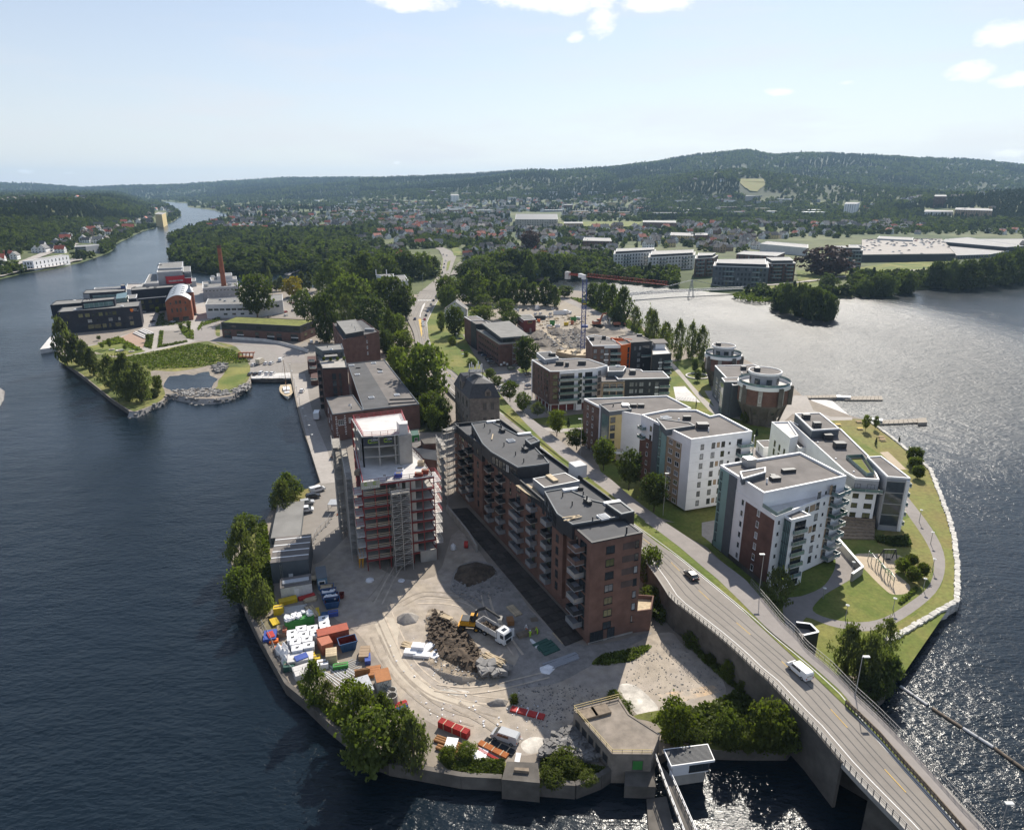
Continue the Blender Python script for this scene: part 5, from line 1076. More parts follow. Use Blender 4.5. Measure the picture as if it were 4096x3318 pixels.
# scaffolding
M['scaff_deck']=mat('scaffold_deck',(.30,.28,.25),.8,.2,1,rnd=.3)
def scf(name,label,a,b,depth,z0,z1,lift=2.1,bay=2.4,m=_tc,group=None,deckm='scaff_deck',rail=_tc,diag=True):
 a,b=Vc((a[0],a[1],z0)),Vc((b[0],b[1],z0));d=b-a;L=d.length;n=max(1,round(L/bay));d.normalize();nn=Vc((d.y,-d.x,0))
 o=thing(name,label,'scaffold',tuple(a),0,group);H=z1-z0;k=max(1,round(H/lift));r=yaw(a,b)
 sm=MU(m);sm.bar((0,0,0),(0,0,H),.11);sd=sm.data('standard')
 pm=MU(deckm);pm.box((0,0,0),(L/n*.98,depth*.9,.07));pd=pm.data('deck')
 lm=MU(rail);lm.bar((-L/n/2,0,0),(L/n/2,0,0),.075);ld=lm.data('guard_bar')
 for i in range(n+1):
  for s in(0,depth):link('standard',sd,o,d*(L*i/n)+nn*s,r)
 for j in range(1,k+1):
  for i in range(n):
   c=d*(L*(i+.5)/n)
   link('deck',pd,o,c+nn*depth/2+Zc(H*j/k-.9 if j==k else H*j/k),r)
   for hh in(.5,1.0):link('guard_bar',ld,o,c+nn*depth+Zc((H*j/k-.9 if j==k else H*j/k)+hh),r)
 if diag:
  mb=MU(m)
  for j in range(k):
   i=j%n;mb.bar(a+d*(L*i/n)+nn*depth+Zc(H*j/k),a+d*(L*(i+1)/n)+nn*depth+Zc(H*(j+1)/k),.07)
  mb.bd('brace',o)[_oc]=_lc
 return o
FA=gs(T1,[(30,180),(352,150)],25.2)
scf('scaffold','grey scaffold wrapped round the far end of the long brick block',G(T1(-55,200),25.2),G(T1(28,178),25.2),2.4,3.5,26,2.2)
scf('scaffold','grey scaffold on the left corner of the long brick block',G(T1(-60,205),25.2)+Vc((0,-1,0)),G(T1(-25,250),25.2)+Vc((0,-2,0)),1.6,3.5,24,2.2)
# concrete tower under construction
def site_tower():
 zd=27.0;zu=ztop(U2(1290,945),U2(1275,430),zd);up=gs(U2,[(635,455),(955,440),(1470,388),(1330,45),(455,150)],zu)
 FLd,FRd,BRd,BLd=gs(U2,[(635,1285),(1860,1122),(1668,835),(398,905)],zd)
 low=ccw([FLd,FRd,BRd,up[3],up[4]]);c=(FLd+BRd)/2
 o=thing('unfinished_tower','unfinished concrete tower with red steel frame and pale open decks',_ib,(c.x,c.y,3.5))
 lv=[27.0-2.9*i for i in range(8)]
 for i,z in enum(lv):
  q_prism(_d if i==0 else _m,'floor_slab',o)(ins(low,0 if i==0 else .25),z-.3,z,bottom=True)
 for k in range(1,4):
  mb=MU(_d if k==3 else _m);z=zd+(zu-zd)*k/3;mb.prism(ccw(up),z-.3,z,bottom=True);mb.bd('floor_slab',o)
 # beams and columns of red steel on the two visible faces
 E=[(FLd,FRd),(BRd,FRd),(up[4],FLd)]
 for(p,q,n)in((FLd,FRd,6),(up[4],FLd,6),(BRd,FRd,3)):
  for i in range(n+1):
   r=p.lerp(q,(i+.001)/n);r.z=0;q_bar(_ed,'column',o)(r+Zc(3.5),r+Zc(26.7),.22)
  for z in lv[:-1]+[6.7]:
   q_bar(_ed,'beam',o)((p.x,p.y,z-.45),(q.x,q.y,z-.45),.34,.38)
 for(p,q,n)in((up[0],up[2],3),(up[4],up[0],3)):
  for i in range(n+1):
   r=p.lerp(q,i/n);q_bar(_m if i else _ed,'column',o)((r.x,r.y,zd),(r.x,r.y,zu-.3),.35)
 # lift and stair core, party walls
 cw=gs(U2,[(1268,430),(1472,395)],zu);n=Vc((cw[1].y-cw[0].y,-(cw[1].x-cw[0].x),0)).normalized()
 q_prism(_m,'core_wall',o)(ccw([cw[0],cw[1],cw[1]-n*5.5,cw[0]-n*5.5]),zd,zu-.31)
 hd=gs(U2,[(1268,345),(1412,325),(1405,180),(1230,190)],zu+2.6)
 q_prism(_d,'core_head',o)(ccw(gs(U2,[(1270,240),(1415,232),(1412,178),(1225,185)],zu+2.6)),zu,zu+2.6)
 for i in range(7):
  z1=lv[i]-.3;z0=lv[i+1]
  for(u0,u1)in((.47,.55),(.60,.74)):
   p,q=wpt(FLd,FRd,u0,0,-.4),wpt(FLd,FRd,u1,0,-.4);nn=wpt(FLd,FRd,0,0,1)-wpt(FLd,FRd,0,0)
   q_prism('tan_panel_l','wall_panel',o)(ccw([p,q,q-nn*.3,p-nn*.3]),z0,z1-.15)
  p,q=wpt(FLd,FRd,.05,0,-5.5),wpt(FLd,FRd,.98,0,-5.5);q_bar(_ed if i%2 else _u,'inner_wall',o)((p.x,p.y,(z0+z1)/2),(q.x,q.y,(z0+z1)/2),.2,z1-z0)
  for hh in(.45,.95):
   mb=MU(_o);p,q=wpt(FLd,FRd,.01,z0+hh,.1),wpt(FLd,FRd,.46,z0+hh,.1);mb.bar(p,q,.06,.14);mb.bd('guard_board',o)
  # balcony slabs on the right face and left front
  for(a,b,u,w_,d,m)in((BRd,FRd,.5,6.5,2.6,_d),(up[4],FLd,.86,4.5,2.0,_d)):
   if i==0 and m=='x':continue
   r=yaw(a,b)if False else math.atan2(b.y-a.y,b.x-a.x);s=-1 if a is BRd else 1
   n2=Vc((b.y-a.y,-(b.x-a.x),0)).normalized()*s;p=a.lerp(b,u);cc=Vc((p.x,p.y,z0))+n2*(d/2)
   mb=MU(m);mb.box((cc.x,cc.y,z0-.12),(w_,d,.24),r);bo=mb.bd(_hb,o)
   mb=MU('redrail' if i<4 else _tc)
   for hh in(.5,1.05):
    for(sa,sb)in((-1,1),):
     dd=(b-a).normalized();dd.z=0;e0=cc+n2*(d/2-.05)+dd*(w_/2*sa)+Zc(hh);e1=cc+n2*(d/2-.05)+dd*(w_/2*sb)+Zc(hh);mb.bar(e0,e1,.08)
     for ss in(-1,1):mb.bar(cc+dd*(w_/2*ss)-n2*d/2+Zc(hh),cc+dd*(w_/2*ss)+n2*d/2+Zc(hh),.08)
   for t in range(4):e0=cc+n2*(d/2-.05)+dd*(w_/2*(t/1.5-1));mb.bar(e0,e0+Zc(1.1),.08)
   mb.bd(_fb,bo)
 # red guard rails on both decks
 def rails(poly,z,nm,m='redrail',closed=True):
  mb=MU(m);n=len(poly)
  for i in range(n if closed else n-1):
   p,q=Vc((poly[i].x,poly[i].y,z)),Vc((poly[(i+1)%n].x,poly[(i+1)%n].y,z));L=(q-p).length;k=max(1,int(L/1.8))
   for hh in(.1,.55,1.1):mb.bar(p+Zc(hh),q+Zc(hh),.09)
   for j in range(k+1):r=p.lerp(q,j/k);mb.bar(r,r+Zc(1.15),.09)
  mb.bd(nm,o)
 rails(ins(ccw(up),.35),zu,'guard_rail');rails([Vc(p[:2])for p in ins(low,.3)][:4],zd,'guard_rail',closed=False)
 rails([x for x in ins(low,.3)],zd,'guard_rail')
 # printed safety nets
 def banner(a,b,u0,u1,z0,z1,m,off,lab):
  p,q=wpt(a,b,u0,0,off),wpt(a,b,u1,0,off);mb=MU(m);mb.bar((p.x,p.y,(z0+z1)/2),(q.x,q.y,(z0+z1)/2),.05,z1-z0);bn=mb.bd('safety_net',o)
  return p,q
 NET=mat('dark_net',(.05,.055,.07),.8,.1,1);NETL=mat('pale_net',(.42,.42,.34),.8,.1,1)
 def text(s,p,r,size,m,par,ext=.01):
  cu=bpy.data.curves.new('lettering','FONT');cu.body=s;cu.size=size;cu.extrude=ext;cu.align_x='CENTER';cu.materials.append(M[m]if isinstance(m,str)else m)
  tc=bpy.data.objects.new('lettering_curve',cu);t=bpy.data.objects.new('lettering',bpy.data.meshes.new_from_object(tc));bpy.data.objects.remove(tc);COL.objects.link(t);t.parent=par;t.location=Vc(p)-ORG[par.name];t.rotation_euler=(pi/2,0,r);return t
 globals()['text3d']=text
 LG=mat('logo_green',(.30,.42,.04),.6,.05)
 def logo(p,r,par,s):
  d=Vc((cos(r),sin(r),0));mb=MU(LG);
  for i in range(9):
   t0,t1=radians(40+280*i/9),radians(40+280*(i+1)/9);mb.bar(p+d*cos(t0)*s+Zc(sin(t0)*s),p+d*cos(t1)*s+Zc(sin(t1)*s),.05,s*.5)
  mb.bd('logo',par)
 zb=zd+(zu-zd)*2/3
 for(u0,u1,z0,uu,sz,lo)in((.02,.32,zb+.3,.24,.75,.15),(.44,.62,zb+.3,.55,.6,.475)):
  banner(up[0],up[2],u0,u1,z0,z0+2.4,NET,.25,'');r=yaw(up[0],up[2])
  text('CON',wpt(up[0],up[2],uu,z0+1.2,.33),r,sz,_k,o);text('FORM',wpt(up[0],up[2],uu,z0+.5,.33),r,sz*.85,LG,o);logo(wpt(up[0],up[2],lo,z0+1.1,.33),r,o,.45)
 banner(FLd,FRd,-.02,.24,zd-1.0,zd+.9,NETL,.45,'');r=yaw(FLd,FRd)
 for u in(.05,.17):text('CON',wpt(FLd,FRd,u,zd-.8,.55),r,.8,_k,o);logo(wpt(FLd,FRd,u,zd+.35,.55),r,o,.35)
 # things left on the deck
 for k,(x,y,s,m,lb)in enum([(1645,950,(1.6,1.4,1.3),_o,'wooden crate at the back of the open deck'),(1610,1120,(2.0,1.2,.8),_xb,'reddish crate near the front edge of the open deck'),(1718,1085,(1.7,1.2,1.1),_xb,'red crate in the front right corner of the open deck'),(1260,1140,(1.8,1.2,1.0),'tarp','blue tipping skip at the front of the open deck'),(1285,1025,(1.8,1.2,.5),_mb,'white wrapped pallet in the middle of the open deck'),(1022,1145,(1.1,.8,.4),_mb,'white sack lying on the open deck'),(560,1090,(1.2,2.2,1.0),_p,'stack of grey boards at the left deck edge')]):
  p=G(U2(x,y),zd);mb=MU(m);sx,sy,sz=s
  mb.prism([Vc((p.x+a*sx/2,p.y+b*sy/2))for a,b in((-1,-1),(1,-1),(1,1),(-1,1))],zd,zd+sz);
  mb.use(_p).box((p.x,p.y,zd+sz+.03),(sx*.7,sy*.7,.06),.1);tag(mb.bd('crate' if 'crate' in lb else 'skip' if 'skip' in lb else 'pallet_load'),lb,'crate' if 'crate' in lb else 'load')
 # yellow props under the corner
 for k in range(10):
  u=.93-.05*(k%5)if k<10 else 0;p=up[4].lerp(FLd,u);q=Vc((p.x-1.2-(k//5)*.8,p.y-.3,3.5));q_bar('yellow','prop',o)(q,q+Vc((.5,0,3.6)),.16)
 mb=MU(_m);p,q=wpt(FLd,FRd,.76,0,.1),wpt(FLd,FRd,1.0,0,.1);mb.bar((p.x,p.y,5.1),(q.x,q.y,5.1),.5,3.2);mb.bd('base_wall',o)
 gfl=wpt(FLd,FRd,.37,0,.3);gfr=wpt(FLd,FRd,.62,0,.3)
 scf('scaffold_stair','grey scaffold stair tower in the middle of the unfinished tower front',gfl,gfr,2.6,3.5,25.6,1.45,2.2)
 L0=up[4].lerp(FLd,.02);L1=up[4].lerp(FLd,.80);nl=Vc((FLd.y-up[4].y,-(FLd.x-up[4].x),0)).normalized()
 scf('scaffold','tall grey scaffold along the left side of the unfinished tower',L0+nl*2.0,L1+nl*2.0,1.5,3.5,27.5,2.0,2.3)
 scf('scaffold','timber decked scaffold at the back left corner of the unfinished tower',up[4].lerp(FLd,.0)+nl*3.6,up[4].lerp(FLd,.28)+nl*3.6,2.2,3.5,31,2.0,2.4,_tc)
M['tan_panel_l']=mat('board_panel',(.46,.43,.38),.8,.1,.6)
site_tower()
# flats on the right of the road
def flats_A():
 z=ztop(T1(1112,395),T1(1110,88),5.0);P=[S2(1495,1350),S2(1700,1395),T2(110,100),T2(405,55),U4(1970,1512),U4(815,1555)]
 W=[G(p,z)for p in P]
 b,Q=bld(_cc,'white and brick apartment block with cream stair tower and wide grey roof',W,4,z,wall=_y,roof=_q,trim=_k,par=.5,rim=.4)
 a,e=W[5],W[0];colr(b,a,e,.0,1.0,4,z-.2,_ob,.06,_ec)
 zs=[z-2.0-3.0*i for i in range(6)];fcd(b,a,e,[.3,.62],zs,.9,1.4,_z,off=.06)
 st=gs(S2,[(1580,1392),(1772,1368),(1690,1305),(1492,1327)],z+.6);vol(b,st,4,z+.6,_r,_q,_r,.35,.35,'stair_tower')
 aa,bb=st[0],st[1];colr(b,aa,bb,.02,.80,4.2,z-.6,'cream',.05,'cream_panel')
 fcd(b,aa,bb,[.17,.70],[z-2.2-2.9*i for i in range(6)],1.9,2.0,_a,_c,1,off=.05);colr(b,st[3],st[0],.35,.95,5,z-1.2,_g,.05,'stair_glazing')
 for x,y in((1225,1650),):pipe(b,U4,x,y,z+.6,1.0,.2)
 rbx(b,U4,1395,1645,z+.6,(2.6,2.6,.7),_l,'skylight_hood');
 for x in(1505,1610):rbx(b,U4,x,1655,z,(2.2,1.6,1.1),_b)
 p=G(T1(1175,410),5.5);q_box(_m,'entrance_screen',b)((p.x,p.y,7.2),(2.2,.4,4.2))
 q_box(_k,'canopy',b)((p.x-.6,p.y-.6,8.2),(4.6,1.8,.3))
 return b
flats_A()
def flats_B():
 z=ztop(T2(365,690),T2(405,248),5.0);z=26.4
 W=gs(T2,[(405,250),(778,200),(578,94),(520,106),(436,68),(266,66),(100,98)],z)
 b,Q=bld(_cc,'tall white apartment block with teal strip and rows of small windows',W,4.5,z,wall=_y,roof=_q,trim=_k,par=.6,rim=.45)
 a,e=W[6],W[0] # long left facade
 zs=[z-2.4-2.95*i for i in range(7)]
 colr(b,a,e,.0,.27,4.5,z-6.2,_n,.06,_ec);fcd(b,a,e,[.17],zs[2:],1.0,1.4,_z,off=.06);fcd(b,a,e,[.22],zs[:2],1.0,1.6,_a)
 for zz in(zs[0]-1.3,zs[1]-1.3):balc(b,a,e,.07,zz,2.6,1.6,_d,_g,frame=_l)
 tw=gs(T2,[(250,185),(430,158),(395,140),(190,113)],z+.7);vol(b,[tw[0],tw[1],tw[2],tw[3]],z-1,z+.7,_r,_q,_r,.25,.4,'stair_head')
 colr(b,a,e,.28,.40,4.5,z-.1,_r,.30,'grey_strip');colr(b,a,e,.40,.55,4.5,z-.1,'teal',.20,'teal_strip');fcd(b,a,e,[.43],zs,.9,2.2,_a,_g,off=.2)
 colr(b,a,e,.55,.84,4.5,z-2.2,_dd,.05,'tan_panel');fcd(b,a,e,[.64,.78],[q-.8 for q in zs],1.9,1.5,_z,off=.05)
 f,g_=W[0],W[1];zz=[z-2.3-2.95*i for i in range(7)]
 fcd(b,f,g_,[.19],zz,1.1,1.6,_a,_w);fcd(b,f,g_,[.37,.53],zz,1.2,1.7,_a,None);fcd(b,f,g_,[.64],zz,.6,.7,_a)
 for j in range(0,7,2):colr(b,f,g_,.425,.475,zz[j]-.8,zz[j]+.8,_dd,.04,'tan_infill')
 fcd(b,f,g_,[.80],zz,1.7,1.8,_a,_c)
 for j in range(7):balc(b,f,g_,.88,zz[j]-1.35,4.6,1.8,_d,_g,frame=_l)
 pp=wpt(f,g_,.985,0,1.6);q_cyl(_l,'balcony_post',b)((pp.x,pp.y,4.5),(pp.x,pp.y,z-.2),.16,n=8)
 for i in range(8):
  mb=MU(_e);p,q=wpt(f,g_,0,z-.9-2.95*i,.012),wpt(f,g_,.74,z-.9-2.95*i,.012);mb.bar(p,q,.02,.05);mb.bd('panel_joint',b)
 sky1(b,T2,250,110,z+.7,2.6,yaw(a,e));rbx(b,T2,378,118,z,(2.4,1.2,1.2),_b);rbx(b,T2,473,172,z,(3.4,2.4,1.7),_b);pipe(b,T2,328,133,z,1.2,.25,_k);pipe(b,T2,511,190,z,1.2,.2,_k)
 return b
flats_B()
def flats_C():
 z=26.2;W=gs(T2,[(850,580),(1355,475),(1070,328),(582,408)],z);FLo=gs(T2,[(925,716)],z-3.4)[0]
 b,Q=bld(_cc,'front white apartment block with brick gable and glass balcony corner by the footpath',W,z-3.4,z,wall=_y,roof=_q,trim=_k,par=.6,rim=.45)
 # lower body reaches further forward than the top floor, leaving a roof terrace
 lo=[FLo,W[1],W[2],W[3]];lo[3]=gs(T2,[(590,415)],z)[0];vol(b,lo,3.8,z-3.4,_y,_d,_k,.25,.3,'lower_floors')
 a,e=W[3],FLo;e=Vc((FLo.x,FLo.y,0));zs=[z-5.2-2.95*i for i in range(6)]
 colr(b,a,e,.33,.985,5.0,z-4.4,_n,.06,_ec);fcd(b,a,e,[.47,.74],zs,1.0,1.6,_z,off=.06);fcd(b,a,e,[.62],[z-1.8],6.5,1.8,_a,_c,4,off=-1.2)
 colr(b,a,e,.02,.20,4.0,z-.1,'teal',.25,'teal_strip');fcd(b,a,e,[.06],[z-1.8-2.95*i for i in range(7)],.8,2.2,_a,_g,off=.25);colr(b,a,e,.20,.33,4.0,z-.1,_r,.35,'grey_strip');colr(b,a,e,.0,1,3.4,5.0,_u,.1,'plinth')
 hd=gs(T2,[(715,512),(858,470),(858,440),(700,468)],z+.05);vol(b,[hd[0],hd[1],hd[2],hd[3]],z-.3,z+1.3,_r,_q,_k,.2,.3,'stair_head')
 f,g_=FLo,W[1];ff=Vc((f.x,f.y,0));zz=[z-5.1-2.95*i for i in range(6)]
 fcd(b,ff,g_,[.05],zz,.6,.8,_a,_c);
 bx=gs(T2,[(1020,738),(1137,708),(1036,656),(966,706)],z-4.2);vol(b,bx,3.8,z-4.2,_y,_q,_k,.3,.35,'glass_bay')
 colr(b,bx[3],bx[0],.03,.97,5.0,z-4.6,_g,.05,'glazed_front');
 for k in range(6):
  p0=wpt(bx[3],bx[0],k/5,0,.09);q_bar(_b,'mullion',b)((p0.x,p0.y,5),(p0.x,p0.y,z-4.6),.09)
 for k in range(7):p0,p1=wpt(bx[3],bx[0],0,z-4.6-2.95*k,.09),wpt(bx[3],bx[0],1,z-4.6-2.95*k,.09);q_bar(_b,'transom',b)(p0,p1,.1)
 for j in range(6):
  if j>0:balc(b,bx[0],bx[1],.5,z-4.9-2.95*j,4.2,.6,_d,_g,frame=_l);
  fcd(b,bx[0],bx[1],[.5],[z-6.0-2.95*j],3.4,2.3,_a,_c,2)
 tz=[z-1.9-2.95*i for i in range(7)]
 U=lambda x,y:uo(T2,x,y,f,g_,z)
 for uu,w_,h_ in((.60,1.3,1.8),(.44,1.3,1.8),(.70,.6,.7)):fcd(b,ff,g_,[uu],tz if uu>.5 else tz[1:],w_,h_,_a)
 for j in(1,3):colr(b,ff,g_,.485,.565,tz[j]-.9,tz[j]+.9,_dd,.04,'tan_infill')
 fcd(b,ff,g_,[.82],tz,1.6,2.0,_a,_c);
 for j in range(7):colr(b,ff,g_,.775,.80,tz[j]-1.3,tz[j]+1.2,_dd,.04,'tan_infill');balc(b,ff,g_,.89,tz[j]-1.4,5.2,2.0,_d if j%2 else _s,_g if j!=2 else 'net',frame=_l)
 # roof terrace furniture and glass guard
 mb=MU(_g);q0=Vc((FLo.x,FLo.y,z-3.1));q1=q0.lerp(Vc((W[3].x,W[3].y,z-3.1)),.30);q2=q0.lerp(Vc((W[1].x,W[1].y,z-3.1)),.22)
 for p,q in((q0,q1),(q0,q2)):mb.bar(p+Zc(.5),q+Zc(.5),.04,1.0)
 mb.bd('terrace_guard',b)
 rbx(b,T2,757,400,z,(2.6,2.6,2.2),_l,'lift_vent',yaw(a,e));rbx(b,T2,1000,440,z,(3.6,1.2,.9),_b,rz=.2);rbx(b,T2,918,488,z,(2.4,1.6,.9),_b,rz=.2);pipe(b,T2,868,505,z,1.2,.22,_k);rbx(b,T2,905,470,z,(1.2,1.0,.7),_b)
 return b
flats_C()
def flats_D():
 z=16.5;z=ztop(T2(1530,775),T2(1555,492),3.8)
 W=gs(T2,[(1345,442),(1412,482),(1556,492),(1490,345),(1320,180),(1140,187),(1005,130)],z)
 b,Q=bld(_cc,'long white riverside apartment block with stepped grey roofs and glass end',W,3.6,z,wall=_y,roof=_q,trim=_k,par=.4,rim=.4)
 W2=gs(T2,[(1605,472),(1748,482),(1568,345),(1482,350)],z+1.6);vol(b,W2,3.6,z+1.6,_s,_q,_k,.3,.35,'end_wing')
 colr(b,W2[0],W2[1],.04,.80,5.0,z+.6,_c,.06,'glazed_corner')
 for k in range(5):p0,p1=wpt(W2[0],W2[1],.02,5.2+(z-4.6)*k/4,.14),wpt(W2[0],W2[1],.82,5.2+(z-4.6)*k/4,.14);q_bar(_l,'transom',b)(p0,p1,.2)
 for k in range(5):balc(b,W2[1],W2[2],.22,5.0+2.9*k,4.5,1.6,_d,_g,frame=_l)
 pb=wpt(W2[0],W2[1],.9,0,.4);q_bar(_k,'pillar',b)((pb.x,pb.y,4),(pb.x,pb.y,z+1.2),.7)
 zs=[z-5.0-2.9*i for i in range(3)]
 fcd(b,W[1],W[2],[.70],[z-2.0]+zs,2.0,1.5,_a,_x);fcd(b,W[1],W[2],[.12],[z-2.0]+zs,1.6,1.4,_a,_x);fcd(b,W[0],W[1],[.5],zs,1.5,1.4,_a,_w)
 colr(b,W[1],W[2],0,1,z-3.1,z-.2,_s,.05,'grey_band');colr(b,W[0],W[1],0,1,z-3.1,z-.2,_s,.05,'grey_band');balc(b,W[1],W[2],.45,z-3.3,9,1.2,_d,_g,frame=_l)
 W3=gs(T2,[(1145,187),(1312,177),(1192,80),(1040,85)],z+2.6);vol(b,W3,z-.2,z+2.6,_r,_q,_k,.3,.35,'penthouse')
 tall=gs(T2,[(1012,238),(1060,225),(1000,138),(897,140)],z-.4);vol(b,tall,3.6,z-.4,_y,_d,_k,.5,.3,'balcony_wing')
 for u in(.3,.55,.8):
  fcd(b,tall[3],tall[0],[u],[6+3*i for i in range(3)],1.3,2.0,_a,_c)
 low=gs(T2,[(1066,297),(1160,288),(1112,232),(1012,238)],z-3.5);vol(b,low,3.6,z-3.5,_y,_q,_k,.3,.3,'low_wing')
 for x,y in((1107,112),(1173,162)):rbx(b,T2,x,y,z+2.6,(2.4,1.8,1.6),_b)
 for x,y,s in((1238,238,2.6),(1312,290,3.4)):rbx(b,T2,x,y,z,(s,2.2,1.8),_b)
 for x,y in((1055,150),(1120,200),(1180,260),(1290,360),(1400,440),(1640,430),(1590,375)):pipe(b,T2,x,y,z,.35,.25,_k)
 tr=gs(T2,[(1478,468),(1522,462),(1450,352),(1352,357)],z);mb=MU('grass');mb.face([(p.x,p.y,z+.03)for p in ccw(ins(ccw([Vc(q[:2])for q in tr]),.4))]);mb.bd('terrace_lawn',b)
 mb=MU(_g);
 for i in range(4):p,q=tr[i],tr[(i+1)%4];mb.bar((p.x,p.y,z+.6),(q.x,q.y,z+.6),.05,1.1)
 mb.bd('terrace_guard',b)
 tz=ztop(T2(850,343),T2(850,290),3.8);H=gs(T2,[(848,292),(922,290),(880,246),(806,250)],tz)
 h,_=bld('garage','small white flat roofed hut behind the front flats',H,3.6,tz,wall=_y,roof=_q,trim=_k,par=.2,rim=.25);fcd(h,H[3],H[0],[.4],[5.0],1.0,2.0,_z,_w,0)
 return b
flats_D()
def flats_E():
 z=ztop(U4(350,1705),U4(345,1168),4.2);W=gs(U4,[(345,1168),(482,1166),(720,1150),(990,1128),(1146,1090),(890,1000),(715,988),(470,1002),(90,1008)],z)
 b,Q=bld(_cc,'brown brick and white apartment block with glazed corner balconies and ground floor posts',W,7.0,z,wall=_y,roof=_q,trim=_k,par=.35,rim=.35)
 a,e=W[8],W[0];colr(b,a,e,.06,1,7.0,z-.05,_ob,.05,_ec);zs=[z-2.2-2.95*i for i in range(4)]
 for u in(.16,.42,.58,.76,.88):fcd(b,a,e,[u],zs,.7 if u!=.88 else 1.2,1.9,_a,_c,0,off=.05)
 f,g_=W[0],W[1];colr(b,f,g_,0,1,7,z-.05,_ob,.05,_ec);fcd(b,f,g_,[.55],zs,2.0,2.0,_a,_x,off=.05)
 f,g_=W[1],W[2];
 for j in range(4):balc(b,f,g_,.52,z-3.7-2.95*j,9.0,2.2,_m,_g,frame=_b)
 fcd(b,f,g_,[.25,.65],zs,3.2,2.2,_a,_c,2)
 f,g_=W[2],W[3];fcd(b,f,g_,[.18],[z-2.2-2.95*i for i in range(5)],1.8,2.1,_a,_c);fcd(b,f,g_,[.62],zs,3.4,2.2,_a,_c,2)
 for j in range(4):balc(b,f,g_,.66,z-3.7-2.95*j,6.0,1.8,_d,_g,frame=_b)
 f,g_=W[3],W[4];fcd(b,f,g_,[.3],zs,1.8,2.0,_a,_w)
 base=ins(c2(W),1.6);q_prism('c_darkred','ground_floor',b)(base,3.6,7.0,top=False)
 q_prism(_d,'soffit',b)(c2(W),6.7,7.0,bottom=True)
 for(p,q,n)in((W[8],W[0],5),(W[0],W[2],3)):
  for k in range(n+1):r=p.lerp(q,(k+.15)/(n+.4));r2=Vc((r.x,r.y,0));q_bar(_k,_eb,b)((r.x+.2,r.y+.4,3.6),(r.x+.2,r.y+.4,6.9),.35)
 tk=[G(U4(420,1700),3.6),G(U4(690,1672),3.6)];mb=MU(_p);mb.bar(tk[0]+Zc(1.2),tk[1]+Zc(1.2),.12,2.2);tag(mb.bd('timber_fence'),'orange brown timber fence under the brown and white flats','fence')
 colr(b,W[2],W[3],0,.30,3.6,7.0,_y,.0,'ground_wall')
 W2=gs(U4,[(278,1002),(468,976),(355,890),(160,905)],z+1.8);vol(b,W2,z-.2,z+1.8,_s,_v,_k,.2,.3,'roof_block');rbx(b,U4,385,945,z+1.8,(2.6,1.6,1.2),_b);rbx(b,U4,340,940,z+1.8,(1,.8,1.2),_b)
 for x,y,s in((480,1075,3.4),(583,1090,1.6),(790,1070,3.4)):rbx(b,U4,x,y,z,(s,1.4,1.7),_b)
 for x,y in((312,1070),(414,1030)):pipe(b,U4,x,y,z,1.3,.14)
 # dark wing to the right
 z2=z-2.6;V=gs(U4,[(1290,1275),(2008,1258),(1915,1168),(1640,1168),(1610,1145),(1380,1125),(1190,1180)],z2)
 d,_=bld(_cc,'low charcoal apartment wing with pale window pairs behind the brown flats',V,3.6,z2,wall=_t,roof=_q,trim=_k,par=.3,rim=.35)
 f,g_=V[0],V[1];zz=[z2-2.3-2.95*i for i in range(3)]
 fcd(d,f,g_,[.27,.46],zz,1.9,1.9,_a,_w);fcd(d,f,g_,[.62,.36],zz,.9,1.7,_a,_w);fcd(d,f,g_,[.76],zz,1.6,1.8,_a,_w)
 for j in range(3):balc(d,f,g_,.905,z2-3.7-2.95*j,4.4,1.2,_d,_g,frame=_l);colr(d,f,g_,.725,.80,z2-4.2-2.95*j,z2-3.4-2.95*j,_k,.05,'white_panel')
 rbx(d,U4,1492,1195,z2,(2.4,2.8,1.7),_b);
 V2_=gs(U4,[(1065,1312),(1388,1305),(1230,1225),(1065,1240)],z2-.6);vol(d,V2_,3.6,z2-.6,_dd,_q,_t,.25,.3,'loggia_wing')
 fcd(d,V2_[0],V2_[1],[.2,.5,.8],[z2-2.4,z2-5.3],2.4,2.0,_a,_c,2)
 for j in range(3):balc(d,V2_[0],V2_[1],.5,z2-4.0-2.95*j,8.5,1.2,_d,_g,frame=_l)
 V3=gs(U4,[(1150,1165),(1365,1160),(1405,1105),(1380,1090),(1150,1100)],z2+2.2);vol(d,V3,z2-.2,z2+2.2,_r,_v,_k,.2,.3,'penthouse');sky1(d,U4,1290,1095,z2+2.2,1.8)
 # tiled upper block: brown part, orange slab, charcoal part
 z3=20.5;V=gs(U4,[(938,812),(1340,806),(1190,705),(960,660),(850,684)],z3)
 q,_=bld(_cc,'brown and charcoal apartment block split by a bright orange slab',V,3.6,z3,wall=_ob,roof=_q,trim=_k,par=.3,rim=.35)
 f,g_=V[0],V[1];zz=[z3-2.6-3.0*i for i in range(4)]
 fcd(q,f,g_,[.10,.34],zz,1.7,2.0,_a,_w);fcd(q,f,g_,[.49],zz,1.7,2.0,_a,_w,off=.05);fcd(q,f,g_,[.75],zz,3.6,2.0,_a,_c,2)
 colr(q,f,g_,.41,1.0,z3-1.2,z3-.15,_k,.06,'white_fascia')
 for j in range(4):balc(q,f,g_,.80,z3-4.0-3.0*j,5.2,1.8,_d,_g,frame=_l);colr(q,f,g_,.41,.57,z3-4.6-3.0*j,z3-3.8-3.0*j,_k,.05,'white_panel')
 OR=gs(U4,[(1342,806),(1492,738),(1475,725),(1186,712)],z3);sl=gs(U4,[(1342,805),(1470,780),(1440,735),(1260,745)],z3+.4)
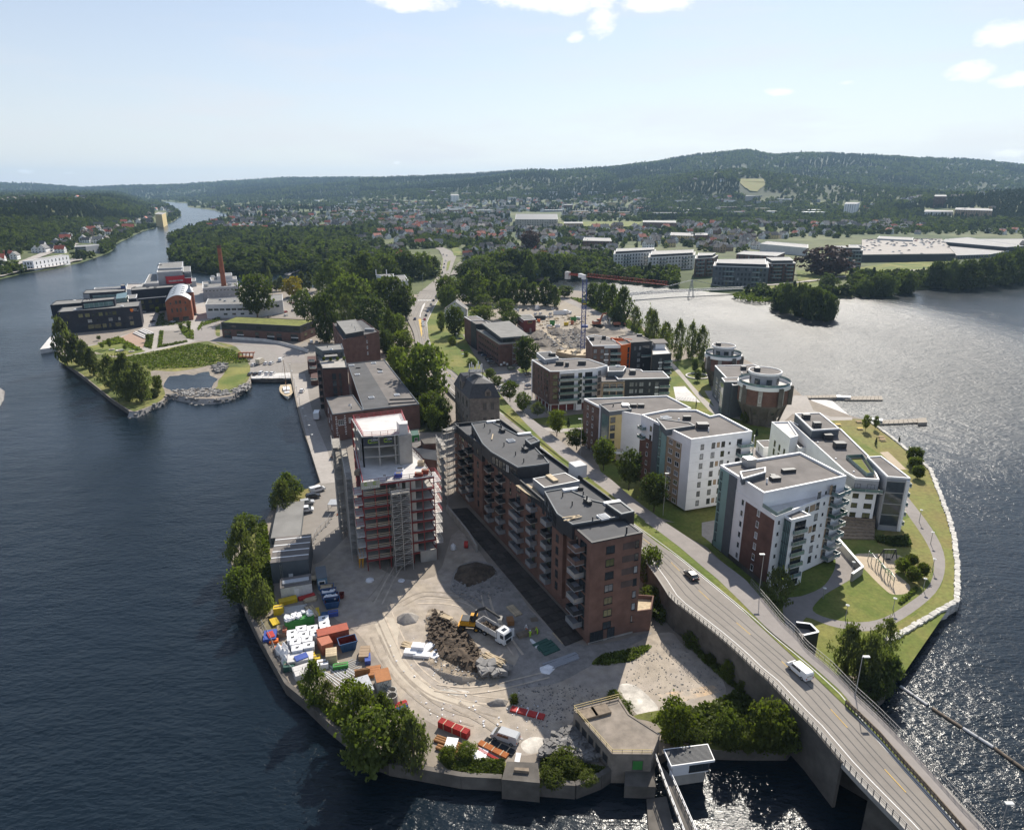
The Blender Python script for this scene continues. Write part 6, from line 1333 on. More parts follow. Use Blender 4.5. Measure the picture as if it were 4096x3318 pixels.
 vol(q,sl,3.6,z3+.4,'orange',_q,'orange',.25,.3,'orange_slab');mb=MU('orange');p0,p1=G(U4(1186,716),z3),G(U4(1488,738),z3);mb.bar(p0+Zc(.2),p1+Zc(.2),.5,1.3);mb.bd('orange_fascia',q)
 fcd(q,sl[0],sl[1],[.78],[z3-2.4-3*i for i in range(5)],1.4,2.6,_a,_c,0)
 BL=gs(U4,[(1472,772),(1766,750),(1560,645),(1300,680)],z3+.6);vol(q,BL,3.6,z3+.6,_t,_q,_t,.35,.35,'charcoal_wing')
 f,g_=BL[0],BL[1];fcd(q,f,g_,[.21,.44],[z3-2.2],1.3,2.0,_a,_w);fcd(q,f,g_,[.72],[z3-2.2],4.2,2.2,_a,_c,2);fcd(q,f,g_,[.40],[z3-5.4,z3-8.4,z3-11.4],1.8,1.9,_a,_w);fcd(q,f,g_,[.64],[z3-8.2,z3-11.2],.8,1.7,_a)
 balc(q,f,g_,.72,z3-6.6,5.0,1.2,_d,_g,frame=_l)
 SW=gs(U4,[(1770,938),(2035,920),(1905,745),(1765,750)],z3-3.6);vol(q,SW,3.6,z3-3.6,_t,_d,_t,.3,.3,'step_wing')
 fcd(q,SW[0],SW[1],[.45],[z3-6.2-3*i for i in range(4)],1.6,1.9,_a,_w)
 for j in range(4):balc(q,SW[0],SW[1],.80,z3-7.4-3*j,4.2,1.6,_d,_g,frame=_l);colr(q,SW[0],SW[1],.34,.54,z3-8.0-3*j,z3-7.2-3*j,_k,.05,'white_panel')
 CN=gs(U4,[(1790,772),(1988,768),(1930,710),(1735,715)],z3-.4);q_prism(_q,'terrace_canopy',q)(ccw(CN),z3-.8,z3-.4,bottom=True)
 mb=MU(_y);c4=ins(c2(CN),1.2);mb.prism(c4,z3-3.6,z3-.8,top=False);mb.bd('terrace_room',q)
 for x,y,s in((928,730,2.4),(1095,715,2.0),(1588,690,2.6)):rbx(q,U4,x,y,z3,(s,1.6,1.7),_b)
 pipe(q,U4,1265,720,z3,1.4,.2);pipe(q,U4,1357,680,z3,.9,.14);pipe(q,U4,1046,765,z3,.9,.14);sky1(q,U4,1435,715,z3,2)
 # open building pit floor between the blocks
 pf=gs(U4,[(430,930),(700,990),(880,985),(840,900),(620,900)],4.2);mb=MU(_o);mb.prism(ccw(pf),3.5,6.2);
 for i in range(5):p=pf[0].lerp(pf[2],i/5+.1);mb.box((p.x,p.y+2,6.6),(2.5,.2,.9),i);
 tag(mb.bd('concrete_formwork'),'pale timber formwork deck at the foot of the crane mast','formwork')
flats_E()
# converted silos and their link
def silo(label,f,cx,cy,rpx,ybase,yrim,ycap,rcap,group):
 c0=G(f(cx,ybase),3.6);R=(G(f(cx+rpx,ybase),3.6)-G(f(cx-rpx,ybase),3.6)).length/2;c=c0+Vc((0,R*.85,0));zr_=ztop(f(cx,ybase),f(cx,yrim),3.6);
 o=thing('silo_house',label,_ib,(c.x,c.y,3.6),0,group);H=zr_-3.6
 q_lathe(_u,'cone_base',o,smooth=False)((c.x,c.y,3.6),[(R*.66,0),(R*.66,H*.16),(R*.72,H*.18),(R*.98,H*.50),(R*.98,H*.54)],36)
 q_lathe(_n,'brick_drum',o)((c.x,c.y,3.6),[(R,H*.54),(R,H*.90)],40)
 mb=MU(_k);mb.lathe((c.x,c.y,3.6),[(R*1.0,H*.90),(R*1.06,H*.91),(R*1.06,H*1.0),(R*.98,H*1.0),(R*.98,H*.94)],40);mb.use(_d).lathe((c.x,c.y,3.6),[(R*.98,H*.94),(.1,H*.94)],40);mb.bd('rim_ring',o)
 q_lathe(_g,'terrace_guard',o)((c.x,c.y,3.6+H),[(R*1.02,0),(R*1.02,1.0)],40)
 hc=ztop(f(cx,ybase),f(cx,ycap),3.6)-3.6;r=R*rcap
 q_lathe(_s,'penthouse_drum',o)((c.x,c.y+.3,3.6),[(r*.86,H*.94),(r*.86,hc-1.0)],32)
 mb=MU(_k);mb.lathe((c.x,c.y+.3,3.6),[(r*.86,hc-1.0),(r,hc-.9),(r,hc),(r*.95,hc),(r*.95,hc-.3)],40);mb.use(_q).lathe((c.x,c.y+.3,3.6),[(r*.95,hc-.3),(.05,hc-.25)],40);mb.bd('penthouse_roof',o)
 for k in range(9):
  t=-pi/2+(k-4)*.42;p=Vc((c.x+cos(t)*r*.86,c.y+.3+sin(t)*r*.86,3.6+H+.9));
  if k%2==0:window(o,p,t+pi/2,2.2,2.2,_a,_c)
 for k in range(12):
  t=-pi/2+(k-5.5)*.30;p=Vc((c.x+cos(t)*R*1.01,c.y+sin(t)*R*1.01,3.6+H*.72))
  if k%3==1:q_box(_m,'concrete_rib',o)((p.x,p.y,p.z),(1.6,.5,H*.36),t+pi/2);window(o,Vc((c.x+cos(t)*R*1.03,c.y+sin(t)*R*1.03,p.z)),t+pi/2,.9,3.0,_z,_w,0)
 for k in range(7):
  t=-pi/2+(k-3)*.42;p=Vc((c.x+cos(t)*R*.70,c.y+sin(t)*R*.70,3.6+H*.26));
  q_bar(_u,'buttress',o)((p.x,p.y,3.6),(c.x+cos(t)*R*.95,c.y+sin(t)*R*.95,3.6+H*.48),.5,.7)
  if k%2:window(o,Vc((c.x+cos(t+.2)*R*.86,c.y+sin(t+.2)*R*.86,3.6+H*.36)),t+.2+pi/2,1.1,1.9,_a,_c)
 for t in(-.5,-2.7,-1.25):
  mb=MU(_u);p=Vc((c.x+cos(t)*R*1.05,c.y+sin(t)*R*1.05,0));mb.prism([Vc((p.x-.9,p.y-.7)),Vc((p.x+.9,p.y-.7)),Vc((p.x+.5,p.y+.7)),Vc((p.x-.6,p.y+.7))],3.6+H*.52,3.6+H*.98);mb.bd('corbel',o)
 q_box(_b,_gb,o)((c.x-r*.5,c.y+r*.1,3.6+hc+.4),(2.0,2.0,1.5))
 return c,R
silo('front round silo house of orange brick on a flared concrete base',S3,900,0,188,985,670,585,.66,'converted round silos')
silo('rear round silo house half hidden behind its grey link building',S3,575,0,132,680,440,372,.66,'converted round silos')
def silo_link():
 z=ztop(S3(545,835),S3(555,605),3.6);W=gs(S3,[(640,660),(990,630),(940,552),(800,500),(500,508)],z+.5)
 b,_=bld('link_building','grey link building with flat roof between the two round silos',W,3.6,z+.5,wall=_r,roof=_q,trim=_k,par=.3,rim=.35)
 T_=gs(S3,[(575,632),(708,630),(690,598),(552,602)],z+1.4);vol(b,T_,3.6,z+1.4,_r,_q,_k,.25,.3,'stair_tower');colr(b,T_[3],T_[0],.1,.9,4.2,z,_g,.05,'stair_glazing')
 f,g_=W[4],W[0];
 for j in range(3):fcd(b,f,g_,[.2,.4,.6],[6.2+3.2*j],2.6,2.2,_z,_c,2)
 for x,y in((720,535),(770,570)):rbx(b,S3,x,y,z+.5,(2.2,1.8,1.6),_b)
 pipe(b,S3,705,595,z+.5,2.2,.3,_l)
silo_link()
# old stone mill
def stone_mill():
 z=ztop(S2(390,1505),S2(390,1268),4.2)+3.2;W=gs(S2,[(385,1270),(637,1262),(512,1120),(258,1150)],z)
 W[2]=W[1]+W[3]-W[0];o,P=bld('stone_mill','old grey stone mill tower with dark mansard roof and rooftop antennas',W,3.0,z,wall='stone',roof='slate',trim='stone',par=.25,rim=.5)
 for(f,g_,us)in((W[0],W[1],(.5,.76)),(W[3],W[0],(.2,.55,.8))):
  for u in us:
   for z0,h in((z-3.4,2.6),(z-9.4,2.8),(z-14.5,2.4)):
    window(o,wpt(f,g_,u,z0,.02),yaw(f,g_),1.35,h,_u,_c,1)
    mb=MU('stone');r=yaw(f,g_);d=Vc((cos(r),sin(r),0));c=wpt(f,g_,u,z0+h/2,.06)
    for k in range(6):t0,t1=pi*k/6,pi*(k+1)/6;mb.bar(c+d*cos(t0)*.85+Zc(sin(t0)*.5),c+d*cos(t1)*.85+Zc(sin(t1)*.5),.22,.3)
    mb.bd('arch_stone',o)
  for zz in(z-5.6,z-.2,z-12):mb=MU('stone');p,q=wpt(f,g_,0,zz,.1),wpt(f,g_,1,zz,.1);mb.bar(p,q,.3,.4);mb.bd('string_course',o)
  for u in(.03,.33 if f is W[0]else .37,.97):p=wpt(f,g_,u,0,.08);q_box('stone','pilaster',o)((p.x,p.y,(z+3)/2),(.8,.25,z-3),yaw(f,g_))
 Q0=ins(P,-.5);Q1=ins(P,1.6);Q2=ins(P,5.2);mb=MU('slate')
 n=len(P);vs=[(p.x,p.y,z)for p in Q0]+[(p.x,p.y,z+5.2)for p in Q1]+[(p.x,p.y,z+6.6)for p in Q2]
 mb.mesh(vs,[(i,(i+1)%n,n+(i+1)%n,n+i)for i in range(n)]+[(n+i,n+(i+1)%n,2*n+(i+1)%n,2*n+i)for i in range(n)]+[tuple(range(2*n,3*n))]);mb.bd('mansard_roof',o)
 for(f,g_,u,w_,h)in((W[0],W[1],.62,2.4,3.6),(W[3],W[0],.45,3.4,5.8)):
  r=yaw(f,g_);p=wpt(f,g_,u,z,-.5);mb=MU('stone');d=Vc((cos(r),sin(r),0));nn=Vc((d.y,-d.x,0))
  A=[p-d*w_/2+nn*.7,p+d*w_/2+nn*.7,p+d*w_/2-nn*2.4,p-d*w_/2-nn*2.4];mb.prism(A,z-.2,z+h*.7,top=False);a2=[q+Zc(h*.7)for q in A];ap=[(a2[0]+a2[1])/2+Zc(h*.3),(a2[2]+a2[3])/2+Zc(h*.3)]
  mb.face([a2[0],a2[1],ap[0]]);mb.use('slate');mb.face([a2[1],a2[2],ap[1],ap[0]]);mb.face([a2[3],a2[0],ap[0],ap[1]]);mb.bd('dormer',o);window(o,p+nn*.72+Zc(h*.4),r,1.3,h*.5,_u,_c,1)
 c=sum([Vc(p)for p in Q2],Vc((0,0)))/n;mb=MU(_b);mb.box((c.x,c.y,z+8),(6,5,.3),yaw(W[0],W[1]));
 for sx in(-2.6,2.6):
  for sy in(-2.1,2.1):mb.bar((c.x+sx,c.y+sy,z+6),(c.x+sx,c.y+sy,z+9.2),.18)
 mb.bd('antenna_platform',o)
 for k,(dx,dy,h)in enum([(-2.4,-1.8,3.4),(-1,-2,2.8),(.4,-1.6,3.2),(1.8,-1.9,3),(-1.8,1.5,3.2),(2.2,1.2,2.6),(.8,1.8,3.6)]):
  mb=MU(_k);mb.cyl((c.x+dx,c.y+dy,z+8),(c.x+dx,c.y+dy,z+8+h),.05,n=6);mb.box((c.x+dx,c.y+dy-.15,z+8+h*.7),(.35,.2,1.8));mb.bd('antenna',o)
stone_mill()
# warehouse group on the quay
def warehouse():
 z=ztop(S1(1110,1500),S1(1085,1270),3.5);z=13.5
 W=gs(S1,[(1400,1375),(1880,1322),(1582,945),(1265,975)],z);b,P=bld('warehouse','big brick warehouse with wide grey two-pitch roof and white domed skylights',W,3.5,z,wall=_n,roof=_v,trim=_r,par=.35,rim=.3)
 for x,y in((1302,990),(1488,972),(1348,1070),(1545,1047),(1470,1267),(1688,1243)):sky1(b,S1,x,y,z,2.2,yaw(W[0],W[1]))
 mid0,mid1=W[0].lerp(W[1],.5),W[3].lerp(W[2],.45);mb=MU(_q);mb.face([(p.x,p.y,z+.02)for p in ccw([mid0,W[1]+Vc((-.4,.3,0)),W[2]+Vc((-.4,-.3,0)),mid1])]);mb.bd('roof_panel',b)
 for(x0,y0,x1,y1)in((1625,1285,1830,1278),(1615,1320,1850,1305),(1520,1020,1560,1030),(1335,1015,1375,1012)):
  p,q=G(S1(x0,y0),z),G(S1(x1,y1),z);q_bar(_v,'roof_kerb',b)(p+Zc(.25),q+Zc(.25),.4,.5)
 z2=z+.6;A=gs(S1,[(1137,1412),(1402,1376),(1312,1245),(1080,1270)],z2);vol(b,A,3.5,z2,_n,_q,_r,.3,.3,'quay_wing')
 f,g_=A[0],A[1];fcd(b,f,g_,[.25],[z2-3.4],2.2,2.2,_z,_c,2);fcd(b,f,g_,[.55,.8],[z2-3.0],1.2,2.0,_z,_w);fcd(b,A[3],A[0],[.3,.7],[z2-3,z2-7],1.6,1.8,_z,_c)
 for u in(.10,.38):
  for k in range(9):p=wpt(f,g_,u,z2-1-k*.9,.04);q_box(_e,'quoin',b)(p,(.7 if k%2 else .45,.12,.45),yaw(f,g_))
 sky1(b,S1,1285,1330,z2,.9);pipe(b,S1,1298,1355,z2,.8,.2,_l)
 # tower with roof terrace
 zt_=27.0;Tw=gs(S1,[(1045,965),(1260,957),(1225,815),(985,830)],zt_);t,_=bld('brick_apartment_tower','dark brick apartment tower with planted roof terrace above the quay',Tw,3.5,zt_-2.8,wall=_nb,roof=_m,trim=_b,par=.5,rim=.25)
 pen=gs(S1,[(1048,868),(1232,855),(1212,805),(985,828)],zt_+.6);vol(t,pen,zt_-2.9,zt_+.6,_r,_f,_r,.3,.3,'penthouse')
 f,g_=Tw[0],Tw[1]
 for u,w_ in((.44,1.6),(.68,.9)):
  for j in range(6):window(t,wpt(f,g_,u,zt_-6-3*j,.02),yaw(f,g_),w_,2.6,_a,_c)
 for j in range(7):balc(t,Tw[3],Tw[0],.75,5.5+3*j,3.0,1.5,_u,_t,solid=True)
 fcd(t,Tw[3],Tw[0],[.25,.5,.75],[7+3*j for j in range(6)],1.6,2.0,_a,_c)
 fcd(t,pen[0],pen[1],lin(.05,.95,4),[zt_-1.3],1.8,2.0,_a,_c)
 cn=gs(S1,[(1070,915),(1180,905),(1175,890),(1065,900)],zt_-.3);q_prism(_f,'pergola',t)(ccw(cn),zt_-.5,zt_-.3,bottom=True)
 sky1(t,S1,1125,855,zt_+.6,1.3);pipe(t,S1,1092,835,zt_+.6,1.0,.15)
 for k,(x,y)in enum(((1062,945),(1120,948),(1180,945),(1235,940))):
  p=G(S1(x,y),zt_-2.8);adt(_vb,p,1.4,1.2,['potted shrub at the left corner of the roof terrace','potted shrub second along the roof terrace rim','potted shrub third along the roof terrace rim','potted shrub at the right corner of the roof terrace'][k],'shrubs on the roof terrace',0,'shrub')
 for k,(x0,y0,x1,y1,zz)in enum([(920,950,1000,930,10.5),(935,1010,1005,985,8.5),(950,1110,1010,1075,6.5)]):
  q=[G(S1(x0,y0),zz),G(S1(x1,y0),zz),G(S1(x1,y1-25),zz),G(S1(x0,y1-20),zz)];q_prism(_nb,'stepped_terrace',t)(ccw(q),3.5,zz);balc(t,q[0],q[1],.5,zz,3,1.0,_m,_g,frame=_l)
 # brick block behind
 zb_=ztop(S1(1545,945),S1(1535,705),3.5);B=gs(S1,[(1225,775),(1535,703),(1390,598),(1138,630)],zb_)
 k,_=bld('brick_block','square red brick block with a set-back dark top floor behind the quay tower',B,3.5,zb_,wall=_n,roof=_v,trim=_nb,par=.4,rim=.35)
 pn=gs(S1,[(1250,720),(1402,692),(1335,594),(1170,612)],zb_+2.6);vol(k,pn,zb_-.1,zb_+2.6,_t,_f,_f,.12,.3,'top_floor')
 fcd(k,B[0],B[1],[.64],[zb_-3.6-3.2*j for j in range(3)],.8,1.6,_z,_w);fcd(k,B[0],B[1],[.60],[zb_-.9],.8,1.2,_a,_c);fcd(k,B[3],B[0],lin(.1,.9,5),[zb_-2.4-3.1*j for j in range(5)],1.4,1.9,_a,_c)
 for x,y in((1302,650),(1325,670),(1333,690)):pipe(k,S1,x,y,zb_+2.6,1.2,.14,_l)
 for x in(1435,1475):rbx(k,S1,x,695,zb_,(2.6,1.8,1.5),_l)
 # low old roofs between scaffold and mill
 for lb,pts,zz in(('old low warehouse with rusty flat roof behind the unfinished tower',[(1490,690),(1930,860),(1920,460),(1485,560)],8.5),):
  q=gs(U2,pts,zz);bld('shed',lb,q,3.5,zz,wall=_n,roof=_q,trim=_u,par=.15,rim=.2)
 q=gs(U2,[(1500,800),(1930,862),(1900,720),(1650,590),(1490,680)],9.2);h=thing('gable_shed','old brick shed with pale gable edge behind the open deck',_ib,tuple(q[0]));
 mb=MU(_f);r0,r1=(q[0]+q[4])/2,(q[1]+q[2])/2;mb.face([q[0],q[1],r1+Zc(2.2),r0+Zc(2.2)]);mb.face([r0+Zc(2.2),r1+Zc(2.2),q[2],q[4]]);mb.bd(_ab,h)
 q_prism(_n,_bb,h)(ccw(q),3.5,9.1,top=False)
 bb,_=bld('shed','small mossy flat roofed brick store beside the corner scaffold',gs(U2,[(1700,580),(1900,570),(1890,460),(1640,500)],11),3.5,11,wall=_nb,roof=_u,trim=_u,par=.1,rim=.2)
 gb=gs(U2,[(1480,440),(1612,420),(1590,340),(1475,350)],10.0);g2,_=bld('site_hut','green painted site hut under the trees behind the unfinished tower',gb,3.5,10,wall=mat('hut_green',(.03,.22,.05),.6,.1),roof='net',trim='net',par=.05,rim=.1);fcd(g2,gb[0],gb[1],[.6],[8.4],1.2,1.4,_z,_c)
warehouse()
# green roof building, offices on the point, chimney
def greenroof():
 z=ztop(S1(185,752),S1(182,625),3.6);W=gs(S1,[(180,622),(855,655),(990,602),(312,572)],z)
 b,P=bld(_dc,'long low brick building with a moss green planted roof and dark top floor',W,3.5,z,wall=_t,roof='greenroof',trim=_t,par=.25,rim=.5)
 f,g_=W[0],W[1];zm=3.5+(z-3.5)*.58
 colr(b,f,g_,0,1,3.6,zm,_n,.10,_ec);colr(b,W[1],W[2],0,1,3.6,zm,_nb,.10,_ec)
 fcd(b,f,g_,[.04,.16,.30,.48,.62,.74,.86,.95],[z-2.0],3.6,1.7,_a,_c,3,off=.0);
 for u,w_ in((.07,5),(.23,4.5),(.45,2.6),(.62,5),(.73,3.6),(.92,5)):fcd(b,f,g_,[u],[zm-1.8,zm-4.4],w_,1.9,_a,_c,2,off=.1)
 for u in(.23,.62,.92):colr(b,f,g_,u-.04,u+.05,zm-3.4,zm-2.9,_k,.15,'white_sill')
 fcd(b,W[1],W[2],[.3,.7],[z-2.0,zm-2],3.4,1.8,_a,_x,2,off=.1)
 A=[G(S1(x,y),3.6)for x,y in((280,765),(400,772),(560,785),(700,810),(830,845),(930,880))];mb=MU(_d)
 for p,q in zip(A,A[1:]):mb.bar(p+Zc(.9),q+Zc(.9),.4,1.8)
 tag(mb.bd('retaining_wall'),'pale curved concrete wall below the green roof building',_bb)
greenroof()
def point_offices():
 z=ztop(U1(1182,850),U1(1155,600),3.6);W=gs(U1,[(150,675),(1155,598),(1172,535),(215,612)],z)
 b,P=bld(_dc,'wide black clad office block with an orange emblem and glazed roof storey',W,3.5,z,wall=_wb,roof=_f,trim=_wb,par=.35,rim=.4)
 f,g_=W[0],W[1];hz_=z-3.5
 U=lambda x:uo(U1,x,675-(x-150)*.0766,f,g_,z)
 for x,w_ in((425,2.6),(508,2.8),(575,1.2),(622,1.2),(670,2.4),(742,1.4),(785,1),(840,2.4),(270,1)):fcd(b,f,g_,[U(x)],[z-hz_*.22],w_,2.4,_a,_x if w_>1.2 else _c)
 for x,w_ in((525,2.6),(620,1),(780,2.6),(888,1.4),(1030,2.6)):fcd(b,f,g_,[U(x)],[z-hz_*.5],w_,2.2,_a)
 for x,w_ in((525,3.4),(608,4),(693,2.4),(762,1.4),(862,3.6),(1032,2.4)):fcd(b,f,g_,[U(x)],[z-hz_*.77],w_,2.8,_a,_x)
 # orange shield with pale lettering beside it
 p=wpt(f,g_,U(1055),z-2.0,.12);mb=MU('hivis_o');r=yaw(f,g_);d=Vc((cos(r),sin(r),0));n=Vc((d.y,-d.x,0))
 mb.mesh([p+d*a+Zc(c)for a,c in((-1,.9),(-1,-.3),(-.6,-1.0),(0,-1.3),(.6,-1.0),(1,-.3),(1,.9))],[tuple(range(7))]);mb.use(_ac);mb.mesh([p+n*.05+d*a+Zc(c)for a,c in((-.45,.45),(0,-.6),(.45,.45),(0,.1))],[(0,1,2,3)]);mb.bd('emblem',b)
 text3d('Skien',wpt(f,g_,U(1092),z-1.9,.14),r,1.2,_k,b);text3d('kommune',wpt(f,g_,U(1108),z-2.8,.14),r,.7,_k,b)
 z0=z+.6;L=gs(U1,[(65,588),(520,553),(1000,520),(990,478),(135,533)],z0);vol(b,L,3.5,z0,_wb,_f,_wb,.35,.4,'rear_wing')
 zg=z+4.6;Gp=gs(U1,[(445,550),(850,512),(865,482),(465,516)],zg);vol(b,Gp,z-.2,zg,_wb,_f,_wb,.3,.4,'roof_storey');colr(b,Gp[0],Gp[1],.06,.94,z+.6,zg-1.0,_g,.08,'glazed_band')
 for k in range(7):q=wpt(Gp[0],Gp[1],.06+.88*k/6,0,.14);q_bar(_l,'mullion',b)((q.x,q.y,z+.6),(q.x,q.y,zg-1),.12)
 z3=z+4.0;G3=gs(U1,[(540,440),(985,412),(985,385),(500,400),(462,440)],z3);vol(b,G3,4,z3,_wb,_f,_wb,.3,.4,'third_wing');colr(b,G3[0],G3[1],.08,.75,z3-4.0,z3-1.6,_g,.08,'glazed_band');colr(b,G3[4],G3[0],0,1,z3-6,z3-.3,_s,.08,'grey_wall')
 sm=gs(U1,[(1020,505),(1115,498),(1130,450),(1015,462)],z+1.5);vol(b,sm,4,z+1.5,_wb,_f,_k,.25,.3,'stair_block')
 rr=gs(U1,[(600,390),(975,370),(990,350),(610,372)],z+3.6);vol(b,rr,4,z+3.6,_e,_f,_k,.3,.3,'back_wing');bx=gs(U1,[(925,348),(985,345),(980,325),(930,328)],z+6.4);vol(b,bx,z+3,z+6.4,mat('blue_plant_room',(.04,.07,.2),.5,.1),_f,_r,.2,.3,'plant_room')
 at=gs(U1,[(862,505),(985,490),(1012,440),(880,465)],z+3.2);mb=MU(_g);mb.prism(ccw(at),z-.1,z+3.2,top=False);mb.face([at[0]+Zc(-1.2),at[1]+Zc(-1.2),at[2]+Zc(1.2),at[3]+Zc(1.2)]);mb.bd('atrium_glazing',b)
 for x,y in((362,527),(372,640),(945,595)):rbx(b,U1,x,y,z+.3,(1.6,1.6,.5),_k,'skylight_hood')
 for x in(515,548,575):pipe(b,U1,x,520,zg,1.0,.3)
 # second black block with lower terrace
 z5=ztop(U1(1480,640),U1(1480,475),3.6);A=gs(U1,[(1130,508),(1482,478),(1490,440),(1130,470)],z5);c,_=bld(_dc,'second black office block set behind the lane with a stepped front',A,3.5,z5,wall=_wb,roof=_f,trim=_k,par=.2,rim=.4)
 fcd(c,A[0],A[1],[.14,.42,.66],[z5-2.6],2.4,2.6,_a,_x);fcd(c,A[0],A[1],[.14,.45,.75,.93],[z5-6.6],3.2,3.0,_a,_x,2)
 z6=z5+6.2;A2=gs(U1,[(1052,405),(1583,360),(1583,338),(1062,370)],z6);vol(c,A2,4,z6,_wb,_f,_wb,.3,.4,'upper_block');
 for x in(1100,1260,1350):rbx(c,U1,x,368,z6,(1.6,1.6,.6),_b)
 # arched brick hall
 ze=ztop(U1(1490,785),U1(1470,545),3.6);F0,F1=G(U1(1470,547),ze),G(U1(1782,525),ze);Bk=G(U1(1532,400),ze+.0);dv=(Bk-F0);dv.z=0
 o=thing('arched_hall','orange brick hall with barrel roof, roof lights and corner turret',_ib,(F0.x,F0.y,3.5));d=(F1-F0);L=d.length;rise=L*.26
 def arc(t):return F0.lerp(F1,t)+Zc(sin(pi*t)**.8*rise if 0<t<1 else 0)
 N_=14;pr=[arc(i/N_)for i in range(N_+1)]
 mb=MU(_pb);b0,b1=Vc((F0.x,F0.y,3.5)),Vc((F1.x,F1.y,3.5));mb.face([b0,b1]+pr[::-1]);bk=[p+dv for p in pr];mb.face([b1+dv,b0+dv]+bk);mb.face([b1,b1+dv,bk[-1],pr[-1]]);mb.face([b0+dv,b0,pr[0],bk[0]]);mb.bd(_bb,o)
 mb=MU(_l);up=Zc(.25);dn=d.normalized();
 for i in range(N_):mb.face([pr[i]+up-dv.normalized()*.4,pr[i+1]+up-dv.normalized()*.4,bk[i+1]+up,bk[i]+up]);mb.face([pr[i]-dv.normalized()*.4,pr[i+1]-dv.normalized()*.4,pr[i+1]+up-dv.normalized()*.4,pr[i]+up-dv.normalized()*.4])
 mb.bd('barrel_roof',o)
 for t in(.30,.66):
  for k in range(4):
   q0=arc(t-.05)+dv*(.2+.17*k)+Zc(.45);q1=arc(t+.07)+dv*(.2+.17*k)+Zc(.45);q_bar(_c,'roof_light',o)(q0,q1,1.2,.2)
 for(u,zz,w_,h)in((.42,ze-.6,1.3,2.4),(.58,ze-.6,1.3,2.4),(.2,ze-1.2,1.0,1.4),(.78,ze-1.2,1,1.4),(.22,ze-6.2,1.1,2.8),(.42,ze-6.2,1.1,2.8),(.56,ze-6.2,1.1,2.8),(.76,ze-5.6,1.1,2.8),(.33,5.2,4.0,2.6),(.72,5.2,4.0,2.6)):window(o,wpt(F0,F1,u,zz,.02),yaw(F0,F1),w_,h,_u,_c,3 if w_>3 else 1)
 tp=G(U1(1815,700),3.5);zt_=ztop(U1(1815,700),U1(1795,420),3.5);q_lathe(_pb,'turret',o)((tp.x,tp.y,3.5),[(2.6,0),(2.6,zt_-3.5)],16);q_lathe(_l,'turret_cap',o)((tp.x,tp.y,zt_),[(2.9,0),(.8,3.2),(.6,5),(.1,5.6)],16)
 # theatre
 z7=ztop(U1(1390,345),U1(1375,183),3.6);Tn=gs(U1,[(1370,183),(1677,162),(1692,58),(1402,80)],z7);t,_=bld('theatre','grey clad theatre with a tall fly tower and bright red box front',Tn,3.5,z7,wall=_s,roof=_f,trim=_k,par=.4,rim=.4)
 zl=ztop(U1(1225,350),U1(1215,322),3.6)+3;lw=gs(U1,[(1215,322),(1388,312),(1375,200),(1276,206)],zl);vol(t,lw,3.5,zl,_s,_f,_k,.25,.4,'side_wing')
 rb0,rb1=G(U1(1463,250),z7-6),G(U1(1687,232),z7-6);n=Vc((rb1.y-rb0.y,-(rb1.x-rb0.x),0)).normalized();zr0,zr1=z7-11.5,z7-4.5
 f,g_=Tn[0],Tn[1];u0,u1=.30,1.04;pp,qq=wpt(f,g_,u0,0,2.5),wpt(f,g_,u1,0,2.5);rp=[pp,qq,wpt(f,g_,u1,0,-1),wpt(f,g_,u0,0,-1)];vol(t,rp,zr0,zr1,'redclad',_f,'redclad',.2,.3,'red_box');fcd(t,pp,qq,lin(.12,.88,6),[zr0+2.6],2.2,1.1,_z,_w)
 r2=[qq+Vc((.1,.6,0)),wpt(f,g_,1.36,0,2.0),wpt(f,g_,1.36,0,-8),wpt(f,g_,1.03,0,-8)];vol(t,r2,3.6,zr1-2.6,'redclad',_f,_k,.25,.3,'red_side_box')
 tw=gs(U1,[(1690,175),(1782,172),(1780,108),(1692,112)],z7-1.5);vol(t,tw,4,z7-1.5,_r,_f,_k,.3,.3,'stair_tower');text3d('TEATER',wpt(tw[0],tw[1],.5,z7-3.2,.1),yaw(tw[0],tw[1]),1.4,_k,t)
 lr=gs(U1,[(1795,290),(1848,285),(1845,250),(1795,255)],9);vol(t,lr,3.5,9,_s,_f,_k,.2,.3,'low_wing');dk=gs(U1,[(985,400),(1050,400),(1215,322),(1010,330)],8);vol(t,dk,3.5,8,_e,'paving',_e,.9,.3,'river_terrace');rbx(t,U1,1410,115,z7,(3,3,2.4),_b);fy=Tn
 fr=gs(U1,[(1383,145),(1680,133),(1692,58),(1402,80)],z7+.9);vol(t,fr,z7,z7+1.6,_s,_f,_k,.3,.35,'fly_roof')
 # grey works, white hall, chimney
 zi=ztop(R4(1745,432),R4(1738,330),3.6);I=gs(R4,[(1738,330),(2042,310),(2030,250),(1735,275)],zi);w_,_=bld('works_building','grey concrete works building with plant boxes on its roof behind the chimney',I,3.5,zi,wall=_s,roof=_f,trim=_k,par=.5,rim=.4)
 fcd(w_,I[0],I[1],lin(.04,.96,9),[zi-2.4],1.8,1.3,_z,_c);fcd(w_,I[0],I[1],lin(.05,.95,6),[zi-6.5],1.2,1.2,_z,_w)
 for pts,zz in(([(1810,265),(2030,250),(2025,225),(1800,235)],zi+2.4),([(1860,228),(1990,220),(1985,195),(1860,202)],zi+5.5)):vol(w_,gs(R4,pts,zz),zi-1,zz,_e,_f,_k,.3,.3,'roof_storey')
 for x,y in((1770,310),(1825,235),(1880,260),(1900,255),(1970,300)):rbx(w_,R4,x,y,zi+.5,(3,2.4,1.8),_l,'roof_plant')
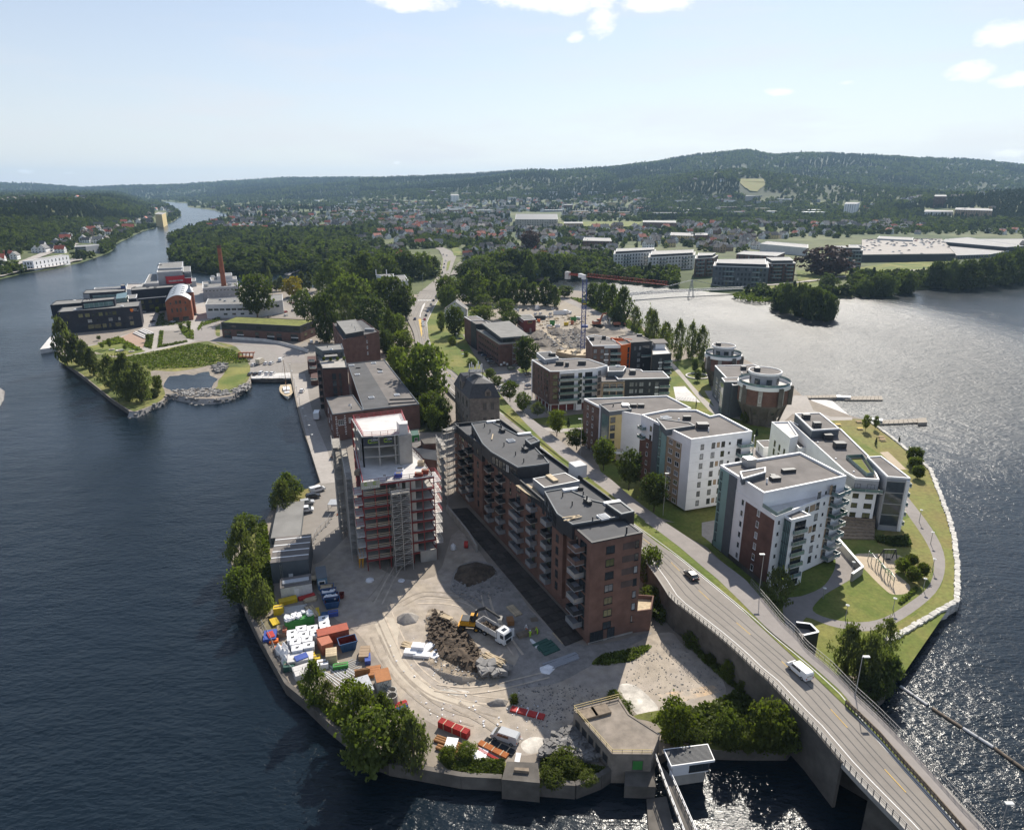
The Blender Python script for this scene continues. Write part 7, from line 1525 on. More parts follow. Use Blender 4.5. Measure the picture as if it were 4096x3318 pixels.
 zh=ztop(S1(55,585),S1(48,470),3.6);Hh=gs(S1,[(45,470),(470,462),(708,432),(706,380),(130,418),(68,418)],zh);h,_=bld('industrial_hall','long white concrete hall with ribbon windows behind the big oak',Hh,3.5,zh,wall=_e,roof=_f,trim=_e,par=.35,rim=.4)
 fcd(h,Hh[0],Hh[1],lin(.03,.98,8),[zh-3.6],3.2,1.5,_a,_c,2);fcd(h,Hh[1],Hh[2],lin(.1,.9,4),[zh-3.6],2.6,1.5,_a,_c,2);fcd(h,Hh[0],Hh[1],lin(.3,.98,4),[zh-7],2.6,1.2,_a,_c,1);colr(h,Hh[0],Hh[1],0,1,zh-5.0,zh-4.7,_k,.12,'sill_band')
 for x,y in((175,430),(215,440),(300,440)):rbx(h,S1,x,y,zh,(1.6,1.4,1.2),_l)
 cb=G(R1(1381,903),3.5);zc=ztop(R1(1381,903),R1(1360,585),3.5);rpx=14/1.5307/(FPX/((cb.y)*_cp+91*_sp));mb=MU(_pb);ch=thing('chimney','tall slender orange brick factory chimney','chimney',tuple(cb));mb.lathe(tuple(cb),[(rpx*1.15,0),(rpx*.78,zc-3.5),(rpx*.6,zc-3.5),(rpx*.55,zc-6)],20);mb.bd('shaft',ch)
 q_lathe(_nb,'crown',ch)(tuple(cb),[(rpx*.84,zc-5.5),(rpx*.86,zc-4),(rpx*.82,zc-3.4)],20);q_box(_e,'base_panel',ch)((cb.x,cb.y-rpx*1.05,8),(3,.6,5))
 pq=[(159,1397),(238,1385),(236,1330),(215,1329)];Wq=[G(p,4.2)for p in pq];mb=MU(_d);mb.prism(c2(Wq),-2,4.2);pier=tag(mb.bd('concrete_pier'),'concrete pier jutting out below the black office wall','pier')
 for k,(x0,y0,x1,y1)in enum([(1085,925,1225,990),(1100,910,1245,975),(1150,893,1285,955),(1170,882,1300,940),(1200,878,1330,930)]):p,q=G(U1(x0,y0),3.7),G(U1(x1,y1),3.7);mb=MU(_d);mb.bar(p+Zc(.25),q+Zc(.25),1.0,.5);tag(mb.bd('seat_step'),['front white seat step below the plaza','second white seat step of the plaza','third white seat step of the plaza','fourth white seat step of the plaza','topmost white seat step of the plaza'][k],'seat step','white seat steps')
 for k,(x,y)in enum(((818,1130),(915,1140),(1060,1152))):p=G(U1(x,y),3.7);mb=MU(_d);mb.lathe(p,[(2.2 if k==1 else 1.5,.1),(2.2 if k==1 else 1.5,.5),(1.2,.5),(1.2,.1)],10);mb.use(_o).box((p.x,p.y,p.z+.4),(1.8,.6,.5));tag(mb.bd('seat_ring'),['white seat left on the office lawn','round white seat ring in the middle of the office lawn','white seat right on the office lawn'][k],'seat')
 return b
point_offices()
def brick_office():
 zb_=ztop(S2(640,990),S2(637,808),4.0);A,B,C=G(S2(345,622),zb_),G(S2(637,808),zb_),G(S2(850,792),zb_);D=A+C-B
 o,P=bld(_dc,'red brick office with a glazed top floor under a thin flat roof',[B,C,D,A],3.5,zb_,wall=_n,roof=_m,trim=_l,par=.7,rim=.15)
 fcd(o,A,B,lin(.42,.98,12),[zb_-2.6,zb_-6.2,zb_-9.4],1.5,1.4,_a,_c);fcd(o,B,C,[.85],[zb_-4,zb_-8],1.2,2,_a,_c)
 n=wpt(A,B,0,0,1)-wpt(A,B,0,0);f2,g2=wpt(A,B,.36,0,-1.6),wpt(A,B,.98,0,-1.6);zt_=zb_+3.6
 R_=gs(S2,[(652,754),(895,736),(722,610),(488,632)],zt_);mb=MU(_c);Ri=ins(c2(R_),1.3);mb.prism(Ri,zb_,zt_,top=False);mb.bd('glazed_floor',o)
 nn=len(Ri)
 for i in range(nn):
  p,q=Ri[i],Ri[(i+1)%nn];k=int((q-p).length/2.2)
  for j in range(k):r=p.lerp(q,j/k);q_bar(_b,'mullion',o)((r.x,r.y,zb_),(r.x,r.y,zt_),.16)
 q_prism(_f,'thin_roof',o)(c2(R_),zt_,zt_+.25);q_prism(_r,'roof_edge',o)(ins(c2(R_),-.12),zt_-.5,zt_+.12,top=False,bottom=True)
 bl=[wpt(A,B,-.02,0,.2),wpt(A,B,.20,0,.2),wpt(A,B,.20,0,-8),wpt(A,B,-.02,0,-8)];vol(o,bl,3.5,zb_+3.4,_n,_q,_k,.2,.3,'entrance_block');st=[wpt(A,B,.20,0,.3),wpt(A,B,.36,0,.3),wpt(A,B,.36,0,-7),wpt(A,B,.20,0,-7)];vol(o,st,3.5,zb_+3.2,_t,_q,_t,.2,.3,'glass_stair')
 text3d('Unionen',wpt(B,C,.2,zb_-1.9,.1),yaw(B,C),1.5,_t,o)
 for j in range(4):
  p=wpt(B,C,.62,4+3.2*j,1.4);mb=MU(_l);mb.box((p.x,p.y,p.z),(3.2,2.6,.15),yaw(B,C));mb.bar(p+Vc((-1.5,-1.2,.1)),p+Vc((1.5,-1.2,3.1)),.3,.12);mb.bd('fire_stair_flight',o)
 for s in((-1.5,-1.2),(1.5,-1.2),(-1.5,1.2),(1.5,1.2)):p=wpt(B,C,.62,3.5,1.4);q_bar(_l,'fire_stair_post',o)((p.x+s[0],p.y+s[1],3.5),(p.x+s[0],p.y+s[1],zb_+1),.14)
 for u,zz in((.18,5.5),(.06,4.6),(.30,4.6)):p=wpt(B,C,u,zz,.4);q_box(_k,'air_unit',o)(p,(1.1,.7,1.0),yaw(B,C))
 # house with coloured solar roof, red site cabin, white office by the junction
 h=gs(S2,[(165,580),(365,545),(345,500),(165,510)],10);hb=thing('house','old grey house with steep dark roof and bright roof boards by the road','house',tuple(h[0]))
 F0,F1,F2,F3=gs(S2,[(170,600),(360,600),(360,540),(170,540)],4);F2=Vc((F1.x,F1.y+11,4));F3=Vc((F0.x,F0.y+11,4));zz=ztop(S2(280,610),S2(280,520),4);zt2=ztop(S2(280,600),S2(270,440),4)
 mb=MU(_e);mb.prism(ccw([F0,F1,F2,F3]),3.5,zz,top=False);m0,m1=(F0+F1)/2,(F3+F2)/2;mb.face([(F0.x,F0.y,zz),(F1.x,F1.y,zz),(m0.x,m0.y,zt2)]);mb.face([(F2.x,F2.y,zz),(F3.x,F3.y,zz),(m1.x,m1.y,zt2)]);mb.bd(_bb,hb)
 mb=MU('slate');e=.6
 for(a,b_,s)in((F0,F3,-1),(F1,F2,1)):mb.face([(a.x+s*e,a.y-e,zz-.4),(b_.x+s*e,b_.y+e,zz-.4),(m1.x,m1.y+e,zt2),(m0.x,m0.y-e,zt2)])
 mb.bd(_ab,hb);fcd(hb,F0,F1,[.3,.7],[6,9],1.2,1.6,_z)
 for s,x0 in((-1,F0.x+1.5),(1,F1.x-1.5)):
  for k,c in enum((_ac,_mb,'tarp',_xb,_yb)):q_box(c,'bright_board',hb)((x0+s*1.2,F0.y+1+k*1.2,zz+.6),(1.5,1.1,.12),0,0,s*.8)
 zc=ztop(S2(945,690),S2(948,592),4.1);Cb=gs(S2,[(850,602),(950,594),(905,552),(790,558)],zc);c,_=bld('site_cabin','two storey dark red site cabin stack beside the crane lot',Cb,3.5,zc,wall='c_darkred',roof=_f,trim=_k,par=.1,rim=.2,cat='site cabin');fcd(c,Cb[0],Cb[1],[.5],[zc-1.4],3.4,1.6,_ac,_c,0);fcd(c,Cb[0],Cb[1],[.55],[5.0],1.1,2.1,_z,_dd,0);fcd(c,Cb[3],Cb[0],lin(.1,.9,5),[5.2,zc-1.4],1.4,1.2,_z)
 for k in range(3):p,q=Cb[3].lerp(Cb[2],.05),Cb[0].lerp(Cb[1],.05);q_bar(_f,'roof_joint',c)(Cb[3].lerp(Cb[0],.25+k*.25)+Zc(.15),Cb[2].lerp(Cb[1],.25+k*.25)+Zc(.15),.3,.15)
 zo=ztop(S1(1760,395),S1(1780,262),4.0);Of=gs(S1,[(1640,270),(1785,262),(1755,215),(1510,230)],zo);f,_=bld(_dc,'white four storey office block at the road junction',Of,3.5,zo,wall=_e,roof=_f,trim=_k,par=.3,rim=.35);fcd(f,Of[0],Of[1],[.72],[zo-2.5,zo-6.2,zo-10],1.4,1.8,_a,_c);fcd(f,Of[0],Of[1],[.25],[zo-2.5,zo-4.0,zo-5.5],2.2,1.1,_z,'teal',0);pn=gs(S1,[(1580,225),(1660,222),(1660,205),(1510,212)],zo+2.2);vol(f,pn,zo-.1,zo+2.2,_y,_f,_k,.2,.3,'plant_room')
 for x in(1510,1600):pipe(f,S1,x,215,zo+1,5,.4,_k)
brick_office()
# sea walls
def wall_along(pts,z0,z1,th,m,name,label,out=.0,zg=None):
 W=[G(p,ZG)for p in pts];o=thing(name,label,_bb,tuple(W[0]))
 for i,(p,q)in enum(zip(W,W[1:])):
  q_bar(m,'wall_segment',o)((p.x,p.y,(z0+z1)/2),(q.x,q.y,(z0+z1)/2),th,z1-z0)
 return o
wall_along([(984,2429),(1043,2549),(1094,2641),(1149,2738),(1223,2798),(1315,2885),(1388,2945),(1470,3020),(1558,3055)],-2,3.95,.8,_u,'sea_wall','concrete sea wall along the left edge of the storage yard')
wall_along([(1558,3055),(1673,3075),(1846,3106),(2007,3115)],-2,4.1,.9,_u,'sea_wall','dark concrete sea wall along the bottom of the site')
wall_along([(2150,3136),(2301,3147),(2400,3110),(2456,3072)],-2,4.3,.9,_u,'sea_wall','curved dark sea wall before the bunker')
bt=gs(T5,[(880,1415),(1145,1440),(1130,1300),(915,1290)],5.5);o=thing('wall_buttress','square dark concrete buttress on the lower sea wall','buttress',tuple(bt[0]));q_prism(_u,'block',o)(ccw(bt),-2,5.5);q_prism(_p,'timber_lid',o)(ins(c2(bt),1.6),5.5,6.0)
rr=random.Random(3);st_o=thing('stone_wall','pale stone block wall round the riverside lawn',_bb,tuple(G((3827,2406))));SM=[]
for k in range(3):
 mb=MU(_ad);mb.box((0,0,0),(1.5,1.1,.9));mb.v=[(v[0]*(1+rr.uniform(-.15,.15)),v[1]*(1+rr.uniform(-.2,.2)),v[2]*(1+rr.uniform(-.2,.2)))for v in mb.v];SM.append(mb.data('stone_block'))
M['rock_l']=mat('pale_rock',(.52,.50,.46),.85,.2,.8,rnd=.2)
for me in SM:me.materials[0]=M['rock_l']
SWp=[(3557,2564),(3640,2515),(3735,2460),(3827,2406),(3828,2264),(3816,2155),(3800,2090),(3761,1985),(3722,1881),(3637,1809),(3560,1745),(3467,1678)]
SW_,ll=wrs([G(p,ZG)for p in SWp],150)
for i,p in enum(SW_):
 q=SW_[min(i+1,149)];a=yaw(p,q)if i<149 else a
 for dz in(.1,-1.0,-2.2):
  if dz<0 and i>75:continue
  link('stone',SM[i%3],st_o,p+Vc((rr.uniform(-.2,.2),rr.uniform(-.2,.2),dz))-ORG[st_o.name],a+rr.uniform(-.2,.2))
# bunker, intake gatehouse and footbridge
zbk=ztop(T6(180,972),T6(180,835),3.5);BK=gs(T6,[(180,832),(470,1163),(770,1166),(832,1010),(600,862),(522,742)],zbk)
bk,_=bld('bunker','low concrete bunker with flat stained roof, hatches and pale handrail',BK,-1,zbk,wall='conc_o',roof='conc_o',trim='conc_o',par=.12,rim=.3)
LB_=list(BK)
def hrl(root,W,z,m='cream',name='handrail',n=1.6,hts=(.55,1.05),t=.07):
 for p,q in zip(W,W[1:]):
  p,q=Vc((p.x,p.y,z)),Vc((q.x,q.y,z));k=max(1,int((q-p).length/n));mb=MU(m)
  for h in hts:mb.bar(p+Zc(h),q+Zc(h),t)
  for j in range(k+1):r=p.lerp(q,j/k);mb.bar(r,r+Zc(hts[-1]),t)
  mb.bd(name,root)
I_=ins(c2(BK),.25);I_=[Vc((p.x,p.y,0))for p in I_];hrl(bk,[BK[5],BK[0],BK[1],BK[2]],zbk)
for x,y in((287,868),(385,842)):rbx(bk,T6,x,y,zbk,(3.0,2.2,.5),_p,'roof_hatch',.35)
for u in(.12,.3,.48,.66,.84):fcd(bk,BK[0],BK[1],[u],[zbk-2.2],1.4,1.6,_u,_b,0)
fcd(bk,BK[1],BK[2],[.66],[zbk-2.2],1.8,2.0,_u,_yb,0)
zgh=ztop(T6(930,1298),T6(920,1250),4.5)+1.0;GH=gs(T6,[(920,1250),(1240,1205),(1190,1090),(865,1130)],zgh);g_=thing('gatehouse','small white gatehouse with ribbed grey roof over the water',_ib,tuple(GH[0]))
mb=MU(_y);Wi=ins(c2(GH),.5);mb.prism(Wi,4.0,zgh-.3,top=False);mb.bd(_bb,g_);mb=MU(_s);
mb.prism(ccw(GH),zgh-.3,zgh);mb.bd(_ab,g_);mb=MU(_k);mb.ring(ins(c2(GH),-.12),ins(c2(GH),.02),zgh-.35,zgh+.08);mb.bd('roof_edge',g_)
for k in range(14):p,q=GH[0].lerp(GH[3],(k+.5)/14),GH[1].lerp(GH[2],(k+.5)/14);q_bar(_b,'roof_rib',g_)(p+Zc(.05),q+Zc(.05),.08,.1)
W0,W1=Vc((*Wi[0],0)),Vc((*Wi[1],0));fcd(g_,W0,W1,[.72],[zgh-1.6],3.4,1.5,_a,_c,2);q_prism(_m,'concrete_base',g_)(ins(c2(GH),.9),-2,4.0)
FBL=[G(T6(x,y),5.0)for x,y in((795,1190),(870,1400),(940,1580),(1010,1760),(1080,1950))];FBR=[G(T6(x,y),5.0)for x,y in((905,1320),(960,1440),(1030,1600),(1100,1760),(1180,1950))]
fb=thing('footbridge','narrow concrete footbridge with pale handrails leading away from the gatehouse','bridge',tuple(FBL[0]));A,_=wrs(FBL,12);B,_=wrs(FBR,12)
for i in range(11):q_prism(_u,'deck_slab',fb)(ccw([A[i],B[i],B[i+1],A[i+1]]),4.6,5.0,bottom=True)
hrl(fb,A,5,_z,'handrail',2,(.5,1.0),.1);hrl(fb,B,5,_z,'handrail',2,(.5,1.0),.1)
ab=gs(T6,[(565,1400),(800,1410),(790,1230),(570,1240)],4.0);mb=MU(_u);mb.prism(ccw(ab),-2,4.0);tag(mb.bd('intake_block'),'dark concrete intake block between bunker and footbridge','intake')
dm=gs(T6,[(750,1800),(960,1800),(880,1480),(730,1500)],1.9);mb=MU(_u);mb.prism(ccw(dm),-2,1.9);tag(mb.bd('weir_sill'),'low dark weir sill just above the water beneath the footbridge','weir')
# piles of earth and stones
def heap(name,label,f,pts,h,m,kind=None,seed=0,z=ZG,n=26,rough=.35):
 W=[G(f(*p),z)for p in pts];P=np.array([[p.x,p.y]for p in W]);x0,y0=P.min(0);x1,y1=P.max(0);X,Y=np.meshgrid(np.linspace(x0,x1,n),np.linspace(y0,y1,n));d=sdist(X,Y,P);md=max(d.max(),.1)
 H=h*np.clip(d/md,0,1)**.8*(1-rough+2*rough*fbm(X/3+seed,Y/3+seed,4));v=np.stack([X,Y,z+np.where(d>0,H,-.3)],-1).reshape(-1,3);i=np.arange(n*n).reshape(n,n);fc=np.stack([i[:-1,:-1],i[:-1,1:],i[1:,1:],i[1:,:-1]],-1).reshape(-1,4)
 fc=fc[(d.reshape(-1)[fc]>-.2).any(1)];me=bpy.data.meshes.new(name);me.from_pydata(v.tolist(),[],fc.tolist());me.materials.append(M[m]if isinstance(m,str)else m);me.update();o=link(name,me)
 if kind:o[_oc]=kind;o[_mc]=label
 else:tag(o,label,'heap')
 return o
heap(_bd,'long dark heap of dug earth beside the excavator',T5,[(390,260),(440,270),(520,330),(600,400),(690,470),(700,540),(750,600),(730,680),(640,670),(540,620),(430,560),(360,440)],1.5,'dirt',seed=1,n=80,rough=.85)
heap('gravel_heap','round heap of grey gravel on the pale track',T5,[(150,290),(190,265),(260,258),(310,285),(290,330),(200,350),(150,330)],1.5,MATS['grey_gravel'],seed=2,rough=.05)
heap(_bd,'dark heap of soil at the foot of the boarded walkway',T1,[(60,1150),(180,1120),(300,1150),(330,1200),(240,1260),(120,1300),(20,1240)],1.8,'dirt',seed=4)
heap('rubble_heap','heap of broken grey concrete below the timber offcuts',T5,[(720,640),(780,600),(860,620),(900,660),(840,710),(740,700)],1.6,_ad,seed=5)
heap(_bd,'low tan bank of earth around the shallow dug hollow',T5,[(280,610),(380,640),(480,720),(600,760),(720,730),(700,710),(560,700),(440,660),(360,600)],1.0,GR,seed=6,n=34)
heap('gravel_heap','low grey mound right of the worn track',T5,[(770,890),(850,850),(930,870),(910,910),(800,915)],.9,MATS['grey_gravel'],seed=7)
heap('rubble_slope','slope of loose rubble against the bunker wall',T5,[(1130,1290),(1200,1150),(1330,1075),(1390,1080),(1470,1180),(1560,1300),(1400,1290),(1250,1260)],1.4,_ad,seed=8)
heap(_bd,'grey heap of stones behind the crane on the river lot',S2,[(1480,650),(1540,610),(1600,640),(1590,665)],3,MATS['grey_gravel'],seed=9)
for k,(sx,sy,sw,sh)in enum([(960,730,120,90),(1130,700,150,70),(1300,700,90,60),(1000,800,140,60),(1450,690,160,40)]):heap(_bd,['dark mound of dug earth nearest the red site cabin','dark mound of dug earth in the middle of the pit edge','dark mound of dug earth left of the crane mast','broken mound of earth on the pit floor','stony mound of earth right of the crane mast'][k],S2,[(sx-sw/2,sy),(sx,sy-sh/2),(sx+sw/2,sy-sh*.1),(sx+sw*.3,sy+sh/2),(sx-sw*.3,sy+sh/2)],2.6,MATS['dug_earth'],seed=20+k,z=3.6)
def sst(name,label,f,pts,n,s0,s1,m=_ad,seed=0,z=ZG,kind=_lc,lift=0):
 """many stones as one object of loose lumps"""
 r=np.random.default_rng(seed);W=[G(f(*p),z)for p in pts];P=[(p.x,p.y)for p in W];xs=[p[0]for p in P];ys=[p[1]for p in P];mb=MU(m);k=0
 while k<n:
  x,y=r.uniform(min(xs),max(xs)),r.uniform(min(ys),max(ys))
  if not inside((x,y),P):continue
  s=s0+(s1-s0)*r.random()**2;n0=len(mb.v);mb.box((x,y,z+s*.25+lift*r.random()),(s,s*r.uniform(.5,1),s*r.uniform(.3,.6)),r.uniform(0,3),r.uniform(-.3,.3),r.uniform(-.3,.3));k+=1
 o=mb.bd(name);o[_oc]=kind;o[_mc]=label;return o
sst('rubble','loose rubble below the bunker wall',T5,[(1130,1290),(1200,1150),(1330,1075),(1390,1080),(1470,1180),(1560,1300),(1400,1290),(1250,1260)],900,.25,1.1,seed=1,lift=1.0)
sst('rubble','broken concrete by the timber offcuts',T5,[(720,640),(780,600),(900,640),(930,670),(860,720),(740,710)],120,.4,1.8,seed=2,lift=1.0)
sst('rubble','stones strewn along the dug heap',T5,[(330,300),(460,260),(560,330),(700,500),(920,650),(880,720),(640,780),(480,740),(360,620),(420,480)],700,.1,.45,seed=3)
sst('soil_clods','clods of dark soil on the dug heap',T5,[(400,260),(470,270),(620,380),(740,560),(720,670),(600,640),(430,560),(360,440)],420,.2,.9,'dirt',16,lift=1.2)
sst('rubble','stones strewn over the gravel plot by the bridge wall',T6,[(640,340),(960,320),(1300,600),(1300,700),(800,720),(560,620)],420,.08,.3,seed=4)
sst('rubble','broken stones beside the walkway',T1,[(0,1330),(60,1180),(200,1130),(380,1230),(420,1330),(140,1420)],380,.12,.6,seed=5)
sst('rubble','stones on the gravel slope left of the bunker',T6,[(-240,620),(250,640),(420,720),(180,860),(-120,1000),(-260,800)],420,.08,.32,seed=6)
sst('rip_rap','stone bank round the pond mouth and lagoon shore',R4,[(1480,1205),(1700,1185),(1990,1200),(2143,1130),(2143,1190),(1990,1240),(1700,1262),(1530,1240)],500,.4,1.4,seed=7)
sst('rip_rap','stone bank at the tip of the grassy point',R4,[(1110,1350),(1330,1300),(1420,1210),(1450,1230),(1400,1300),(1190,1390)],350,.4,1.3,seed=8,z=2.8)
sst('rip_rap','pile of boulders at the head of the pond',R4,[(1820,1000),(1900,975),(1960,985),(1940,1040),(1860,1060)],160,.5,2.2,seed=9,lift=1.2)
sst('debris','litter and scraps on the site',T5,[(60,400),(380,440),(760,780),(1100,820),(1300,1060),(1000,1150),(300,960)],160,.08,.4,_mb,10)
sst('debris','scraps strewn over the crane lot',S2,[(900,560),(1400,560),(1440,660),(1100,680),(940,700)],170,.5,2.2,_o,11)
sst('debris','dark scraps strewn over the crane lot',S2,[(960,690),(1380,690),(1390,860),(1000,850)],260,.4,1.8,_ad,12,lift=1)
# containers, cabins and stacks
def crate(name,label,cat,f,p0,p1,w_,h,m,z=ZG,group=None,rib=True,door=None,roofm=None,depth_sign=1):
 """box standing on the ground line p0 -> p1 (its front edge), w_ metres deep"""
 A,B=G(f(*p0),z),G(f(*p1),z);d=(B-A);L=d.length;d.normalize();n=Vc((-d.y,d.x,0))*depth_sign;c=(A+B)/2+n*w_/2;r=yaw(A,B);o=thing(name,label,cat,tuple(c),0,group)
 q_box(m,'shell',o)((c.x,c.y,z+h/2),(L,w_,h),r)
 if roofm:q_box(roofm,_ab,o)((c.x,c.y,z+h+.05),(L+.1,w_+.1,.1),r)
 if rib:
  k=int(L/.5);mb=MU(m)
  for j in range(k):p=A+d*(L*(j+.5)/k)-n*.03;mb.box((p.x,p.y,z+h/2),(.2,.09,h-.2),r)
  mb.bd('ribs',o)[_oc]=_lc
 if door:p=A+d*(L*door)-n*.04;q_box(_k,'door',o)((p.x,p.y,z+1.1),(1.0,.08,2.1),r)
 return o,A,B,n,r
def skp(name,label,f,p0,p1,w_,h,m,inner,z=ZG,group=None,load=None):
 """open skip: sloping ends, hollow inside"""
 A,B=G(f(*p0),z),G(f(*p1),z);d=B-A;L=d.length;d.normalize();n=Vc((-d.y,d.x,0));o=thing(name,label,'skip',tuple(A),0,group)
 def q(s,t,zz):return A+d*s+n*t+Zc(zz)
 e=L*.13;lo=[q(e,.1,0),q(L-e,.1,0),q(L-e,w_-.1,0),q(e,w_-.1,0)];hi=[q(0,0,h),q(L,0,h),q(L,w_,h),q(0,w_,h)]
 mb=MU(m);mb.mesh(lo+hi,[(0,1,5,4),(1,2,6,5),(2,3,7,6),(3,0,4,7)]);mb.bd('side',o)
 mb=MU(inner);li=[q(e+.1,.2,.15),q(L-e-.1,.2,.15),q(L-e-.1,w_-.2,.15),q(e+.1,w_-.2,.15)];hh=[q(.12,.12,h),q(L-.12,.12,h),q(L-.12,w_-.12,h),q(.12,w_-.12,h)]
 mb.mesh(li+hh,[(3,2,1,0),(4,5,1,0),(5,6,2,1),(6,7,3,2),(7,4,0,3),]);mb.bd('inside',o)
 mb=MU(m)
 for i in range(4):mb.bar(hi[i],hi[(i+1)%4],.14)
 for s in(.3,.5,.7):mb.bar(q(L*s,.05,.1),q(L*s,0,h),.1)
 mb.bd('rim',o)
 if load:
  mb=MU(load);r=random.Random(len(label))
  for k in range(16):c=q(L*(.15+.7*r.random()),w_*(.2+.6*r.random()),h*.8);mb.box(c,(1.2,.6,.35),r.random()*3,r.uniform(-.3,.3))
  mb.bd('load',o)[_oc]=_lc
 return o
cz=ztop(T3(440,665),T3(440,612),3.5)
crate('site_cabin','long site cabin with pale banded roof at the tree side, farthest of the row','cabin',T3,(445,660),(722,630),22,cz+0.2-3.5,_r,rib=False,roofm=_f)
c1,A,B,n,r=crate('site_cabin','dark grey site cabin with white door and striped roof, middle of the row','cabin',T3,(455,1030),(812,990),13,5.6,_r,rib=False,door=.5,roofm=_q)
for k in range(4):p=A+n*(2.2+k*3.1);q=B+n*(2.2+k*3.1);q_bar(_k,'roof_joint',c1)(p+Zc(5.72),q+Zc(5.72),.35,.1)
mb=MU(_l);
for s in(0,.45):p=A.lerp(B,.24)+(B-A).normalized()*s-n*.2;mb.bar(p,p+Zc(5),.07)
for k in range(12):p=A.lerp(B,.24)-n*.2+Zc(.4*k+.3);mb.bar(p,p+(B-A).normalized()*.45,.06)
mb.bd('ladder',c1)
c3,A,B,n,r=crate('site_cabin','white container with a narrow door, nearest of the cabin row','cabin',T3,(540,1185),(836,1135),4.4,3.0,'c_white',rib=False,door=.5,roofm=_q);mb=MU(_l);p=A.lerp(B,.5)+n*2+Zc(3.25);mb.box(p,(6,1.6,.3),r);mb.bd('roof_sheet',c3)
ch,A,B,n,r=crate('site_hut','small blue hut with a white framed window','hut',T3,(885,1092),(982,1075),5.5,3.0,'hut_blue',rib=False,roofm=_r);w_=wpt(A,B,.45,5.2,.05);mb=MU(_k);mb.box(w_,(1.6,.08,1.3),r);fo=mb.bd(_cb,ch);q_box(_c,'pane',fo)(w_-n*.06,(1.2,.06,.9),r)
mb=MU(_o);
for k in range(3):mb.box(G(T3(830,1000+k*22),ZG)+Zc(.8+k*.5),(2.2,1.4,.3),.2)
tag(mb.bd('timber_steps'),'timber steps between the grey cabin and the blue hut','steps')
# yard containers
crate(_lb,'rust red shipping container lying beside the white boxes',_lb,T4,(815,625),(1083,560),2.6,2.7,_xb);crate(_lb,'short orange shipping container before the rust red one',_lb,T4,(848,700),(945,665),3.4,2.5,'c_orange')
gc,A,B,n,r=crate(_lb,'green open container heaped with rubble sacks',_lb,T4,(530,500),(782,440),2.6,2.5,_yb);mb=MU(_mb);rr=random.Random(4)
for k in range(40):mb.box(A.lerp(B,.06+.88*rr.random())+n*(.5+1.7*rr.random())+Zc(2.6+.3*rr.random()),(.9,.7,.4),rr.random()*3,rr.uniform(-.4,.4))
mb.bd('rubble_load',gc)[_oc]=_lc
ct,A,B,n,r=crate(_lb,'white container with a rust streaked roof and scrawled side',_lb,T4,(1325,1035),(1450,1005),3.6,2.7,'c_white',roofm='rust');mb=MU(_b)
for k in range(9):p=wpt(A,B,.2+.065*k,ZG+1.5+.25*(k%3),.09);mb.bar(p,p+Vc((.25,0,.5-(k%2)*.9)),.05)
mb.bd('scrawl',ct)
crate('shed','grey ribbed tin shed roof among the trees','shed',T4,(1130,1130),(1300,1075),4.6,2.2,_l,roofm=_l)
bxs=[(862,400,375),(868,445,420),(878,490,458),(765,485,440),(795,530,480),(668,490,437),(692,540,485),(720,580,522),(735,635,568),(592,525,478),(595,570,520),(620,605,555),(635,660,595)]
bp=thing('wrapped_box','x',_jc);q_box(_mb,'wrapping',bp,False)((0,0,1.05),(2.15,1.8,2.1));q_box('foam','lid',bp,False)((0,0,2.12),(2.2,1.85,.06));mb=MU(_b);mb.box((0,0,2.17),(.6,.5,.05));mb.box((.2,.3,2.17),(.5,.12,.052),.7);mb.bd('print',bp,False)
for k,(x,y,t)in enum(bxs):place(bp,k,'white wrapped box '+['at the far right of the block','second in the right column','third in the right column','at the far end of the third column','nearest in the third column by the red container','at the far end of the second column','second in the second column','third in the second column','nearest in the second column','at the far end of the left column by the green container','second in the left column','third in the left column','nearest of all at the left column foot'][k],G(T4(x,y+42),ZG),.28,'white wrapped boxes in the yard')
for k,(p0,p1,lb,m,inn,ld)in enum([((865,300),(1000,280),'blue skip with maroon inside, nearest of the row by the hut',_zb,'c_darkred',None),((850,262),(990,240),'blue skip second in the row by the hut',_zb,'c_darkred',_mb),((840,220),(970,200),'blue skip third in the row by the hut',_zb,'c_darkred',_mb),((825,180),(945,165),'blue skip heaped with timber, farthest by the hut',_zb,_o,_o)]):skp('skip',lb,T4,p0,p1,2.4,1.6,m,inn,group='skips beside the blue hut',load=ld)
skp('skip','large blue open skip beside the orange container',T4,(1000,680),(1155,640),2.6,2.0,_zb,'c_darkred');skp('skip','little red tipping tray alone on the gravel',T4,(995,208),(1035,203),1.6,.9,'c_darkred','c_darkred')
skp('skip','green skip on the crane lot',S2,(1070,645),(1115,645),5,2.6,_yb,_yb);skp('skip','green skip beside the white van on the crane lot',S2,(1250,612),(1300,612),5,2.4,_yb,_yb);skp('skip','orange skip in the middle of the crane lot',S2,(1250,640),(1275,640),3,2.4,'c_orange','c_orange')
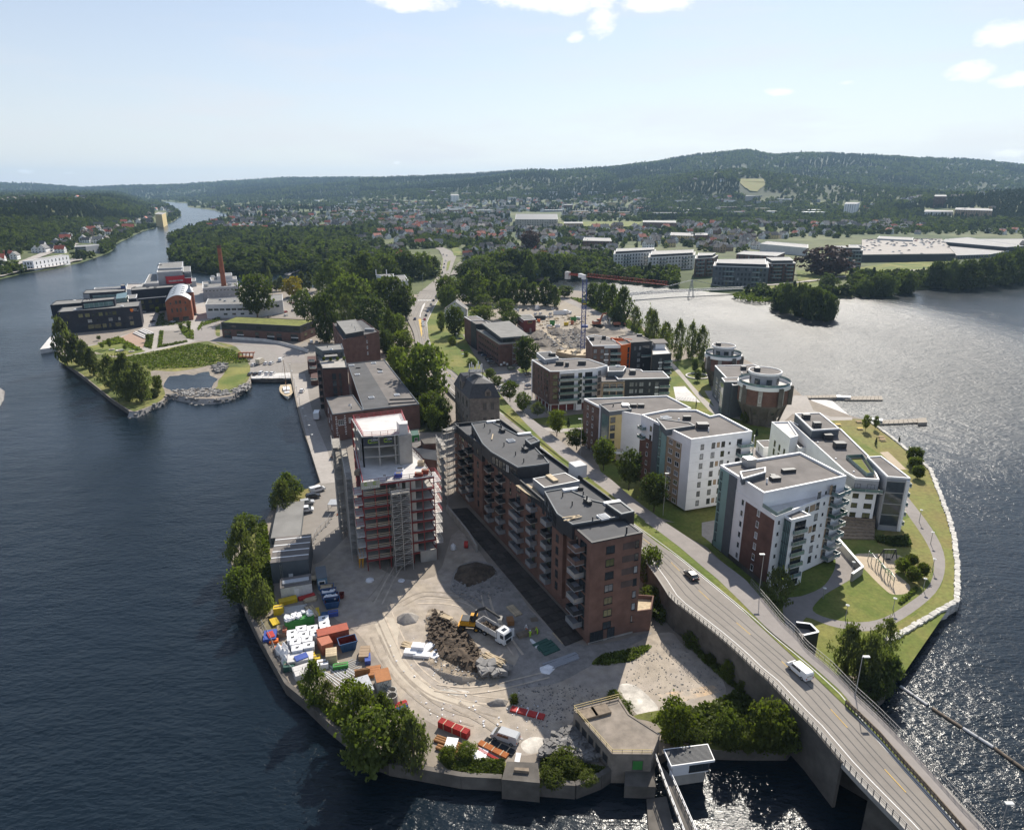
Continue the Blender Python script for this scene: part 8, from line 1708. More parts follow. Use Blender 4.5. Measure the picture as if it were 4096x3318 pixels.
def pks(label,f,p0,p1,n,w_,th,m,z=ZG,layers=1,name='plank_stack',cat='stack',jitter=.0,band=None,roundp=False,pw=None):
 """stack of long pieces laid from p0 to p1, each piece a part"""
 A,B=G(f(*p0),z),G(f(*p1),z);d=(B-A).normalized();nn=Vc((-d.y,d.x,0));o=thing(name,label,cat,tuple(A));r=random.Random(len(label));L=(B-A).length;a=yaw(A,B)
 mb=MU(m)
 if roundp:mb.cyl((-L/2,0,0),(L/2,0,0),w_/2,n=8)
 else:mb.box((0,0,0),(L,pw or w_*.92,th*.92))
 me=mb.data(_o)
 for j in range(layers):
  for i in range(n):link('pipe' if roundp else _o,me,o,(B-A)/2+nn*((i-(n-1)/2)*w_)+Zc(th*(j+.5))+d*r.uniform(-jitter,jitter)*L,a+r.uniform(-jitter,jitter))
 if band:
  for t in(.2,.5,.8):p=A.lerp(B,t);q_box(band,'strap',o)(p+Zc(th*layers/2),(.15,n*w_+.06,th*layers+.06),a)
 return o
pks('tall stack of red pipes strapped together on the lower gravel',T5,(450,1040),(650,1125),6,.22,.22,'p_red',layers=6,name=_bc,band=_o,roundp=True)
pks('flat stack of red mesh sheets with pale battens in the sun',T5,(945,930),(1175,990),4,.32,.2,'p_red',layers=2,band=_mb)
pks('bundle of orange pipes beside the parked van',T5,(725,1165),(920,1262),6,.19,.19,'p_orange',layers=2,name=_bc,band=_o,roundp=True);pks('bundle of black pipes beside the parked van',T5,(765,1145),(965,1240),8,.17,.17,'p_black',layers=2,name=_bc,band=_o,roundp=True);pks('thin red and black pipes below the orange bundle',T5,(700,1195),(870,1290),4,.14,.14,'p_red',name=_bc,roundp=True)
pks('long rusty brown pipes half under the trees',T5,(420,1135),(600,1200),3,.5,.5,'p_brown',name=_bc,roundp=True);pks('second pair of rusty brown pipes in the weeds',T5,(430,1195),(590,1255),2,.55,.55,'p_brown',name=_bc,roundp=True);pks('grey metal tube along the rusty pipes',T5,(425,1155),(550,1195),1,.4,.4,_l,name=_bc,roundp=True)
pks('white framed ladder laid across the brown pipes',T5,(490,1160),(570,1170),5,.5,.1,_k,z=4.4,name='ladder');pks('white board lying by the weeds at the lower wall',T5,(670,1235),(770,1262),3,1.1,.12,'foam',name='board');pks('white pallet by the timber lidded buttress',T5,(975,1265),(1010,1270),4,.5,.2,_mb,name='pallet')
pks('pile of pale timber offcuts on the rubble',T5,(770,560),(890,620),8,.22,.15,_o,z=4.6,layers=4,jitter=.14);pks('loose pale timbers behind the white foam blocks',T5,(195,480),(265,500),6,.3,.2,_o,layers=2,jitter=.2);pks('loose timbers at the head of the earth heap',T5,(465,280),(535,305),4,.3,.2,_o,z=5.2,jitter=.1)
pks('bundle of long mossy timbers by the workers',T5,(990,430),(1130,385),6,.24,.22,_p,layers=3);pks('pale timbers on a white sheet by the tower corner',T5,(935,215),(1000,280),6,.3,.3,_o,layers=1);pks('short brick pallet stack in the tower shade',T5,(918,335),(962,330),4,.5,.4,'p_brown',layers=3,name='pallet_stack');pks('grey wall panels and white sheeting along the track',T5,(1190,640),(1400,560),5,.45,.15,_s,layers=2,jitter=.05);pks('single pale board leaning by the boarded walkway',T5,(1235,400),(1305,475),1,.4,.1,_o)
pks('small wooden frame on the ground by the workers',T5,(1080,310),(1130,305),3,.5,.15,_p,name='pallet');pks('pile of dark green netting frames in the shade',T5,(1140,520),(1240,480),5,.9,.15,'net',layers=2,jitter=.08);pks('white window frames leaning by the netting',T5,(1080,450),(1130,500),3,.25,.3,_k,jitter=.1)
for k,(x,y,s,lb)in enum([(248,545,(2.6,1.6,.8),'front white foam block by the earth heap'),(302,520,(2.6,1.6,1.4),'tallest white foam stack by the earth heap'),(325,560,(3.4,1.4,.6),'flat white foam sheet before the stack'),(362,515,(1.6,3.4,.6),'tilted white foam sheet right of the stack'),(433,540,(2.0,3.6,.25),'single white foam sheet lying apart to the right')]):p=G(T5(x,y),ZG);mb=MU('foam');mb.box((p.x,p.y,ZG+s[2]/2),s,-.12 if k<3 else-.6,0 if k<3 else .08);tag(mb.bd('foam_block'),lb,'foam block','white foam blocks by the earth heap')
# colourful odds and ends in the yard
pks('yellow steel beams at the cabin end',T4,(470,255),(625,215),3,.6,.5,_ac,layers=2,name='beam_stack');pks('red steel beams behind the yellow ones',T4,(640,215),(780,175),2,.6,.6,'p_red',name='beam_stack');pks('loose pale planks beside the skips',T4,(690,225),(790,205),6,.3,.2,_o,layers=2,jitter=.1);pks('pale planks lying towards the green container',T4,(730,280),(790,365),5,.35,.2,_o,layers=2,jitter=.08);pks('yellow beam upright row by the planks',T4,(800,290),(812,360),2,.4,.4,_ac,name='beam_stack')
pks('grey scaffold parts heaped on the grass',T4,(500,320),(700,290),9,.3,.2,_tc,layers=2,jitter=.07,name='scaffold_stack');pks('rusty frames in the grass behind the green container',T4,(530,385),(700,345),6,.35,.15,'rust',layers=1,jitter=.06,name='frame_stack');pks('yellow pallet rack left of the green container',T4,(415,385),(450,440),4,.4,.5,_ac,name='rack');pks('pale pallet beside the yellow rack',T4,(450,465),(510,455),4,.5,.3,_o,name='pallet')
pks('white steel fence frames lying in the yard',T4,(900,800),(1130,950),9,.55,.1,_z,layers=1,jitter=.1,name='frame_stack',pw=.13);pks('galvanised frames laid crosswise in the yard',T4,(960,860),(1170,770),9,.5,.1,_l,layers=1,jitter=.1,name='frame_stack',pw=.13);pks('concrete beams by the sea wall',T4,(600,880),(760,830),4,.8,.6,_d,layers=2,name='beam_stack',jitter=.02);pks('brown pallets beside the orange container',T4,(880,740),(975,725),4,.7,.5,_o,layers=4,name='pallet_stack');pks('rusty pallet stack before the rust roofed container',T4,(1225,860),(1350,840),4,.7,.4,'rust',layers=2,jitter=.05,name='pallet_stack');pks('tan covered stack at the yard edge',T4,(1170,700),(1255,695),4,.9,.6,_dd,layers=2,name='pallet_stack');pks('blue covered stack at the yard edge',T4,(1215,745),(1265,738),3,.9,.5,'tarp',layers=2,name='pallet_stack')
pks('red pipes loose by the concrete rings',T4,(1465,1145),(1575,1105),4,.35,.3,'p_red',name=_bc,jitter=.1,roundp=True);pks('blue and white pipes loose by the concrete rings',T4,(1490,1175),(1580,1130),3,.35,.3,_zb,name=_bc,jitter=.08,roundp=True);pks('blue pipes by the skips',T4,(840,355),(975,335),5,.3,.3,_zb,layers=2,name=_bc,jitter=.04)
for k,(x,y,lb)in enum([(1405,1075,'concrete ring partly behind the near one'),(1447,1040,'concrete ring farthest from the loose pipes'),(1455,1110,'nearest concrete ring beside the loose red pipes')]):p=G(T4(x,y),ZG);mb=MU(_m);mb.lathe(p,[(1.0,0),(1.0,1.3 if k<2 else 1.9),(.8,1.3 if k<2 else 1.9),(.8,.2),(.05,.2)],18);tag(mb.bd('concrete_ring'),lb,'concrete ring','concrete well rings')
for k,(x,y,m,s,lb)in enum([(395,545,'tarp',(2.6,3.4,1.0),'heap of blue tarpaulin and red cloth at the sea wall'),(425,580,'hivis_o',(1.8,1.1,.6),'orange tool box beside the blue tarpaulin'),(465,640,'hivis_o',(1.6,.9,.6),'orange box at the sea wall fence'),(525,510,'c_orange',(.9,1.6,1.6),'orange stillage behind the boxes'),(495,525,_p,(1.6,1.2,1.0),'brown crate beside the orange stillage'),(470,330,_ac,(2.2,1.6,1.8),'yellow tipping bin in the yard grass'),(660,760,_d,(5,2.6,1.6),'open pale timber bin covered with blue sheeting'),(790,740,_ac,(1.8,1.5,1.0),'yellow crate right of the timber bin'),(750,705,_ac,(1.5,1.2,1.0),'yellow crate behind the timber bin'),(850,790,_mb,(2.2,1.8,1.1),'grey plastic hood by the pallets'),(560,810,'net',(2.2,2,1.2),'green bin at the sea wall'),(1005,800,_yb,(3.0,1.2,.8),'green tank among the frames'),(1195,870,'p_brown',(3.0,.5,1.6),'brown board wall in the yard'),(940,345,'tarp',(2.2,1.4,.9),'blue bundle at the end of the skips')]):
 p=G(T4(x,y),ZG);mb=MU(m);mb.box((p.x,p.y,ZG+s[2]/2),s,.25);
 if k in(0,6):mb.use('p_red' if k==0 else 'tarp').box((p.x+.3,p.y-.3,ZG+s[2]+.1),(s[0]*.5,s[1]*.6,.3),.6,.1)
 else:mb.use(_p).box((p.x,p.y,ZG+s[2]+.04),(s[0]*.8,s[1]*.15,.08),.25)
 tag(mb.bd('yard_box'),lb,_jc)
for k,(x,y)in enum([(468,660),(478,680),(518,650),(510,700),(535,672),(545,705),(525,760)]):p=G(T4(x,y),ZG);mb=MU(_mb);mb.lathe(p,[(.8,0),(.75,.9),(.35,1.5),(.12,2.0),(.02,2.05)],9);tag(mb.bd('bulk_bag'),['upright white bulk bag farthest along the sea wall','white bulk bag just before the farthest one','white bulk bag farthest in the inner row','white bulk bag in the middle of the group','white bulk bag nearest the wrapped boxes','white bulk bag at the front of the inner row','single white bulk bag beside the green bin'][k],'bag','white bulk bags at the sea wall')
# site fence
def mfn(label,f,pts,n,h=2.0,z=ZG):
 W,l=wrs([G(f(*p),z)for p in pts],n);o=thing('site_fence',label,'fence',tuple(W[0]))
 for p,q in zip(W,W[1:]):
  mb=MU(_l);[mb.bar(a,b,.05)for a,b in((p,p+Zc(h)),(p+Zc(h),q+Zc(h)),(p+Zc(.2),q+Zc(.2)),(q,q+Zc(h)))];[mb.bar(p.lerp(q,t)+Zc(.2),p.lerp(q,t)+Zc(h),.02)for t in(.2,.4,.6,.8)];mb.bd('fence_panel',o)
  q_box(_u,'foot',o)((p.x,p.y,z+.08),(.7,.25,.16),1)
mfn('wire site fence running from the gate to the cabins',T3,[(1010,420),(970,485),(905,540),(865,590),(820,700),(780,740)],9);mfn('wire site fence on the sea wall of the storage yard',T4,[(320,450),(400,590),(450,720),(600,880)],11)
ga=G(T3(1045,330),ZG);o=thing('site_gate','turnstile cage of the site gate on the quay road','gate',tuple(ga));mb=MU(_l)
for x in(-1.4,1.4):
 for y in(-1.8,1.8):mb.bar(ga+Vc((x,y,0)),ga+Vc((x,y,2.6)),.12)
mb.box(ga+Zc(2.6),(3,3.8,.1));mb.bd('cage',o);q_box(_mb,'sign',o)(ga+Zc(1.8),(2.0,.1,1.2))
p=G(T3(1078,375),ZG);mb=MU('hivis_o');mb.lathe(p,[(.35,0),(.1,.9),(.02,.95)],8);mb.box(p+Zc(.04),(.8,.8,.08));tag(mb.bd('traffic_cone'),'orange traffic cone at the site gate','cone')
q=G(S4(1210,1235),ZG+.8);mb=MU('p_red');mb.cyl(q+Vc((-.5,0,0)),q+Vc((.5,0,0)),.95,n=16);mb.use(_o).cyl(q+Vc((-.6,0,0)),q+Vc((.6,0,0)),.4,n=10);tag(mb.bd('cable_drum'),'red cable drum against the pale concrete wall','drum')
for x,y,s,lb in[(385,1545,(2.2,2.4,.6),'white crumpled bag under the corner of the unfinished tower'),(1100,1275,(1.6,1.6,1.8),'grey hood on a stand beside the cable drum'),(655,1545,(1.8,.7,.2),'white sheet scrap before the unfinished tower')]:p=G(S4(x,y),ZG);mb=MU(_mb);mb.lathe(p,[(s[0]/2,0),(s[0]*.45,s[2]*.6),(.1,s[2])],7);tag(mb.bd('wrapped_load'),lb,'load')
heap('plastic_sheet','crumpled white plastic sheet beside the grey panels',T5,[(1140,640),(1200,615),(1260,640),(1210,690),(1150,680)],.8,'foam',seed=12)
veh('van',_j,'silver van parked beside the pipe bundles',T5,905,1140,155)
# excavator, dump truck, workers
def excavator(label,pos,rz,arm,yel='yellow',wheels=True,s=1):
 o=thing('excavator',label,'excavator',tuple(pos),rz,scale=s);o2=dict(parent=o,world=False)
 q_box(_b,'chassis',**o2)((0,0,1.0),(4.4,1.6,.5))
 if wheels:
  for x in(-1.5,1.5):
   for y in(-1.05,1.05):mb=MU(_fd);mb.cyl((x,y-.28,.6),(x,y+.28,.6),.6,n=14);mb.use(yel).cyl((x,y-.3,.6),(x,y+.3,.6),.28,n=10);mb.bd(_qc,**o2)
  q_box(yel,'blade',**o2)((-2.6,0,.5),(.3,2.4,.6))
 else:
  for y in(-1.1,1.1):mb=MU(_fd);loft(mb,[[(-2,y-.3,.5),(-1.6,y-.3,.95),(1.6,y-.3,.95),(2,y-.3,.5),(1.6,y-.3,.05),(-1.6,y-.3,.05)],[(-2,y+.3,.5),(-1.6,y+.3,.95),(1.6,y+.3,.95),(2,y+.3,.5),(1.6,y+.3,.05),(-1.6,y+.3,.05)]]);mb.bd('track',**o2)
 mb=MU(yel);mb.box((-1.1,0,1.95),(2.0,2.4,1.1));mb.box((.5,-.6,1.6),(1.3,1.2,.4));mb.bd('engine_cover',**o2);q_box(_b,'engine_deck',**o2)((-1.0,0,2.55),(1.8,2.2,.14))
 mb=MU(_c);mb.box((.75,.7,2.35),(1.4,1.0,1.5));c=mb.bd(_pc,**o2);q_box(yel,'cab_roof',parent=c,world=False)((.75,.7,3.15),(1.5,1.1,.12));mb=MU(_b);[mb.bar((.75+a*.7,.7+b*.5,1.6),(.75+a*.7,.7+b*.5,3.1),.1)for a in(-1,1)for b in(-1,1)];mb.bd('cab_pillar',parent=c,world=False)
 P=[Vc(p)for p in arm];mb=MU(yel if not wheels else _b);mb.bar(P[0],P[1],.4,.6);mb.bar(P[1],P[2],.36,.5);mb.bd('boom',**o2);mb=MU(_b);mb.bar(P[2],P[3],.32,.42);mb.cyl(P[0]+Vc((.5,.3,0)),P[1]+Vc((0,.3,-.1)),.1,n=6);mb.cyl(P[1]+Vc((.3,0,.45)),P[2]+Zc(.3),.1,n=6);mb.bd('stick',**o2)
 b=P[3];mb=MU(_m);mb.mesh([(b.x-.5,b.y-.8,b.z),(b.x+.5,b.y-.8,b.z),(b.x+.7,b.y-.8,b.z-1),(b.x-.2,b.y-.8,b.z-1.1),(b.x-.5,b.y+.8,b.z),(b.x+.5,b.y+.8,b.z),(b.x+.7,b.y+.8,b.z-1),(b.x-.2,b.y+.8,b.z-1.1)],[(0,1,2,3),(7,6,5,4),(0,4,5,1),(2,6,7,3),(0,3,7,4)]);mb.bd('bucket',**o2);return o
ep,tp_=G(U7(440,600),ZG),G(U7(860,800),ZG);ed=yaw(ep,G(U7(900,640),ZG));excavator('yellow wheeled excavator loading earth into the white tipper',ep,ed,[(.6,-.3,2.0),(1.6,-.3,5.0),(3.4,-.3,5.7),(6.6,-.3,3.6)])
def tipper():
 a,b=G(U7(640,690),ZG),G(U7(1150,990),ZG);r=yaw(a,b);c=G(U7(900,830),ZG)+Vc((.3,1.0,0));o=thing('tipper_truck','white cabbed tipper truck with open door and earth in its body','truck',tuple(c),r);k=dict(parent=o,world=False)
 q_box(_b,'chassis',**k)((0,0,.95),(8.4,.9,.4))
 for x in(2.9,-1.6,-2.95):
  for y in(-1.0,1.0):mb=MU(_fd);mb.cyl((x,y-.2,.52),(x,y+.2,.52),.52,n=14);mb.use(_l).cyl((x,y-.21,.52),(x,y+.21,.52),.26,n=10);mb.bd(_qc,**k)
 mb=MU(_h);side_profile(mb,[(4.35,.5),(4.4,1.5),(4.2,2.9),(3.9,3.15),(2.15,3.2),(2.15,.7)],2.5,2.4,1.5);mb.bd(_pc,**k)
 mb=MU(_c);mb.mesh([(4.42,-1.1,1.75),(4.42,1.1,1.75),(4.25,1.05,2.75),(4.25,-1.05,2.75)],[(0,1,2,3)]);mb.mesh([(4.1,-1.26,1.75),(3.1,-1.26,1.75),(3.1,-1.24,2.6),(4.0,-1.24,2.6)],[(0,1,2,3)]);mb.box((3.1,0,3.2),(.8,1.1,.06));mb.bd(_cb,**k);q_box(_b,'grille',**k)((4.41,0,1.05),(.1,1.6,.8))
 for y in(-.95,.95):q_box('lamp_glass','headlight',**k)((4.4,y,.8),(.12,.35,.25))
 q_box(_h,'open_door',**k)((3.75,1.75,1.9),(1.0,.08,2.0),.9);q_box(_h,'side_skirt',**k)((2.5,-1.28,.75),(1.6,.1,.5))
 mb=MU(_d);
 for y in(-1.22,1.22):mb.box((-1.1,y,1.95),(6.0,.1,1.3))
 mb.box((-4.1,0,1.95),(.1,2.5,1.3));mb.box((1.95,0,2.2),(.12,2.5,1.9));mb.box((-1.1,0,1.35),(6,2.4,.1));mb.bd('tipping_body',**k)
 mb=MU('dirt');rr=random.Random(2);[mb.box((-1.6+rr.uniform(-1.6,1.8),rr.uniform(-.7,.7),1.6+rr.random()*.3),(.8,.7,.5),rr.random()*3,rr.random())for i in range(22)];mb.bd('earth_load',**k)[_oc]=_lc
 return o
tipper()
def person(label,pos,rz,top,legs,hat,lean=0):
 """one continuous figure grown from a jointed skeleton"""
 o=thing('person',label,'person',tuple(pos),rz)
 J=[((0,0,.95),.15),((0,.02+lean*.3,1.25),.16),((0,.04+lean,1.48),.13),((0,.05+lean,1.58),.06),((0,.06+lean,1.70),.105),((.1,0,.9),.1),((.12,.04,.5),.075),((.13,-.02,.08),.06),((.13,.12,.04),.05),((-.1,0,.9),.1),((-.12,.06,.5),.075),((-.13,-.04,.08),.06),((-.13,.1,.04),.05),((.22,.04+lean,1.44),.075),((.30,.08+lean,1.15),.055),((.26,.28+lean,.98),.045),((-.22,.04+lean,1.44),.075),((-.30,.06+lean,1.15),.055),((-.24,.26+lean,1.0),.045)]
 E=[(0,1),(1,2),(2,3),(3,4),(0,5),(5,6),(6,7),(7,8),(0,9),(9,10),(10,11),(11,12),(2,13),(13,14),(14,15),(2,16),(16,17),(17,18)]
 me=bpy.data.meshes.new(_rc);me.from_pydata([j[0]for j in J],E,[]);b=link(_rc,me,o);md=b.modifiers.new('skin','SKIN');me.skin_vertices[0].data[0].use_root=True
 for i,(p,r)in enum(J):me.skin_vertices[0].data[i].radius=(r,r)
 sb=b.modifiers.new('sub','SUBSURF');sb.levels=sb.render_levels=1
 m=bpy.data.materials.new('worker_clothes');m.use_nodes=True;N=m.node_tree.nodes;L=m.node_tree.links;tc=N.new('ShaderNodeTexCoord');sp=N.new('ShaderNodeSeparateXYZ');rp=N.new('ShaderNodeValToRGB');L.new(tc.outputs['Object'],sp.inputs[0]);mr=N.new('ShaderNodeMath');mr.operation=_ic;mr.inputs[1].default_value=.5;L.new(sp.outputs[2],mr.inputs[0]);L.new(mr.outputs[0],rp.inputs[0]);rp.color_ramp.interpolation='CONSTANT'
 cr=rp.color_ramp.elements;cr[0].color=(.02,.02,.02,1);cr[1].position=.06;cr[1].color=(*legs,1)
 for ps,c in((.5,top),(.765,(.42,.27,.2))):e=cr.new(ps);e.color=(*c,1)
 L.new(rp.outputs[0],N['Principled BSDF'].inputs[0]);me.materials.append(m)
 q_lathe(hat,'hard_hat',o,False)((0,.05+lean,1.72),[(.17,0),(.135,.02),(.12,.09),(.03,.14)],10);return o
person('worker in white top and orange trousers handling timber',G(U7(1640,665),ZG),2.6,(.7,.7,.72),(.72,.17,.03),_k,.12);person('worker in hi-vis yellow with white helmet seen from behind',G(U7(1718,790),ZG),.2,(.42,.7,.03),(.42,.7,.03),_k);person('bending worker in hi-vis yellow at the end of the timbers',G(U7(1875,730),ZG),1.0,(.42,.7,.03),(.42,.7,.03),_ac,.25)
person('lone walker in dark clothes on the curved service road',G(U1(1922,895),ZG),.5,(.03,.03,.04),(.03,.03,.04),'cloth_k')
# crane-lot machines
p=G(S2(1480,660),3.8);excavator('orange tracked excavator at the far edge of the crane lot',p,.3,[(.6,-.3,2.0),(1.8,-.3,5.2),(3.6,-.3,5.6),(4.6,-.3,2.2)],'c_orange',False,1.7)
p=G(S2(1660,655),3.6);o=thing('dumper','orange articulated dumper on the river lot','dumper',tuple(p),.2);
for nm,c,s,m in(('tipping_body',(-1.4,0,2.2),(4.4,2.8,1.5),'c_orange'),(_pc,(2.6,0,2.2),(1.6,2.0,1.9),_c),('bonnet',(4.0,0,1.6),(1.6,2.0,1.1),'c_orange'),('chassis',(.6,0,1.0),(7,1.2,.5),_b)):q_box(m,nm,o,False)(c,s)
for x in(3.6,-.8,-2.6):
 for y in(-1.3,1.3):q_cyl(_fd,_qc,o,False)((x,y-.3,.8),(x,y+.3,.8),.8,n=12)
p=G(S1(392,930),ZG);o=thing('digger_frame','rusty orange digger grab standing on the grass by the gravel lot','machine',tuple(p));mb=MU('c_orange')
for k in range(5):mb.bar((-4+k*2,0,0),(-3.6+k*2,.6,3.2),.4);mb.bar((-3.6+k*2,.6,3.2),(-3+k*2,1.6,3.4),.4)
mb.bar((-4,.6,3.2),(5,.6,3.4),.6);mb.bd('frame',o,False);q_box('rust','base',o,False)((0,.6,.8),(8,1.4,.9))
for lb,x,y,s,m in[('white bags beside the green skip on the crane lot',1065,660,(3.5,1.6,1.6),_mb),('white topped machine on the crane lot',1135,662,(3.4,2,2),_mb),('yellow lifting machine among the scrap',1210,645,(3,2,2.2),_ac),('dark container beside the red site cabin',985,592,(8,3,2.8),_b),('white hoarding panels among the parked cars',1150,552,(9,.3,3.0),_y),('orange machine by the dark container',975,615,(2,1.6,2),'hivis_o'),('stack of pale planks at the crane foot',1310,855,(5,1.2,.8),_o)]:
 p=G(S2(x,y),3.7);mb=MU(m);mb.box((p.x,p.y,3.7+s[2]/2),s,.1);mb.use(_b).box((p.x,p.y,3.7+s[2]+.05),(s[0]*.6,s[1]*.4,.12),.1);tag(mb.bd('lot_load'),lb,'load')
# tower crane
def crane():
 b=G(S2(1350,868),3.5);zt_=ztop(S2(1350,868),S2(1355,250),3.5);o=thing('tower_crane','tower crane with blue lattice mast and long red jib','crane',tuple(b));s=1.15
 mb=MU('bluesteel')
 for sx in(-s,s):
  for sy in(-s,s):mb.bar(b+Vc((sx,sy,0)),b+Vc((sx,sy,zt_-3.5)),.26)
 n=int((zt_-3.5)/2.3);st=(zt_-3.5)/n
 for i in range(n):
  z0,z1=i*st,(i+1)*st;C=[(-s,-s),(s,-s),(s,s),(-s,s)]
  for j in range(4):(x0,y0),(x1,y1)=C[j],C[(j+1)%4];mb.bar(b+Vc((x0,y0,z1)),b+Vc((x1,y1,z1)),.16);(x0,y0),(x1,y1)=((x0,y0),(x1,y1))if i%2 else((x1,y1),(x0,y0));mb.bar(b+Vc((x0,y0,z0)),b+Vc((x1,y1,z1)),.15)
 mb.bd('mast',o);top=b+Zc(zt_-3.5);je=G(PX(2760,1146),zt_+2);jb=G(S2(1175,195),zt_+2);d=(je-top);d.z=0;d.normalize();nn=Vc((-d.y,d.x,0));mb=MU('jibred');L=52;k=26
 def tri(t0,L0,nm,up):
  mb=MU('jibred');
  for i in range(k):
   a,c=d*(t0+L0*i/k),d*(t0+L0*(i+1)/k);z=Zc(1.6);zz=Zc(1.6+up)
   for s_ in(-.7,.7):mb.bar(top+a+nn*s_+z,top+c+nn*s_+z,.15);mb.bar(top+a+nn*s_+z,top+(a+c)/2+zz,.08);mb.bar(top+(a+c)/2+zz,top+c+nn*s_+z,.08)
   mb.bar(top+a-nn*.7+z,top+a+nn*.7+z,.12);mb.bar(top+a+zz,top+c+zz,.13)
  mb.bd(nm,o)
 tri(1.5,L,'jib',1.8);tri(-1.5,-13,'counter_jib',1.0);mb=MU(_d);c=top-d*12.5+Zc(1.2);mb.box(c,(2.6,2.2,4.2),yaw((0,0),d));mb.bd('counterweight',o);q_box(_k,_pc,o)(top+d*.2-nn*1.4+Zc(1.4),(2.0,1.6,2.6),yaw((0,0),d));q_box(_k,'winch_house',o)(top-d*3+Zc(1.8),(2.4,1.8,2.2),yaw((0,0),d))
 q_box(_b,'sign_board',o)(b+Vc((0,-s-.1,zt_*.62)),(2.8,.3,1.5));q_box(_ac,'sign_print',o)(b+Vc((0,-s-.28,zt_*.62)),(2.0,.05,.5));q_box(_m,'base_slab',o)(b+Zc(.4),(6,6,.8));q_box('bluesteel','climbing_frame',o)(b+Vc((.6,0,15)),(3.8,3.4,1.2))
crane()
# boats, deck, docks, booms
pd=gs(S1,[(440,1100),(778,1095),(775,1065),(440,1082)],3.6);mb=MU(_d);mb.prism(ccw(gs(S1,[(440,1098),(778,1095),(775,1050),(435,1060)],3.62)),3.0,3.62,bottom=True);o=mb.bd('parking_deck');tag(o,'concrete parking deck edge over the dark water by the boat','deck');hrl(o,[pd[0],pd[1]],3.62,_l,'handrail',2.5)
def sailboat(label,f,stern,bow,mast_top,L=None):
 a,b=G(f(*stern),1.8),G(f(*bow),1.8);r=yaw(a,b);L=(b-a).length;o=thing('sailing_boat',label,'boat',tuple((a+b)/2),r);W=L*.15;secs=[];mb=MU('c_white')
 for t in(0,.12,.3,.5,.7,.88,1):w_=W*sin(pi*min(.97,.22+.78*t*.98))**.7 if t<1 else .05;x=(t-.5)*L;sh=.9+.9*(t-.4)**2;secs.append([(x,-w_,sh),(x,-w_*.8,.1),(x,0,-.5),(x,w_*.8,.1),(x,w_,sh)])
 loft(mb,secs);mb.bd('hull',o,False);mb=MU(_o)
 for s0,s1 in zip(secs,secs[1:]):mb.mesh([Vc(s0[0])+Zc(.03),Vc(s1[0])+Zc(.03),Vc(s1[4])+Zc(.03),Vc(s0[4])+Zc(.03)],[(0,1,2,3)])
 mb.bd('deck',o,False);mb=MU(_k);mb.box((-L*.1,0,1.3),(L*.28,W*.9,.8));mb.box((L*.18,0,1.2),(L*.12,W*.7,.5));mb.bd('cabin',o,False);hm=ztop(f(*((stern[0]+bow[0])/2,(stern[1]+bow[1])/2)),f(*mast_top),1.8);q_cyl('p_brown','mast',o,False)((L*.08,0,.8),(L*.08,0,hm),.16,.07,8);q_cyl('p_brown','boom',o,False)((L*.06,0,2.4),(-L*.42,0,2.7),.1,n=6);mb=MU(_b)
 for e in((L*.5,0,1),(-L*.48,0,1),(0,W,1),(0,-W,1)):mb.bar(e,(L*.08,0,hm*.95),.04)
 mb.bd('rigging',o,False)
sailboat('white hulled wooden sailing boat moored at the quay',S1,(735,1170),(755,1275),(722,970))
def dock(label,f,pts,z=2.1,m=_p,name='floating_dock',n=9):
 W=gs(f,pts,z);o=thing(name,label,'dock',tuple(W[0]));a,b,c,d=W
 for i in range(n):t0,t1=i/n+.004,(i+1)/n-.004;q_prism(m,'deck_section',o)(ccw([a.lerp(b,t0),a.lerp(b,t1),d.lerp(c,t1),d.lerp(c,t0)]),1.2,z)
 return o
M['dockwood']=mat('dock_wood',(.34,.30,.25),.9,.2,1)
dock('long timber jetty reaching right from the sunny ramp',S3,[(1190,755),(1440,750),(1440,730),(1190,735)],2.9,'dockwood','jetty');dock('floating dock at the end of the upper jetty',S3,[(1500,768),(1798,768),(1790,738),(1545,740)],2.2,'dockwood');dock('floating dock with a raised end beside the dry lawn',S3,[(1760,955),(2115,940),(2080,912),(1790,925)],2.2,'dockwood');q=gs(S3,[(2070,945),(2140,942),(2130,905),(2065,910)],2.8);mb=MU('dockwood');mb.prism(ccw(q),1,2.8);tag(mb.bd('dock_platform'),'raised square platform at the tip of the right floating dock','platform');dock('gangway between upper jetty and its floating dock',S3,[(1440,745),(1550,750),(1550,740),(1440,732)],3.0,_l,'gangway',3);dock('gangway down to the right floating dock',S3,[(1680,915),(1795,930),(1795,915),(1690,905)],3.2,_l,'gangway',3)
q=[G(S3(1240,768),3.4),G(S3(1350,885),3.4),G(S3(1560,905),1.6),G(S3(1400,770),1.6)];mb=MU(_d);mb.face([q[0],q[1],q[2],q[3]]);mb.face([q[3],q[2],(q[2].x,q[2].y,-2),(q[3].x,q[3].y,-2)]);mb.face([q[1],(q[1].x,q[1].y,-2),(q[2].x,q[2].y,-2),q[2]]);tag(mb.bd('boat_ramp'),'bright concrete ramp sloping into the water by the front silo','ramp')
for k,(x0,y0,x1,y1,lb)in enum([(1090,845,1255,960,'pale log boom section nearest the drooping birches'),(1288,982,1470,1100,'dark log boom section second from the birches'),(1478,1104,1665,1222,'third log boom section towards the right edge'),(1676,1230,1900,1390,'pale log boom section leaving the frame at the right')]):a,b=G(T7(x0,y0),1.6),G(T7(x1,y1),1.6);mb=MU(_e if k%2==0 else _p);mb.cyl(a,b,.32,n=10);mb.use(_b).cyl(a.lerp(b,.5),a.lerp(b,.52),.36,n=10);tag(mb.bd('log_boom'),lb,'log boom','log boom across the right channel')
